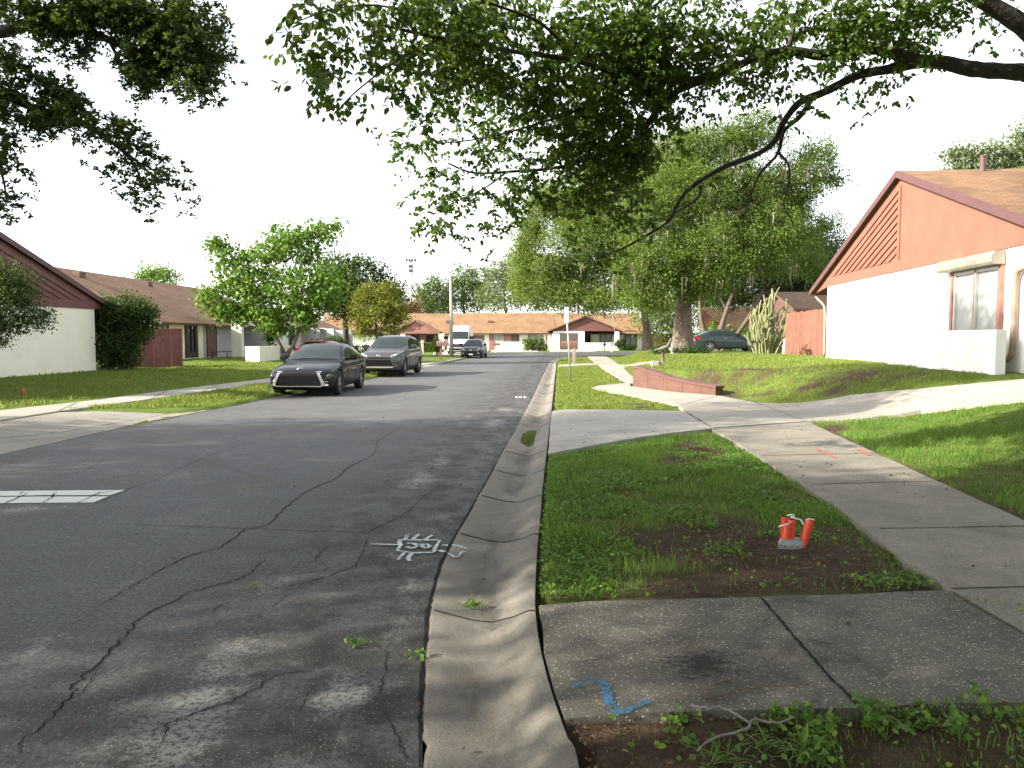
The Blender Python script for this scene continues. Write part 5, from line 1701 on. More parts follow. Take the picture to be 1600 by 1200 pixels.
tree('oak_tree', 'tall oak with slender leaning trunk at the corner of the far row house', 'tree', B,
     [([(0.1, 0, -.3), (0.0, 0, 1.4), (-0.15, .1, 3.0), (-0.5, .2, 5.0), (-0.9, .2, 7.0)], .42, .22)],
     px_blobs(B, [(950, 340, 55, 45), (900, 360, 50, 45, -2), (860, 320, 45, 35), (1000, 270, 50, 50, 2), (930, 290, 50, 40), (970, 400, 55, 45, 2), (900, 430, 50, 40, 1), (840, 430, 40, 50, -1), (820, 400, 22, 40), (1040, 300, 50, 50, 3), (830, 360, 25, 35), (880, 465, 34, 22, -2), (940, 470, 40, 18, -2), (990, 450, 40, 26), (900, 320, 30, 26), (815, 445, 16, 24)], 66, 0.9),
     170000, 0.155, M['leaf_lit'], M['bark_pale'], 4, 0.45, 80, droop=0.7, moss=110, twig=0.05, shell=0.2)
B = gb(1105, 545, 58)
tree('oak_tree', 'dark many stemmed tree leaning over the roof of the green sedan', 'tree', B,
     [([(0, 0, -.2), (-.1, 0, 1.2), (-.5, 0, 2.8), (-.6, 0, 4.5)], .22, .13), ([(.6, 0, -.2), (.9, 0, 1.5), (1.3, 0, 3.0), (2.0, 0, 5)], .22, .14), ([(1.2, .3, -.2), (2.2, .3, 1.4), (3.3, .3, 3.0), (4.2, .3, 4.8)], .24, .14)],
     px_blobs(B, [(1100, 400, 60, 45), (1170, 420, 60, 40, 1), (1230, 400, 50, 55, 2), (1190, 340, 60, 55, 3), (1270, 430, 40, 40, 3), (1140, 460, 40, 20, 2), (1220, 460, 45, 22, 4), (1290, 380, 30, 50, 5), (1090, 340, 50, 40, 3)], 58, 0.9),
     90000, 0.145, M['leaf_dark'], M['bark'], 5, 0.4, 60, droop=0.5, moss=130, twig=0.045, shell=0.35)
for i, (px, py, Y, lst, mat, lab) in enumerate([
    (1070, 548, 84, [(1060, 480, 70, 50), (1030, 500, 40, 40), (1110, 470, 50, 50), (1080, 440, 60, 40)], 'leaf_mid', 'bushy green tree behind the dark red fence and oak trunks'),
    (1290, 540, 74, [(1262, 455, 40, 34), (1300, 450, 40, 40), (1240, 480, 30, 24), (1285, 420, 40, 30)], 'leaf_dark', 'dark mossy tree close behind the end of the sunlit fence'),
    (1260, 540, 90, [(1230, 430, 60, 60), (1170, 450, 60, 55), (1290, 420, 45, 50), (1260, 480, 60, 40), (1130, 480, 50, 40)], 'leaf_dark', 'dark tree rising behind the weathered brown board house'),
]):
    B = gb(px, py, Y)
    tree('background_tree', lab, 'tree', B, [([(0, 0, -.2), (.1, 0, 2), (0, 0, 4)], .3, .2)], px_blobs(B, lst, Y, 0.8), 16000, 0.26, M[mat], M['bark'], 20 + i, 0.6, 40, twig=0.06, lower=0.3)

# --- trees of the left side
B = gb(446, 561, 45.5)
tree('young_tree', 'bright green large leaved tree with forked pale trunk by the patio wall', 'tree', B,
     [([(0.05, 0, -.2), (-.1, 0, .45), (-.45, 0, 1.2), (-.75, .1, 2.1), (-1.1, 0, 3.0)], .15, .09), ([(0.1, 0, -.2), (.15, 0, .4), (.55, 0, 1.1), (.8, .1, 2.0), (.7, 0, 3.4)], .15, .09)],
     px_blobs(B, [(350, 395, 24, 24), (365, 425, 30, 26), (390, 440, 34, 30), (420, 400, 26, 30), (440, 380, 24, 26), (462, 360, 10, 20), (470, 390, 34, 34), (505, 365, 20, 22), (528, 352, 12, 10), (340, 470, 30, 18), (315, 455, 14, 12), (355, 490, 32, 16), (400, 480, 44, 36),
                  (450, 455, 44, 40, -.5, .9), (480, 480, 40, 36, .3), (420, 500, 34, 18, -.4), (335, 380, 10, 12), (385, 400, 14, 18), (510, 440, 30, 40), (440, 510, 20, 14)], 45.5, 0.9),
     13000, 0.21, M['leaf_bright'], M['bark_pale'], 8, 0.26, 26, fold=True, droop=0.7, width=0.36, twig=0.03, shell=0.35)
B = gb(540, 545, 62)
tree('shade_tree', 'dark green spreading tree rising behind the third low house', 'tree', B,
     [([(0, 0, -.2), (0, 0, 2), (.2, 0, 4.2)], .3, .2)],
     px_blobs(B, [(520, 415, 30, 20), (555, 412, 30, 14), (585, 415, 18, 12), (540, 445, 50, 30, 0, 1.3), (500, 450, 36, 36, -1), (600, 440, 18, 20, 1), (560, 475, 50, 22, 1), (620, 470, 18, 26, 2), (605, 460, 22, 24, 2), (530, 480, 40, 16)], 62, 0.9),
     15000, 0.22, M['leaf_dark'], M['bark'], 9, 0.4, 34, twig=0.05, shell=0.3)
B = gb(590, 552, 60)
tree('young_tree', 'small yellow green tree with slim trunk standing behind the grey SUV', 'tree', B,
     [([(0, 0, -.2), (0.02, 0, 1.0), (-.1, 0, 2.4), (0.1, 0, 3.4)], .14, .08), ([(0.1, 0, -.2), (0.2, 0, 1.0), (.35, 0, 2.2)], .09, .06)],
     px_blobs(B, [(590, 455, 34, 18), (565, 475, 24, 22), (610, 475, 30, 22), (590, 490, 44, 22, 0, 1.2), (560, 505, 20, 16), (620, 500, 18, 18), (600, 517, 28, 10), (570, 520, 14, 8)], 60, 0.9),
     10000, 0.17, M['leaf_yellow'], M['bark_pale'], 10, 0.25, 26, droop=0.6, twig=0.025, shell=0.3)
for i, (px, py, Y, lst, mat, sz, n, lab) in enumerate([
    (672, 548, 122, [(672, 450, 24, 24), (655, 470, 18, 22), (690, 470, 20, 24), (668, 480, 30, 14)], 'leaf_far', .34, 5500, 'rounded pale green tree beyond the row house, right of the light tower'),
    (726, 548, 126, [(725, 432, 26, 20), (745, 440, 24, 24), (710, 450, 18, 22), (735, 465, 34, 24), (700, 470, 14, 20), (765, 460, 26, 28)], 'leaf_far', .34, 8500, 'tall green tree beyond the row house, behind the street lamp'),
    (790, 548, 118, [(800, 430, 30, 28), (785, 460, 40, 26), (820, 450, 30, 34), (840, 470, 30, 20), (770, 425, 20, 16), (800, 410, 20, 14)], 'leaf_pale', .34, 9000, 'hazy green tree beyond the row house, left of the oaks'),
    (640, 548, 112, [(642, 481, 17, 10), (632, 484, 10, 8)], 'leaf_red', .26, 1500, 'rust coloured bushy tree showing over the tan roof at the tower foot'),
    (245, 540, 84, [(247, 427, 24, 12), (225, 432, 14, 7), (265, 432, 12, 7), (245, 450, 30, 14)], 'leaf_bright', .26, 4000, 'light green tree top showing above the ridge of the long low house'),
    (1540, 540, 62, [(1500, 240, 24, 14), (1540, 238, 26, 14), (1580, 245, 24, 16), (1520, 262, 30, 8), (1600, 215, 20, 24), (1600, 265, 40, 14), (1490, 265, 14, 6)], 'leaf_pale', .24, 8000, 'pale feathery tree top above the roof of the white gabled house'),
    (905, 548, 125, [(880, 440, 40, 34), (930, 460, 40, 28), (980, 450, 40, 34)], 'leaf_far', .34, 7000, 'green tree behind the right end of the row house'),
]):
    B = gb(px, py, Y)
    bl = px_blobs(B, lst, Y, 0.9)
    top = max(b[2] for b in bl)
    tree('background_tree', lab, 'tree', B, [([(0, 0, -.2), (.2, 0, top * .3), (-.2, 0, top * .6), (0, 0, top * .8)], .32, .12)], bl, n, sz, M[mat], M['bark'], 40 + i, sz * 1.9, 30, twig=0.07, shell=0.25)

# --- shrubs by the left house
B = Vector((-15.75, 31.3, 0.28))
tree('shrub', 'tall rounded dark shrub at the corner of the shaded cream house', 'shrub', B,
     [([(0, 0, -.1), (.05, 0, .5), (.1, 0, 1.2)], .07, .05), ([(-.1, .1, -.1), (-.3, .1, .6), (-.5, .1, 1.3)], .06, .04)],
     px_blobs(B, [(200, 485, 34, 26), (170, 500, 30, 26), (215, 510, 26, 26), (185, 530, 36, 26), (170, 560, 22, 18), (195, 560, 20, 18), (160, 480, 18, 18), (160, 530, 20, 30), (152, 500, 14, 20), (185, 548, 34, 20), (225, 490, 18, 20)], 31.3, 0.9),
     24000, 0.10, M['leaf_dark'], M['bark_dark'], 12, 0.16, 30, fold=True, droop=0.2, width=0.26, twig=0.02, shell=0.35)
B = Vector((-13.6, 18.6, 0.22))
tree('small_tree', 'low dark leafy tree reaching in before the maroon gable', 'tree', B,
     [([(0, 0, -.1), (.1, 0, .8), (.3, 0, 1.7)], .10, .06)],
     px_blobs(B, [(5, 430, 40, 30), (30, 460, 36, 36), (-20, 470, 50, 50, 0, 1.5), (55, 495, 26, 18), (20, 505, 34, 14), (70, 495, 12, 9), (-60, 500, 50, 60, 0, 1.2), (-90, 440, 60, 60), (5, 530, 8, 20)], 18.6, 0.9),
     20000, 0.062, M['leaf_dark'], M['bark_dark'], 13, 0.11, 26, fold=True, droop=0.3, width=0.27, twig=0.02, shell=0.35)


# ------------------------------------------------------------------ near trees whose boughs hang into view
def spray_crown(name_leaf, base, ell, leaf_size, leaf, seed, n_scale=1.0, parent=None, per=9, spread=0.20, droop=0.75, width=0.30, twigs=True, bark=None, depth=0.55, dens_k=600, sub=5, tight=0.13):
    """leafy sprays: short curved twigs with leaves along them, filling real volumes"""
    rng = np.random.default_rng(seed)
    Pl, Dl, tw = [], [], MB()
    for e in ell:
        px, py, rx, ry, Y = e[:5]; dens = e[5] if len(e) > 5 else 1.0
        c = D(px, py, Y); k = Y / F
        a, b = rx * k, ry * k
        dp = max(depth, 0.8 * min(a, b))
        n = max(2, int(n_scale * dens * a * b * dens_k * (0.6 + dp)))
        # clumpy: choose sub-centres
        m = max(2, n // sub)
        u = unit(rng.normal(size=(m, 3))) * (rng.random(m) ** (1 / 2.4))[:, None]
        cen = np.array(c) + u * np.array([a, dp, b])
        for q in range(n):
            o = cen[rng.integers(0, m)] + rng.normal(size=3) * tight
            th = rng.uniform(0, math.tau); dr = np.array([math.cos(th), math.sin(th), rng.uniform(-0.7, 0.5)])
            dr = dr / np.linalg.norm(dr)
            ln = spread * rng.uniform(0.6, 1.3)
            kk = rng.poisson(per) + 2
            pts = []
            for i in range(kk):
                f = (i + 0.5) / kk
                p = o + dr * ln * f + np.array([0, 0, -0.25 * ln * f * f]) + rng.normal(size=3) * 0.012
                Pl.append(p)
                sd = np.cross(dr, [0, 0, 1]); sd = sd / (np.linalg.norm(sd) + 1e-6)
                Dl.append(dr * 0.5 + sd * (1 if i % 2 else -1) * 0.9)
            if twigs and rng.random() < 0.05:
                tw.tube([o - dr * ln * 0.3, o + dr * ln * .5 + np.array([0, 0, -.06 * ln]), o + dr * ln + np.array([0, 0, -.25 * ln])], [.0035, .003, .0015], 4, cap=False)
    P = np.array(Pl - np.array(base)); Dd = np.array(Dl)
    V, Fq = leaf_arrays(P, leaf_size, rng, droop, 0.35, width, True, Dd)
    print('spray leaves', len(P))
    o = np_mesh('crown', V, Fq, leaf, parent)
    if twigs and tw.v:
        tw.v = [(x - base[0], y - base[1], z - base[2]) for x, y, z in tw.v]
        tag(tw.build('twigs', bark, parent), kind='stuff')
    return o


# big tree at the right, its boughs crossing the top of the view
RB = Vector((8.9, 8.6, float(hz(8.9, 8.6)) - 0.05))
RT = thing('overhanging_tree', 'large leaved tree whose dark boughs stretch across the top of the view from the right', 'tree', RB)
mb = MB()
def bough(pix, r0, r1, n=9, seg=6, jit=0.0):
    P = spline([D(a, b, Y) - RB for a, b, Y in pix], seg)
    k = len(P)
    mb.tube(P, [(r0 + (r1 - r0) * (i / (k - 1)) ** 0.8) * random.uniform(.93, 1.07) for i in range(k)], n)
    return P
random.seed(21)
mb.tube(spline([(0, 0, -.2), (0.05, .05, 1.2), (-.1, 0, 2.6), (-.5, .1, 3.6)], 6), lerp_list([.42, .34, .30, .24], 19), 12)
tp = D(1600, 113, 8.8) - RB
mb.tube(spline([(-.45, .1, 3.4), ((tp.x - .45) / 2, .1, 3.75), tp], 6), lerp_list([.2, .13, .105], 13), 10)
mb.tube(spline([(-.45, .1, 3.4), (-.4, .0, 5.0), D(1600, 40, 8.8) - RB + Vector((.8, 0, .9)), D(1620, 58, 8.8) - RB], 6), lerp_list([.2, .16, .14, .13], 19), 10)
bough([(1620, 58, 8.8), (1580, 28, 8.7), (1520, -8, 8.6), (1440, -60, 8.5), (1320, -110, 8.3)], .115, .06)
bough([(1600, 113, 8.8), (1520, 108, 8.8), (1470, 97, 8.8), (1430, 95, 8.8), (1385, 80, 8.75), (1340, 75, 8.7), (1290, 87, 8.7), (1235, 80, 8.6), (1180, 90, 8.6), (1120, 118, 8.6), (1060, 125, 8.5), (980, 120, 8.4), (900, 95, 8.0), (800, 80, 7.4), (690, 60, 6.8), (600, 40, 6.3)], .095, .012, 9)
bough([(1440, 98, 8.8), (1390, 108, 8.85), (1340, 118, 8.9), (1290, 143, 9.0), (1250, 160, 9.05), (1225, 190, 9.1), (1212, 218, 9.15), (1185, 240, 9.2), (1130, 262, 9.3), (1080, 293, 9.4), (1058, 320, 9.5), (1045, 345, 9.5), (1010, 368, 9.55), (965, 392, 9.6), (930, 405, 9.6)], .060, .010, 8)
bough([(1270, 152, 9.0), (1250, 182, 9.0), (1225, 205, 9.05), (1215, 240, 9.1), (1190, 268, 9.1), (1175, 300, 9.1), (1160, 350, 9.1)], .035, .008, 7)
bough([(1216, 238, 9.1), (1232, 258, 9.1), (1233, 285, 9.1), (1225, 320, 9.1), (1240, 350, 9.1)], .018, .005, 6)
bough([(1095, 290, 9.4), (1090, 310, 9.4), (1050, 335, 9.4), (1000, 352, 9.3)], .02, .005, 6)
bough([(1110, 122, 8.6), (1060, 142, 8.6), (1025, 175, 8.7), (1005, 205, 8.8), (985, 225, 8.9), (930, 245, 9.0), (870, 262, 9.0), (800, 268, 9.0), (740, 270, 8.9), (700, 255, 8.8)], .045, .010, 7)
bough([(790, 270, 9.0), (760, 292, 8.9), (720, 312, 8.8), (680, 330, 8.7)], .014, .005, 6)
bough([(1230, 80, 8.6), (1240, 40, 8.6), (1225, 10, 8.6), (1230, -40, 8.6)], .03, .015, 6)
bough([(1060, 125, 8.5), (1040, 80, 8.4), (1060, 20, 8.3), (1080, -30, 8.2)], .03, .015, 6)
bough([(900, 95, 8.0), (850, 40, 7.4), (780, 10, 7.0), (700, -15, 6.6)], .022, .008, 6)
bough([(690, 60, 6.8), (620, 95, 6.3), (560, 140, 6.0), (530, 170, 5.9)], .012, .004, 5)
bough([(700, 40, 6.8), (600, 10, 6.3), (520, 15, 6.0), (450, 40, 5.8)], .012, .004, 5)
bough([(980, 120, 8.4), (930, 160, 8.4), (850, 190, 8.4), (760, 215, 8.4), (680, 225, 8.4)], .024, .006, 6)
mb.build('trunk', M['bark_dark'], RT, True)
ELL_R = [(500, 35, 55, 32, 5.9, 1.0), (470, 60, 28, 26, 5.8, .8), (600, 30, 90, 38, 6.3, 1.4), (545, 95, 34, 28, 6.0, .9), (575, 150, 26, 18, 5.9, .9), (555, 172, 24, 14, 5.9, .9), (620, 110, 44, 34, 6.3, .9), (520, 110, 20, 22, 5.9, .5), (505, 140, 16, 12, 5.8, .5),
         (690, 40, 90, 48, 6.8, 1.5), (640, 150, 40, 20, 6.3, .6), (690, 120, 60, 40, 7.0, 1.1), (760, 90, 60, 50, 7.3, 1.4), (800, 30, 90, 40, 7.5, 1.4),
         (830, 130, 90, 55, 8.0, 1.5), (740, 180, 60, 26, 8.2, .9), (670, 215, 46, 20, 8.4, .9), (640, 235, 20, 12, 8.4, .6), (880, 200, 80, 50, 8.6, 1.4), (790, 225, 60, 24, 8.6, .9),
         (665, 275, 38, 22, 8.7, .9), (720, 330, 60, 20, 8.7, .9), (660, 345, 28, 14, 8.7, .8), (740, 295, 30, 14, 8.8, .6), (700, 260, 24, 16, 8.7, .7), (840, 290, 60, 28, 9.0, 1.0), (800, 330, 40, 20, 8.9, .8), (775, 350, 16, 10, 8.9, .6),
         (930, 40, 90, 50, 8.2, 1.6), (960, 110, 80, 60, 8.5, 1.7), (1000, 60, 70, 60, 8.4, 1.6), (950, 200, 80, 60, 8.9, 1.7), (920, 270, 60, 44, 9.0, 1.4), (900, 330, 40, 22, 9.1, .9), (965, 300, 40, 34, 9.2, 1.2), (990, 250, 36, 50, 9.1, 1.2), (1040, 150, 44, 40, 8.8, 1.2), (1025, 200, 26, 30, 8.9, 1.0), (1075, 195, 26, 16, 8.9, .7), (1060, 215, 16, 14, 8.9, .5),
         (1080, 90, 70, 36, 8.6, 1.4), (1090, 30, 60, 36, 8.4, 1.1), (1150, 110, 70, 26, 8.6, 1.3), (1160, 60, 50, 40, 8.6, 1.0), (1240, 100, 50, 18, 8.6, .8), (1230, 40, 60, 40, 8.6, 1.1), (1300, 45, 60, 44, 8.6, 1.4), (1370, 40, 70, 40, 8.7, 1.5), (1330, 88, 60, 18, 8.7, .8), (1430, 35, 50, 36, 8.7, 1.3), (1395, 100, 40, 16, 8.8, .9), (1405, 125, 14, 12, 8.8, .7),
         (1480, 20, 40, 22, 8.7, .9), (1540, 55, 26, 14, 8.8, .5), (1575, 20, 34, 24, 8.9, .8), (1590, 62, 20, 10, 8.8, .5), (1290, 152, 16, 8, 9.0, .8), (1270, 175, 10, 14, 9.0, .4), (1160, 165, 14, 8, 8.9, .5), (1240, 135, 24, 10, 8.8, .6),
         (1130, 255, 22, 12, 9.3, .5), (1085, 290, 18, 12, 9.4, .5), (1210, 200, 16, 18, 9.1, .5), (1050, 345, 24, 14, 9.5, .5), (1180, 225, 14, 12, 9.2, .4), (1340, 130, 24, 10, 8.9, .6), (1000, 355, 30, 16, 9.5, .5), (930, 395, 40, 16, 9.6, .8), (940, 370, 30, 18, 9.5, .8)]
spray_crown('x', RB, ELL_R, 0.062, M['leaf_over'], 31, 1.0, RT, 9, .19, .8, .30, True, M['bark_dark'])
# its unseen crown over and behind the camera, enlarged to shade the near ground
EXT = [(1700 + 0, -150, 260, 160, 9.0)]
rng = np.random.default_rng(33)
P = crown_points([(-2.0, -.8, 6.4, 3.4, 2.4, 1.3), (1.5, .5, 6.5, 3.4, 3.0, 1.8), (-5.5, -3.2, 5.8, 3.0, 2.4, 1.1), (4, -1, 5.2, 3, 3, 1.8), (-9.5, -5.5, 5.4, 3.0, 2.6, 1.0), (-4.5, -8, 5.8, 4, 3, 1.4), (1, -7, 6.5, 4, 3.5, 1.6), (-11, -11, 5.6, 4, 3, 1.4)], 90000, rng, .32, 34, .3)
V, Fq = leaf_arrays(P, 0.14, rng, .7, .35, .3, False)
np_mesh('crown', V, Fq, M['leaf_over'], RT)

# live oak at the left, trunk outside the view
LB = Vector((-13.2, 8.2, 0.2))
LT = thing('overhanging_tree', 'small leaved live oak whose boughs hang into the upper left of the view', 'tree', LB)
mb = MB(); random.seed(22)
def boughL(pix, r0, r1, n=7):
    P = spline([D(a, b, Y) - LB for a, b, Y in pix], 6); k = len(P)
    mb.tube(P, [r0 + (r1 - r0) * i / (k - 1) for i in range(k)], n)
mb.tube(spline([(0, 0, -.2), (.1, 0, 1.4), (.4, .2, 3.0), (1.0, .6, 4.6)], 6), lerp_list([.48, .38, .32, .24], 19), 12)
s0 = D(-160, 60, 10.6)
mb.tube(spline([(.9, .6, 4.4), Vector(s0 - LB) * .6 + Vector((.2, .1, 1.9)), s0 - LB], 6), lerp_list([.22, .15, .12], 13), 9)
mb.tube(spline([(.9, .6, 4.4), (0, .2, 6.0), (-2, -.5, 7.5)], 6), lerp_list([.22, .16, .08], 13), 8)
mb.tube(spline([(.6, .4, 3.6), (-1.5, -2.5, 5.5), (-2.5, -5, 6.5)], 6), lerp_list([.2, .14, .06], 13), 8)
boughL([(-160, 60, 10.6), (-80, 40, 10.9), (0, 50, 11.0), (50, 36, 11.1), (110, 38, 11.2), (170, 62, 11.2), (230, 90, 11.2), (280, 110, 11.2), (320, 140, 11.2)], .115, .015)
boughL([(-160, 60, 10.6), (-60, 110, 10.9), (0, 142, 11.0), (50, 168, 11.1), (110, 185, 11.1), (160, 212, 11.2), (205, 250, 11.2), (228, 300, 11.2)], .09, .010)
boughL([(150, 205, 11.2), (200, 240, 11.1), (250, 282, 11.1), (290, 290, 11.1)], .022, .006, 6)
boughL([(110, 38, 11.2), (160, 20, 11.2), (230, 10, 11.2), (320, 10, 11.2)], .04, .01, 6)
boughL([(170, 62, 11.2), (190, 100, 11.2), (220, 140, 11.2)], .03, .008, 6)
boughL([(-60, 110, 10.9), (-20, 200, 10.9), (5, 280, 10.9), (10, 320, 10.9)], .04, .008, 6)
mb.build('trunk', M['bark_dark'], LT, True)
ELL_L = [(40, 15, 60, 22, 11.0, 1.2), (120, 20, 70, 26, 11.1, 1.5), (200, 30, 60, 36, 11.2, 1.5), (270, 40, 50, 44, 11.2, 1.5), (310, 90, 30, 60, 11.2, 1.3), (320, 25, 30, 26, 11.2, .8), (250, 85, 40, 40, 11.2, 1.4), (315, 150, 22, 26, 11.2, .9), (200, 100, 34, 24, 11.2, 1.1), (110, 60, 44, 16, 11.1, 1.0), (225, 135, 24, 20, 11.2, .8), (100, 85, 16, 14, 11.1, .7), (330, 70, 14, 30, 11.2, .6), (60, 45, 30, 12, 11, .7),
         (25, 100, 26, 22, 10.9, 1.1), (50, 130, 30, 18, 11, 1.0), (100, 150, 24, 24, 11, 1.2), (40, 170, 50, 22, 11, 1.3), (110, 180, 40, 20, 11.1, 1.2), (15, 140, 18, 30, 11, 1.0), (165, 205, 34, 16, 11.1, 1.0), (210, 215, 26, 22, 11.2, 1.0), (225, 245, 18, 20, 11.2, .8), (65, 200, 26, 12, 11, .9), (195, 262, 20, 22, 11.2, .8), (245, 285, 26, 16, 11.1, .9), (230, 318, 14, 18, 11.2, .8), (285, 280, 16, 12, 11.1, .5), (290, 312, 12, 10, 11.1, .4), (215, 300, 16, 12, 11.2, .6), (150, 230, 10, 8, 11.1, .5), (75, 120, 10, 6, 11, .3),
         (12, 265, 18, 22, 10.9, 1.0), (15, 305, 18, 16, 10.9, 1.0), (5, 335, 8, 5, 10.9, .6), (22, 340, 10, 4, 10.9, .4), (-10, 220, 16, 40, 10.9, .9)]
spray_crown('x', LB, ELL_L, 0.055, M['leaf_oak'], 41, 1.0, LT, 12, .14, .3, .30, True, M['bark_dark'], .5, 1500, 12, .10)
rng = np.random.default_rng(43)
P = crown_points([(-.5, -1.0, 6.6, 3.2, 3.4, 1.6), (-3.0, 0, 6.0, 2.6, 3.0, 1.6), (0.8, 1.2, 7.2, 2.4, 2.0, 1.0), (-1.5, -4.0, 6.2, 3.2, 2.6, 1.5), (-3.5, -5.5, 5.0, 2.6, 2.4, 1.5), (6.6, 4.4, 8.3, 2.2, 1.9, .7), (9.0, 5.0, 9.0, 1.6, 1.4, .5), (4.0, 3.0, 8.2, 2.2, 2.0, .8), (5.5, 6.6, 9.6, 1.6, 1.3, .5), (6.8, 3.6, 9.25, 1.5, 2.8, .5, 4.5)], 78000, rng, .35, 40, .3)  # high masses: unseen, added above the road to shade path and low wall
V, Fq = leaf_arrays(P, 0.125, rng, .4, .35, .28, False)
np_mesh('crown', V, Fq, M['leaf_oak'], LT)

# unseen trees: left ones throw the road dapple; two behind added to dim skylight
for i, (x, y, h, bl, n) in enumerate([
    (-16.0, 1.0, 4, [(0, 0, 6.0, 3.0, 2.2, 1.8), (2.5, 2.6, 5.0, 2.0, 1.5, 1.1), (-2, -2.5, 5.0, 2.2, 2.0, 1.3), (1.5, -3, 5.6, 2.2, 2.0, 1.2), (0, 1, 8.4, 2.2, 1.6, .9)], 18000),
    (-10.5, -5.0, 3.4, [(0, 0, 4.8, 2.8, 3.2, 1.7), (2.0, 2.0, 4.2, 2.0, 2.2, 1.2), (-2, 1, 5.2, 2.4, 2.4, 1.4), (1, -3, 4.6, 2.4, 2.4, 1.4)], 18000),
    (8.5, -7.5, 5, [(0, 0, 6.5, 4.2, 3.8, 2.2), (-4, 1.5, 6.0, 3, 2.6, 1.6), (2, -4, 7, 4, 3, 2), (-3, -4, 6.6, 3.4, 3, 2)], 24000),
    (-3.5, -14.0, 5, [(0, 0, 6.5, 4.5, 3.8, 2.4), (-5, 1.5, 6.0, 3.4, 3, 2), (5, -1, 6.6, 3.6, 3, 2)], 22000),
    (-9.2, -2.4, 4.6, [(0, 0, 6.6, 3.2, 2.6, 1.7), (3.2, 2.6, 6.6, 2.3, 1.7, 1.2), (-1, 4.6, 7.2, 2.3, 1.5, 1.2), (-3, 2.2, 8.2, 2.6, 2.2, 1.4), (2, -2.2, 7.2, 2.4, 2.2, 1.3), (5.2, 1.2, 7.0, 2.2, 1.5, 1.1), (2.6, 5.2, 7.9, 1.6, 1.1, .8)], 30000),
    (-25.0, 4.5, 5, [(0, 0, 7.0, 3.8, 3.6, 2.4), (2, 3, 6.2, 2.8, 2.2, 1.6), (-2, -3, 8.0, 3, 3, 2.0), (2, -3.5, 7.2, 2.8, 2.6, 1.8)], 20000),
]):
    B = Vector((x, y, float(hz(x, y)) - .05))
    tree('street_tree', ['broad oak on the left verge beside the camera', 'lower oak by the kerb behind the camera', 'unseen broad oak behind the camera at right, added to dim sky light', 'unseen oak far behind the camera, added to dim sky light', 'spreading oak at the left kerb beside the camera', 'tall oak in the left yard'][i], 'tree', B,
         [([(0, 0, -.2), (.1, 0, h * .4), (0, .1, h * .8), (.1, 0, h)], .36, .22)], bl, n, 0.19, M['leaf_oak'], M['bark_pale'], 60 + i, .42, 40, twig=.05, shell=.3)
# ------------------------------------------------------------------ street furniture and small things
random.seed(77)
# sign on a post at the verge (plain white sheet facing the road traffic)
p = GT(892, 597)
sg = thing('street_sign', 'narrow white sign on a leaning thin metal post at the verge', 'sign', (p.x, p.y, p.z - .02))
tp = D(885, 480, p.y) - p
mb = MB(); mb.tube([(0, 0, -.2), tp * .5 + Vector((.0, 0, 0)), tp], [.028, .027, .026], 8); mb.build('post', M['galv'], sg, True)
zt, zb = D(885, 479, p.y).z - p.z, D(885, 503.5, p.y).z - p.z
mb = MB(); hw = 3.4 * p.y / F
cx = tp.x
mb.prism([(cx - hw, zb), (cx + hw * .9, zb + .005), (cx + hw, zb + .03), (cx + hw * .8, zt), (cx - hw, zt - .01), (cx - hw * 1.05, zb + .02)], 'y', -.045, -.035); mb.build('sign_panel', M['white_paint'], sg)
mb = MB(); mb.box(cx - .02, cx + .02, -.034, -.02, zb + .1, zb + .14); mb.box(cx - .02, cx + .02, -.034, -.02, zt - .14, zt - .1); mb.build('bracket', M['galv'], sg)


def mailbox(label, base, post_h, box, post_m, box_m, axis='x', brace=True, pw=.10, group='mailboxes along the street', top=None):
    t = thing('mailbox', label, 'mailbox', (base.x, base.y, base.z - .02), 0, group)
    mb = MB(); mb.bbox(-pw / 2, pw / 2, -pw / 2, pw / 2, -.2, post_h, .012)
    if brace:
        mb.box(-.05, .05, -.02, .02, 0, .55, 0, Matrix.Translation((.1, 0, post_h - .42)) @ Matrix.Rotation(R(38), 4, 'Y'))
    mb.build('post', post_m, t)
    l, w, h = box
    n = 10
    prof = [(-w / 2, 0), (w / 2, 0), (w / 2, h * .55)] + [(w / 2 * math.cos(a), h * .55 + h * .45 * math.sin(a)) for a in [math.pi * i / n for i in range(1, n)]] + [(-w / 2, h * .55)]
    mb = MB(); mb.prism(prof, axis, -l / 2, l / 2); o = mb.build('box', box_m, t)
    o.location = ((-.30 if l == .9 else 0.12) if axis == 'x' else 0, 0, post_h + .002)
    if axis == 'x':
        mb = MB(); mb.box(.08, .10, -w / 2 - .012, -w / 2 - .002, h * .5, h * 1.05); mb.build('flag', M['flag_orange'], o)
    return t


mailbox('brown double mailbox shelf on a thick wooden post behind the white sign', GT(897, 569), 1.05, (.9, .28, .28), M['wood_post'], M['brown_wood'], 'x', False, .16)
mailbox('speckled brown mailbox with carved bracket on wooden post by the street lamp', GT(689, 562), .95, (.85, .3, .36), M['brown_wood'], plain('speckled_brown', (.16, .10, .10), .7, var=.5, scale=18), 'x', True, .12)
mailbox('cream mailbox on a slim pale post before the clipped hedge', GT(660, 553), 1.05, (.5, .24, .26), M['cream_wood'], M['cream_wood'], 'y', False, .22)
mailbox('orange brown mailbox on a two legged cream stand at the street corner', GT(774, 551), .8, (.8, .3, .28), M['cream_wood'], M['brown_wood'], 'x', True, .12)
mailbox('dark mailbox on a thin post before the white porch wall', GT(944.5, 549.5), .7, (.4, .3, .32), M['brown_wood'], M['dark_frame'], 'y', False, .09)
mailbox('grey rounded mailbox on a white post, right of the dark mailbox', GT(955.5, 549.5), .75, (.4, .34, .4), M['white_paint'], M['stone'], 'y', False, .14)
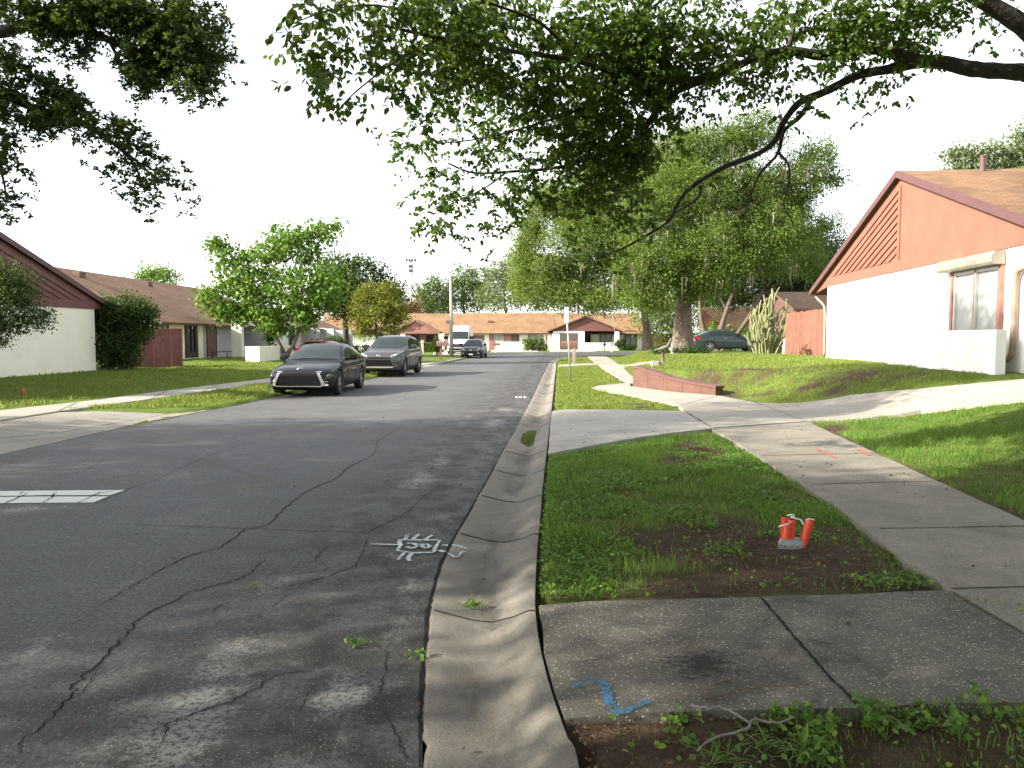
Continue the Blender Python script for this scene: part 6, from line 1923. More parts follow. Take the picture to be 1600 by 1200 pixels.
# second leg of the stand
t = thing('yard_stake', 'small white utility marker post at the lawn edge before the porch wall', 'marker', GT(921.5, 550) + Vector((0, 0, -.02)))
mb = MB(); mb.bbox(-.12, .12, -.1, .1, 0, .42, .02); mb.build('body', M['white_paint'], t); mb = MB(); mb.bbox(-.1, .1, -.08, .08, .422, .56, .03); mb.build('cap', M['dark_frame'], t)

# concrete street lamp
p = GT(705.5, 557)
sl = thing('street_lamp', 'tall tapering pale concrete lamp post beside the white van', 'lamp post', (p.x, p.y, p.z - .05))
hh = D(705.5, 427, p.y).z - p.z
mb = MB(); mb.tube([(0, 0, -.3), (0, 0, hh * .5), (-.06, 0, hh)], [.17, .125, .09], 10); mb.build('pole', M['concrete_grey'], sl, True)
mb = MB(); mb.tube(spline([(-.06, 0, hh - .25), (.6, -.1, hh - .05), (1.3, -.2, hh + .35)], 5), .03, 7); mb.tube([(.0, 0, hh - .65), (.7, -.1, hh - .05)], .02, 6); mb.build('arm', M['galv'], sl, True)
mb = MB(); mb.bbox(1.2, 1.85, -.32, -.06, hh + .30, hh + .44, .05); mb.build('lamp_head', M['galv'], sl, True)

# sports-field light tower far away
p = D(643, 500, 165)
lt = thing('light_tower', 'distant tall sports light tower above the row house roof', 'light tower', (p.x, 165, 0))
ht = D(643, 407, 165).z
mb = MB(); mb.tube([(0, 0, 0), (0, 0, ht)], [.28, .14], 8); mb.build('mast', M['galv'], lt, True)
for k, z in enumerate((ht - .2, ht - 1.5, ht - 2.4)):
    mb = MB(); mb.box(-1.1 + .2 * k, 1.1 - .2 * k, -.1, .1, z - .06, z + .06); b = mb.build('crossbar', M['galv'], lt)
    for x in (-.9, -.3, .3, .9):
        if abs(x) > 1 - .2 * k: continue
        mb = MB(); mb.bbox(x - .24, x + .24, -.4, -.1, z + .05, z + .55, .06); mb.build('floodlight', M['rim_dark'], b)

# clipped hedge and shrubs
def bush(name, label, base, ell, n, size, leaf, seed, fold=False, cl=.12, stems=3, group=None, cat='shrub', width=.3, droop=.1):
    rng = np.random.default_rng(seed); random.seed(seed)
    t = thing(name, label, cat, base, 0, group)
    mb = MB()
    for k in range(stems):
        e = ell[k % len(ell)]
        mb.tube([(e[0] * .3 + random.uniform(-.05, .05), e[1] * .3, -.1), (e[0] * .8, e[1] * .8, max(.1, e[2] * .9))], [.025, .012], 5)
    mb.build('stem', M['bark_dark'], t)
    P = crown_points(ell, n, rng, cl, 24, .5); P = P[P[:, 2] > 0.02]
    V, Fq = leaf_arrays(P, size, rng, droop, .35, width, fold)
    np_mesh('foliage', V, Fq, leaf, t)
    return t


hb = Vector(GT(650, 549)); hb.y = 84; hb.x = (649 - 800) / F * 84; hb.z = .08
rng = np.random.default_rng(70)
hd = thing('hedge', 'clipped square green hedge before the porch of the row house', 'hedge', hb)
wl = (686 - 649) / F * 84
P = rng.random((9000, 3)) * [wl, .9, .95]; e = rng.integers(0, 3, 9000)
P[:, 1] = np.where(e == 0, rng.random(9000) * .12, P[:, 1]); P[:, 2] = np.where(e == 1, .95 - rng.random(9000) * .08, P[:, 2])
V, Fq = leaf_arrays(P, .10, rng, 0, .4, .3, False); np_mesh('foliage', V, Fq, M['leaf_mid'], hd)
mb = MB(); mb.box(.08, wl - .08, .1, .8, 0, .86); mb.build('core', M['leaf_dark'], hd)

for k, (lab, px, py, Y, ell, n, s, lf) in enumerate([
    ('leafy green bush under the wide window of the row house', 826, 548, 90.5, [(0, 0, .8, .8, .6, .7), (.6, 0, .7, .6, .5, .6)], 2200, .17, 'leaf_mid'),
    ('blue green bush right of the leafy bush under the wide window', 840, 548, 90.5, [(0, 0, .85, .8, .6, .8), (.5, 0, .5, .6, .5, .5)], 2200, .17, 'leaf_pale'),
    ('low reddish bush at the drain pipe of the row house', 849, 548, 91, [(0, 0, .4, .5, .4, .4)], 900, .14, 'leaf_red'),
    ('dark bush against the front beside the white porch wall', 970, 547, 92, [(0, 0, .7, .7, .5, .8), (1.0, 0, .4, .9, .5, .4)], 1800, .17, 'leaf_dark'),
    ('yellow green leafy bush behind the speckled brown mailbox', 683, 556, 66, [(0, 0, 1.05, .42, .4, .5), (.1, 0, .5, .3, .3, .4)], 1500, .12, 'leaf_yellow'),
    ('dark clipped bush at the left of the grey SUV', 563, 556, 47, [(0, 0, .5, .9, .7, .6), (-.7, 0, .5, .7, .6, .6)], 3200, .10, 'leaf_dark'),
    ('dark bush at the corner of the third low house', 525, 551, 57, [(0, 0, .7, 1.0, .7, .7), (-1.2, 0, .6, .8, .6, .6)], 2600, .13, 'leaf_dark'),
    ('rounded green shrub behind the roof of the slate green sedan', 1140, 545, 60, [(0, 0, 1.3, 2.2, 1.4, 1.4), (2, 0, 1.0, 1.4, 1.0, 1.1), (-1.5, 0, 1.4, 1.2, 1.0, 1.4)], 5000, .16, 'leaf_bright'),
    ('low ground plants around the foot of the thick trunked oak', 1062, 556, 42.6, [(0, 0, .14, 1.2, .7, .2), (-1.2, .3, .2, .5, .4, .25), (.9, .2, .14, .7, .5, .2)], 2500, .09, 'leaf_dark'),
    ('small brown leaved plant at the base of the sunlit fence', 1262, 556, 29.6, [(0, 0, .16, .35, .2, .18), (.5, 0, .12, .3, .2, .14)], 500, .08, 'litter'),
    ('narrow green plant behind the low cream patio wall', 421, 545, 47.5, [(0, 0, 1.35, .35, .3, .3), (.1, 0, .7, .2, .2, .5)], 500, .16, 'leaf_dark'),
]):
    p = D(px, py, Y); b = Vector((p.x, Y, float(hz(p.x, Y)) - .02))
    bush('bush', lab, b, ell, n, s, M[lf], 80 + k)

# tall columnar cactus
p = D(1199, 549, 35.2); b = Vector((p.x, 35.2, float(hz(p.x, 35.2)) - .03))
ct = thing('cactus', 'tall many stemmed columnar cactus before the end of the sunlit fence', 'cactus', b)
random.seed(90)
def rib(pts, r, name='stem', parent=ct):
    P = spline(pts, 5); V, Fc = [], []
    n = 10
    Vv, Ff = tube_arrays(P, [r * (1 - .55 * max(0, (i / (len(P) - 1) - .75) / .25) ** 2) for i in range(len(P))], n)
    for i in range(len(P)):
        for k in range(0, n, 2): Vv[i * n + k] = P[i] + (Vv[i * n + k] - P[i]) * .58
    mb = MB(); mb.add(Vv, Ff); return mb.build(name, M['cactus'], parent)
for k in range(46):
    a = random.uniform(0, math.tau); r0 = random.uniform(0.05, .5); h = random.choice((1.0, 1.5, 1.9, 2.2, 2.5, 2.9)) * random.uniform(.85, 1.05)
    lean = random.uniform(.1, 1.0) * (1.15 - h / 4) - (.25 if math.sin(a * 3) > .6 else 0)
    x0, y0 = math.cos(a) * r0 * 1.2, math.sin(a) * r0 * .8
    st = rib([(x0, y0, -.1), (x0 + math.cos(a) * lean * .45, y0 + math.sin(a) * lean * .3, h * .45), (x0 + math.cos(a) * lean * .8, y0 + math.sin(a) * lean * .5, h * .8), (x0 + math.cos(a) * lean + random.uniform(-.12, .12), y0 + math.sin(a) * lean * .6, h)], random.uniform(.035, .062))
    for j in range(random.randint(1, 3)):
        f = random.uniform(.4, .8); q = Vector((x0 + math.cos(a) * lean * f, y0 + math.sin(a) * lean * f * .6, h * f)); d = Vector((random.uniform(-1, 1), random.uniform(-1, .4), .3)).normalized() * .2
        rib([q, q + d, q + d * 1.3 + Vector((0, 0, .25)), q + d * 1.4 + Vector((random.uniform(-.2, .2), 0, random.uniform(.25, .7)))], .032, 'arm', st)
# whitish stone figure by the cactus
# stone planter block with bird figure
p = D(1024, 563.5, 32); b = Vector((p.x, 32, float(hz(p.x, 32)) - .03))
pb = thing('stone_block', 'pale stone block with red brick side standing at the lawn path', 'block', b)
mb = MB(); mb.bbox(-.17, .14, -.15, .15, -.1, .34, .03); mb.build('block', M['stone'], pb); mb = MB(); mb.bbox(.142, .24, -.14, .14, -.1, .30, .02); mb.build('brick', M['retain'], pb)
p = D(1036, 560, 34); b = Vector((p.x, 34, float(hz(p.x, 34)) - .03))
M['stone_dark'] = plain('weathered_stone', (.15, .135, .125), .9, var=.3, scale=9)
st = thing('garden_statue', 'grey stone bird statue on a dark pedestal near the oak', 'statue', b)
zf = .36
mb = MB(); mb.lathe([(.13, -.1), (.12, .06), (.07, .12), (.06, .38), (.10, .44), (.11, .48)], 14); mb.build('pedestal', M['soffit'], st, True, 40)
mb = MB(); mb.tube(spline([(-.42, 0, .58), (-.25, 0, .62), (0, 0, .68), (.18, 0, .76), (.26, 0, .90), (.30, 0, 1.02), (.34, 0, 1.10)], 4), lerp_list([.015, .045, .08, .075, .04, .03, .035], 25), 10); mb.build('body', M['stone_dark'], st, True)
mb = MB(); mb.tube([(.36, 0, 1.11), (.46, 0, 1.02)], [.025, .008], 8); mb.build('beak', M['stone_dark'], st, True)
p = D(1050.5, 551.5, 42); b = Vector((p.x, 42, float(hz(p.x, 42)) - .02))
ur = thing('urn', 'small pale stone urn at the foot of the thick trunked oak', 'urn', b)
mb = MB(); mb.lathe([(.17, 0), (.17, .05), (.07, .10), (.07, .16), (.17, .26), (.19, .36), (.20, .38), (.17, .38), (.15, .30)], 18); mb.build('bowl', M['stone'], ur, True, 40); mb = MB(); mb.lathe([(.05, .30), (.10, .36), (.05, .50), (.06, .56), (.02, .62)], 12); mb.build('finial', M['stone'], ur, True)
p = D(1226, 548, 34.2); b = Vector((p.x, 34.2, float(hz(p.x, 34.2)) - .02))
fg = thing('garden_figure', 'small white garden figure between cactus and fence', 'figure', b)
mb = MB(); mb.lathe([(.13, -.05), (.12, .1), (.10, .3), (.12, .42), (.07, .50), (.05, .53), (.085, .60), (.08, .68), (.03, .74)], 14); mb.build('body', M['stone'], fg, True)
# patio seat under a dark cover
b = Vector((-17.4, 45.6, float(hz(-17.4, 45.6))))
pc_ = thing('patio_chair', 'dark sling lounge chair on the porch left of the cream pier', 'chair', b, R(20))
mb = MB()
P = spline([(-.75, 0, 1.0), (-.45, 0, .62), (-.1, 0, .42), (.5, 0, .46), (.75, 0, .40)], 5)
V = []; 
for q in P: V += [(q.x, -.3, q.z), (q.x, .3, q.z), (q.x + .02, .3, q.z - .05), (q.x + .02, -.3, q.z - .05)]
Fc = [(i * 4 + j, i * 4 + (j + 1) % 4, i * 4 + 4 + (j + 1) % 4, i * 4 + 4 + j) for i in range(len(P) - 1) for j in range(4)]
mb.add(V, Fc); mb.build('sling', M['dark_cloth'], pc_, True)
for x in (-.4, .45):
    for y in (-.28, .28):
        mb = MB(); mb.tube([(x, y, -.05), (x + .05, y, .45)], .02, 6); mb.build('leg', M['black_plastic'], pc_)

# orange conduit stubs in the verge
p = GT(1237, 851)
cb = thing('conduit_bundle', 'bundle of orange conduit stubs with grey wrap standing in the bare earth', 'conduit', (p.x, p.y, p.z - .01))
def stub(x0, x1, y0, y1, h, r=.030):
    a = Vector((x0, y0, -.1)); b_ = Vector((x1, y1, h)); d = (b_ - a).normalized()
    V, Fc = [], []
    mb = MB(); mb.tube([a, b_], r, 18, cap=False); mb.tube([b_, a + d * .05], r * .86, 18, cap=False, mi=1)
    n = 18
    V1, _ = tube_arrays([a, b_], r, n, False); V2, _ = tube_arrays([a, b_], r * .86, n, False)
    mb.add(V1[n:] + V2[n:], [(k, (k + 1) % n, n + (k + 1) % n, n + k) for k in range(n)])
    mb.add([b_ - d * .03 + (q - b_) for q in V2[n:]], [tuple(range(n))], 1)
    return mb.build('tube', [M['orange_tube'], M['black_plastic']], cb, True, 40)
t1 = stub(-.066, -.034, -.02, -.01, .175); t2 = stub(-.012, .002, .0, .02, .19, .029); t3 = stub(.040, .125, -.015, -.01, .195, .030); t4 = stub(-.035, -.030, .045, .06, .20, .028)
mb = MB()
ring = [(-.115, -.05), (-.02, -.065), (.085, -.05), (.075, .03), (.0, .075), (-.08, .065)]
rt = [(-.085, -.045), (-.02, -.05), (.075, -.045), (.085, .02), (.01, .06), (-.07, .06)]
def ringpts(r, z, n=4):
    return [Vector((q[0], q[1], z + random.uniform(-.004, .004))) for q in chaikin(r + [r[0]], 2)[:-1]]
A = ringpts(ring, -.03); Bm = ringpts([(x * .97, y * .97) for x, y in ring], .02); C = ringpts(rt, .055)
k = len(A); mb.add(A + Bm + C, [(i, (i + 1) % k, k + (i + 1) % k, k + i) for i in range(k)] + [(k + i, k + (i + 1) % k, 2 * k + (i + 1) % k, 2 * k + i) for i in range(k)] + [tuple(range(2 * k, 3 * k))])
mb.build('wrap', M['grey_wrap'], cb, True)
mb = MB(); mb.tube(spline([(-.105, -.03, .150), (-.09, -.05, .163), (-.055, -.045, .170), (-.03, -.02, .172), (-.01, .0, .175)], 6), .005, 6)
mb.tube(spline([(-.02, .05, .21), (.0, .03, .222), (.012, .01, .225), (.02, .02, .21), (.0, .03, .205), (.03, .0, .20), (.06, -.01, .192), (.075, -.015, .16)], 6), .004, 6)
mb.tube(spline([(.092, -.025, .20), (.112, -.04, .208), (.146, -.03, .198), (.152, .0, .19)], 6), .004, 6)
mb.build('string', M['white_string'], cb, True)

# orange marker flags
for k, (px, py, lab, Y) in enumerate([(36, 617, 'orange marker flag in the left lawn before the cream wall', None), (199, 598, 'tiny orange marker flag in the shaded left lawn beyond the pavement', None), (949, 591, 'small orange marker flag in the verge left of the far pavement', None), (958, 585, 'orange marker flag at the edge of the far pavement', None)]):
    p = GT(px, py)
    t = thing('marker_flag', lab, 'marker flag', (p.x, p.y, p.z - .02), R(random.uniform(-25, 25)), 'utility marker flags')
    s = 1.0 if k in (0,) else .6
    mb = MB(); mb.tube([(0, 0, -.05), (.0, 0, .16 * s + .03)], .004, 5); mb.build('wire', M['twig'], t)
    mb = MB(); mb.prism([(0, .03 * s), (.075 * s, .05 * s), (.07 * s, .17 * s), (.0, .19 * s)], 'y', -.002, .002); mb.build('flag', M['flag_orange'], t)

# fallen twigs, runners and leaves
def twig(label, pix, r, mat='twig', off=.02, extra=()):
    t = thing('twig', label, 'twig', GT(*pix[0]))
    o = t.location.copy()
    mb = MB()
    for pp in (pix,) + tuple(extra):
        P = spline([GT(*q, off) - o for q in pp], 5)
        P = [q + Vector((0, 0, random.uniform(0, .01))) for q in P]
        mb.tube(P, lerp_list([r, r * .8, r * .5], len(P)), 6)
    mb.build('stick', M[mat], t, True)
    return t
twig('forked grey twig lying on the slab edge', [(1080, 1103), (1105, 1108), (1125, 1106), (1150, 1118), (1170, 1131), (1180, 1126), (1215, 1131), (1245, 1122)], .006, 'twig', .035, ([(1172, 1130), (1165, 1142), (1120, 1152), (1090, 1175)],))
twig('curved brown dry stem on the driveway slab', [(1103, 1095), (1112, 1075), (1135, 1063), (1150, 1068)], .004, 'dry_stem', .03, ([(1104, 1094), (1150, 1082), (1200, 1073), (1265, 1071)],))
twig('pale root end at the slab edge below the bare earth', [(1140, 935), (1147, 936), (1150, 948)], .004, 'twig', .03)


VA_ = [tuple(GT(a, b)[:2]) for a, b in [(846, 938), (1000, 932), (1150, 928), (1330, 923), (1462, 917), (1425, 890), (1290, 788), (1195, 725), (1150, 697), (1116, 677), (1050, 681), (1000, 689), (930, 701), (859, 714), (850, 800), (843, 880)]]
VF_ = [tuple(GT(a, b)[:2]) for a, b in [(890, 1128), (1000, 1121), (1200, 1115), (1345, 1110), (1620, 1102), (1700, 1240), (920, 1240)]]


def scatter_leaves(name, label, cat, pts, size, mat, seed, kind=None, lift=.012):
    rng = np.random.default_rng(seed)
    P = np.array([[*p] for p in pts]); P[:, 2] += lift
    d = rng.normal(size=(len(P), 3)) * [1, 1, .12]
    V, Fq = leaf_arrays(P, size, rng, 0, .4, .3, True, d * 3)
    o = np_mesh(name, V, Fq, mat); return tag(o, label, cat, kind=kind)


rng = np.random.default_rng(99)
pts = []
while len(pts) < 260:
    x, y = rng.uniform(-5.5, 7), rng.uniform(2.4, 17) ** 1.0
    if x < -.667 * y - 1 or x > .667 * y + 1: continue
    w = 1.0 if (x > xr(y) - .7) else .14
    if rng.random() < w * (.35 + .65 * fbm(x * 1.3, y * 1.3)): pts.append((x, y, float(hz(x, y)) + (.02 if x > xr(y) else .0) + (0.006 if x < xg(y) else 0)))
scatter_leaves('fallen_leaves', 'fallen brown leaves strewn over verge, slabs and road', 'leaves', pts, .034, M['litter'], 5, 'stuff')
for k, (px, py, lab) in enumerate([(388, 922, 'yellow green fallen leaf on the near road'), (599, 815, 'small pale fallen leaf on the road above the white paint'), (680, 730, 'pale fallen leaf near the gutter edge')]):
    o = scatter_leaves('fallen_leaf', lab, 'leaf', [tuple(G(px, py, 0.004))], .10 if k == 0 else .07, M['leaf_yellow'], 6 + k)

pts = []
while len(pts) < 5200:
    x, y = rng.uniform(.2, 5.5), rng.uniform(2.4, 12)
    if x < xr(y) or x > xs(y) - .2: continue
    if in_poly(np.array([x]), np.array([y]), VA_)[0] or in_poly(np.array([x]), np.array([y]), VF_)[0]:
        if rng.random() < .08 + float(soil(x, y)): pts.append((x, y, float(hz(x, y))))
scatter_leaves('leaf_litter', 'crumbled dead leaves and bark bits over the bare earth', 'litter', pts, .016, M['litter'], 15, 'stuff', .004)

# weed tufts in joints
def tuft(label, px, py, n, h, seed, leaf='grass_blade', spread=.05, off=.0, clover=0):
    rng = np.random.default_rng(seed); p = GT(px, py, off)
    t = thing('weed', label, 'weed', p)
    B = rng.normal(size=(n, 3)) * [spread, spread * .6, 0]
    d = rng.normal(size=(n, 3)) * [.7, .7, .2] + [0, 0, .8]; d = unit(d)
    hgt = h * (.5 + rng.random(n))[:, None]
    s = unit(np.cross(d, rng.normal(size=(n, 3)))) * .0035
    V = np.stack([B - s, B + s, B + d * hgt * .6 + s * .8, B + d * hgt + [0, 0, -.01], B + d * hgt * .6 - s * .8], 1).reshape(-1, 3)
    b = (np.arange(n) * 5)[:, None]; 
    tag(np_mesh('blades', V, np.concatenate([b + [0, 1, 2], b + [0, 2, 4], b + [4, 2, 3]]), M[leaf], t), kind='stuff')
    if clover:
        P = rng.normal(size=(clover, 3)) * [spread * 1.3, spread * .7, .012] + [0, 0, .03]
        V, Fq = leaf_arrays(P, .022, rng, 0, .4, .45, True); np_mesh('leaves', V, Fq, M['clover'], t)
    return t
tuft('grass tuft growing in the gutter joint', 738, 948, 46, .075, 1, spread=.045)
tuft('small clover weed in the road margin', 559, 1010, 6, .03, 2, spread=.03, clover=34)
tuft('tiny clover weed at the ragged gutter edge', 651, 1030, 5, .03, 3, spread=.02, clover=22)
tuft('grass tuft in the joint between slab and pavement', 1535, 950, 30, .05, 4, spread=.09, clover=20)

# paint marks
def paint(name, col, wear=.5, sc=60):
    m, nt, out = new_mat(name)
    v = coords(nt)
    n1 = noise_tex(nt, v, sc, 3, .7); n2 = noise_tex(nt, v, 9, 4, .7)
    a = maprange(nt, mth(nt, 'ADD', mth(nt, 'MULTIPLY', n1, .6), mth(nt, 'MULTIPLY', n2, .4)), wear - .1, wear + .06)
    b = bsdf(nt, out, col, .8, 0, .3)
    nt.links.new(a, b.inputs['Alpha'])
    return m
M['spray_white'] = paint('white_spray', (.50, .54, .56), .45)
M['spray_blue'] = paint('blue_spray', (.05, .18, .33), .51, 45)
M['spray_red'] = paint('red_spray', (.55, .10, .07), .44)
M['road_paint'] = paint('road_white_paint', (.62, .62, .58), .33, 18)


def marks(name, label, lines, mat, w, zoff, terr=True):
    mb = MB()
    for L in lines:
        pts = [GT(a, b, zoff) if terr else G(a, b, zoff) for a, b in L]
        strip(mb, pts, w, 0, jit=.003, sub=4, off=.0, taper=False)
    o = mb.build(name, mat); return tag(o, label, 'paint mark')


def um(x, y): return (570 + x * 180 / 1600, 810 + y * 90 / 800)
marks('spray_mark', 'white spray paint box with ticks and an 8 beside the gutter on the road',
      [[um(80, 352), um(460, 362)], [um(475, 295), um(1040, 300)], [um(475, 295), um(495, 370), um(450, 440)], [um(450, 440), um(560, 465), um(720, 475), um(950, 470)], [um(950, 470), um(1000, 370), um(1040, 300)],
       [um(560, 285), um(610, 210)], [um(680, 285), um(745, 215)], [um(840, 288), um(930, 230)], [um(545, 475), um(480, 545), um(465, 562), um(500, 566)], [um(665, 475), um(600, 545), um(610, 575), um(640, 590)],
       [um(590, 340), um(680, 348), um(790, 392), um(850, 408), um(905, 385), um(860, 350), um(770, 360), um(700, 400), um(640, 412), um(580, 390)], [um(770, 385), um(870, 345)], [um(1070, 372), um(1150, 366)], [um(1035, 440), um(1105, 465)]], M['spray_white'], .030, .009, False)
marks('spray_mark', 'white spray paint arrow loop on the gutter concrete', [[um(1210, 362), um(1300, 378), um(1415, 415)], [um(1150, 478), um(1250, 535), um(1300, 525), um(1350, 460), um(1415, 455)]], M['spray_white'], .022, .012, False)
marks('spray_mark', 'blue spray paint zigzag on the near driveway slab', [[(894, 1073), (915, 1065), (935, 1060), (944, 1064), (949, 1082), (953, 1100), (962, 1112), (980, 1108), (1000, 1100), (1012, 1093)]], M['spray_blue'], .042, .030)
marks('spray_mark', 'short red spray line across the pavement', [[(1274, 700), (1290, 707), (1304, 714)]], M['spray_red'], .04, .034)
marks('spray_mark', 'short red spray line at the pavement edge by the grass', [[(1341, 702), (1350, 706), (1358, 711)]], M['spray_red'], .05, .034)
marks('spray_mark', 'faint blue spray dab on the gutter by the verge', [[(834, 738), (848, 735)]], M['spray_blue'], .10, .055, False)
mb = MB()
for q in ([(-60, 768), (60, 766.5), (196, 765.5), (172, 773.5), (100, 773.8), (-60, 775)], [(-60, 777), (60, 775.8), (170, 775.5), (145, 785), (60, 785.5), (-60, 787)]):
    V = [G(a, b, .005) for a, b in q]; mb.add(V, [tuple(range(len(V)))[::-1]])
for L in ([(5, 788), (25, 779), (48, 768)], [(66, 786), (80, 778), (88, 768)], [(118, 787), (140, 777), (158, 768)], [(30, 772), (38, 768)], [(150, 772), (182, 766)], [(0, 776), (60, 774.5), (172, 774.5)]):
    strip(mb, [G(a, b, .005) for a, b in L], .016, 1, jit=.008, sub=4, off=.003)
tag(mb.build('road_marking', [M['road_paint'], M['crack']]), 'pair of worn white bars painted across the near left of the road', 'road marking')
mb = MB()
for a in (807, 813, 820): V = [G(a - 2, 621.5, .006), G(a + 2, 621.5, .006), G(a + 2, 619.8, .006), G(a - 2, 619.8, .006)]; mb.add(V, [(0, 1, 2, 3)])
tag(mb.build('road_marking', M['road_paint']), 'three small white dashes on the road beside the gutter', 'road marking')
mb = MB(); V = [G(a, b, .006) for a, b in ((347, 629), (372, 628.6), (384, 624.8), (374, 625))]; mb.add(V, [(0, 1, 2, 3)]); tag(mb.build('road_marking', M['road_paint']), 'short white dash on the road at the sunlit verge', 'road marking')


# ------------------------------------------------------------------ grass
def blades(name, polys, dens, h, w, seed, mat, mask=None, zoff=-.015, lean=.5, split=None, label=None):
    rng = np.random.default_rng(seed)
    allP = []
    for poly in polys:
        xs_ = [p[0] for p in poly]; ys_ = [p[1] for p in poly]
        A = (max(xs_) - min(xs_)) * (max(ys_) - min(ys_)); n = int(A * dens)
        x = rng.uniform(min(xs_), max(xs_), n); y = rng.uniform(min(ys_), max(ys_), n)
        k = in_poly(x, y, poly) & (np.abs(x) < .70 * y + 2.6)
        x, y = x[k], y[k]
        keep = rng.random(len(x)) < np.clip(1.02 - soil(x, y) * 1.0, 0.03, 1) * (0.35 + 0.9 * fbm(x * 3.1, y * 3.1))
        x, y = x[keep], y[keep]
        if mask is not None:
            k2 = rng.random(len(x)) < mask(x, y); x, y = x[k2], y[k2]
        allP.append(np.stack([x, y], 1))
    P = np.concatenate(allP, 0); n = len(P)
    B = np.stack([P[:, 0], P[:, 1], hz(P[:, 0], P[:, 1]) + zoff], 1)
    patch = fbm(P[:, 0] * 1.9 + 40, P[:, 1] * 1.9, 3)
    hh = h * (0.45 + 1.1 * np.clip((patch - .3) / .4, 0, 1)) * (.5 + rng.random(n))
    a = rng.uniform(0, math.tau, n); ln = lean * rng.random(n)
    d = np.stack([np.cos(a) * ln, np.sin(a) * ln, np.ones(n)], 1)
    a2 = rng.uniform(0, math.pi, n); s = np.stack([np.cos(a2), np.sin(a2), np.zeros(n)], 1) * (w * (.6 + .8 * rng.random(n)) / 2)[:, None]
    tipb = np.stack([np.cos(a) * ln, np.sin(a) * ln, np.zeros(n)], 1) * .9
    H = hh[:, None]
    V = np.stack([B - s, B + s, B + d * H * .6 + s * .75, B + d * H + tipb * H * .5, B + d * H * .6 - s * .75], 1).reshape(-1, 3)
    b = (np.arange(n) * 5)[:, None]
    o = np_mesh(name, V, np.concatenate([b + [0, 1, 2], b + [0, 2, 4], b + [4, 2, 3]]), mat)
    print('blades', name, n)
    return tag(o, label, 'grass', kind='stuff')


def PX(l, off=0): return [tuple(GT(a, b, off)[:2]) for a, b in l]
VA = PX([(846, 938), (1000, 932), (1150, 928), (1330, 923), (1462, 917), (1425, 890), (1290, 788), (1195, 725), (1150, 697), (1116, 677), (1050, 681), (1000, 689), (930, 701), (859, 714), (853, 760), (850, 800), (845, 850), (843, 880)])
VB = PX([(867, 640), (869, 600), (872, 574), (932, 571), (960, 592), (972, 597), (930, 603), (922, 608), (960, 616), (1000, 622), (1058, 637), (1060, 640), (960, 641)])
VB2 = PX([(873, 569), (872, 560), (916, 559), (926, 566)])
VC = PX([(1268, 661), (1400, 650), (1600, 628), (1720, 618), (1720, 850), (1600, 808), (1430, 731)])
VF = PX([(890, 1128), (1000, 1121), (1200, 1115), (1345, 1110), (1620, 1102), (1700, 1240), (920, 1240)])
LV = PX([(98, 641), (236, 627), (315, 615), (409, 601), (420, 603), (417, 622), (350, 636), (328, 638)])
LV2 = [(-7.6, 25), (-6.0, 24.5), (-5.7, 28.7), (-4.8, 41), (-5.9, 41), (-6.6, 33)]
MOUND = [(5.55, 20.2), (4.55, 22.0), (3.95, 23.6), (4.7, 28.8), (5.4, 36), (6.8, 50), (7.3, 56), (13, 56), (12.4, 44), (11.8, 34), (11.2, 28), (10.9, 27), (10.0, 21), (9.4, 15.3), (8.3, 13.9), (6.6, 15.9), (6.2, 17.5)]
PATHP = PX([(1060, 634), (1124, 618), (1180, 629), (1330, 617), (1440, 607), (1512, 600), (1640, 590), (1640, 616), (1262, 658), (1114, 668)])
LL = [(-10.9, 14), (-9.4, 26), (-7.2, 38), (-5.9, 47), (-8, 58), (-15, 58), (-18.3, 44), (-15, 36), (-16.2, 29), (-17.2, 18), (-14, 12)]
notpath = lambda x, y: 1.0 - in_poly(x, y, PATHP)
blades('grass', [VA], 2000, .058, .0050, 1, M['grass_blade'], zoff=-.02, label='rough grass of the near verge between kerb and pavement')
blades('grass', [VF], 900, .045, .005, 2, M['grass_blade'], zoff=-.02, label='sparse grass and weeds at the foot of the near slab')
blades('grass', [VC], 2000, .055, .0062, 3, M['grass_blade'], zoff=-.02, label='thick dark grass of the right lawn corner')
blades('grass', [[(3.75, 5.2), (3.55, 0), (3.3, -5), (8.5, -5), (9, 6), (6.5, 8.8), (5.2, 7.6)]], 700, .055, .008, 8, M['grass_blade'], label='dark grass of the right lawn beside the near pavement')
blades('grass', [VB, VB2], 1000, .055, .012, 4, M['grass_lawn'], label='grass of the far verge around the white sign')
blades('grass', [LV, LV2], 1100, .075, .013, 5, M['grass_lawn'], label='sunlit grass of the left verge strip')
blades('grass', [MOUND], 620, .055, .014, 6, M['grass_lawn'], mask=notpath, label='grass of the raised lawn behind the retaining wall')
blades('grass', [LL], 330, .06, .018, 7, M['grass_lawn'], label='grass of the left lawn before the shaded house')


def cover(name, label, polys, n, size, seed, mask, lift=.03):
    rng = np.random.default_rng(seed); out = []
    for poly in polys:
        xs_ = [p[0] for p in poly]; ys_ = [p[1] for p in poly]
        x = rng.uniform(min(xs_), max(xs_), n); y = rng.uniform(min(ys_), max(ys_), n)
        k = in_poly(x, y, poly) & (rng.random(n) < mask(x, y)); out.append(np.stack([x[k], y[k]], 1))
    P2 = np.concatenate(out); k = len(P2)
    P = np.stack([P2[:, 0], P2[:, 1], hz(P2[:, 0], P2[:, 1]) + rng.random(k) * lift - .005], 1)
    d = rng.normal(size=(k, 3)) * [1, 1, .25]
    V, Fq = leaf_arrays(P, size, rng, -.1, .45, .42, True, d * 2)
    print('cover', k)
    return tag(np_mesh(name, V, Fq, M['clover']), label, 'weeds', kind='stuff')


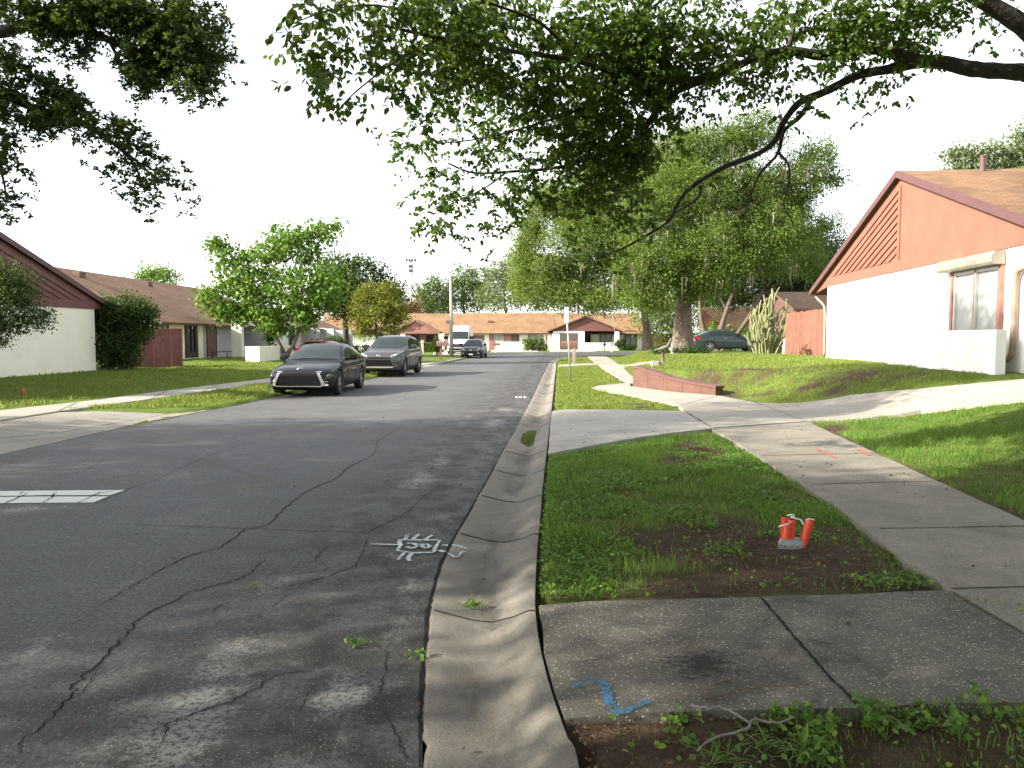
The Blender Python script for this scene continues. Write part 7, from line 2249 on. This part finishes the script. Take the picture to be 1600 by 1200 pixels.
clA = lambda x, y: sstep(.45, .62, fbm(x * 2.6 + 9, y * 2.6 + 3, 3) + .32 * np.exp(-((x - xr(y)) / .55) ** 2) - .1 * soil(x, y)) * .9 + .03
cover('weeds', 'low clover and weeds creeping through the near verge', [VA], 60000, .024, 11, clA)
clF = lambda x, y: sstep(.5, .66, fbm(x * 4.5 + 2, y * 4.5 + 8, 3) - .055) * .8 + .02
cover('weeds', 'broad leaved weeds at the lower edge of the near slab', [VF], 9000, .024, 12, clF, .04)
# bigger leafy weeds and grass clumps close to the camera
rng = np.random.default_rng(14)
for k, (px, py, lab) in enumerate([(1355, 1130, 'round leaved weed at the slab edge, upper one of the cluster'), (1385, 1150, 'round leaved weed below the slab edge weed'), (1290, 1150, 'small leafy weed right of the strap leaved clump'), (1500, 1150, 'broad leafy weed patch under the slab near its joint'), (1540, 1120, 'leafy weed sprig close under the slab edge')]):
    p = GT(px, py); t = thing('weed', lab, 'weed', p)
    mb = MB(); Pl = []
    for j in range(7):
        a = rng.uniform(0, math.tau); r = rng.uniform(.01, .07); e = Vector((math.cos(a) * r, math.sin(a) * r, rng.uniform(.03, .09))); mb.tube([(0, 0, -.02), e * .6 + Vector((0, 0, .01)), e], [.0018, .0015, .001], 4)
        for q in range(4): Pl.append(e + Vector(rng.normal(size=3)) * .007)
    mb.build('stem', M['clover'], t)
    V, Fq = leaf_arrays(np.array(Pl), .034, rng, -.15, .3, .42, True, rng.normal(size=(len(Pl), 3)) * [1, 1, .2]); np_mesh('leaves', V, Fq, M['clover'], t)
for k, (px, py, lab) in enumerate([(1190, 1165, 'strap leaved grass clump below the forked twig'), (1255, 1172, 'strap leaved grass clump right of the twig fork'), (1130, 1185, 'spiky grass clump at the lower picture edge')]):
    p = GT(px, py); t = thing('grass_clump', lab, 'grass clump', p); n = 34
    B = rng.normal(size=(n, 3)) * [.03, .03, 0]; d = unit(rng.normal(size=(n, 3)) * [.9, .9, .15] + [0, 0, .45]); hgt = (.06 + .07 * rng.random(n))[:, None]
    s = unit(np.cross(d, [0, 0, 1.])) * .0042
    V = np.stack([B - s * .7, B + s * .7, B + d * hgt * .6 + s, B + d * hgt + [0, 0, -.015], B + d * hgt * .6 - s], 1).reshape(-1, 3); b = (np.arange(n) * 5)[:, None]
    np_mesh('blades', V, np.concatenate([b + [0, 1, 2], b + [0, 2, 4], b + [4, 2, 3]]), M['grass_blade'], t)

# ------------------------------------------------------------------ light, sky, camera
w = bpy.data.worlds.new('World'); SC.world = w; w.use_nodes = True
nt = w.node_tree
for n in list(nt.nodes): nt.nodes.remove(n)
sky = nt.nodes.new('ShaderNodeTexSky'); sky.sky_type = 'NISHITA'; sky.sun_disc = False
SUN_EL = R(26); to_sun = Vector((-0.95, -0.31, 0)).normalized()
sky.sun_elevation = SUN_EL; sky.sun_rotation = math.atan2(to_sun.x, to_sun.y)
sky.air_density = 1.0; sky.dust_density = 1.2; sky.ozone_density = 1.0
hs = nt.nodes.new('ShaderNodeHueSaturation'); hs.inputs['Saturation'].default_value = 0.25
nt.links.new(sky.outputs[0], hs.inputs['Color'])
bg = nt.nodes.new('ShaderNodeBackground'); bg.inputs['Strength'].default_value = 0.15
nt.links.new(hs.outputs[0], bg.inputs[0])
wo = nt.nodes.new('ShaderNodeOutputWorld'); nt.links.new(bg.outputs[0], wo.inputs[0])
sd = bpy.data.lights.new('Sun', 'SUN'); sd.energy = 4.3; sd.angle = R(0.6); sd.color = (1.0, .92, .80)
so = bpy.data.objects.new('Sun', sd); COL.objects.link(so)
ts = Vector((to_sun.x * math.cos(SUN_EL), to_sun.y * math.cos(SUN_EL), math.sin(SUN_EL)))
so.rotation_euler = ts.to_track_quat('Z', 'Y').to_euler(); so.location = (-30, -10, 30)
cd = bpy.data.cameras.new('Camera'); cam = bpy.data.objects.new('Camera', cd); COL.objects.link(cam)
cd.sensor_width = 36; cd.sensor_fit = 'HORIZONTAL'; cd.lens = F / 1600 * 36; cd.clip_end = 5000; cd.clip_start = 0.05
cam.location = (0, 0, CAM_H); cam.rotation_euler = (math.pi / 2 - PITCH, 0, 0)
SC.camera = cam
SC.render.engine = 'CYCLES'
SC.view_settings.view_transform = 'Standard'; SC.view_settings.look = 'None'; SC.view_settings.gamma = 1; SC.view_settings.exposure = 1.8
SC.cycles.max_bounces = 8; SC.cycles.diffuse_bounces = 4; SC.cycles.transmission_bounces = 4; SC.cycles.transparent_max_bounces = 8
SC.cycles.use_denoising = True; SC.cycles.sample_clamp_indirect = 6
SC.render.resolution_x = 1024; SC.render.resolution_y = 768
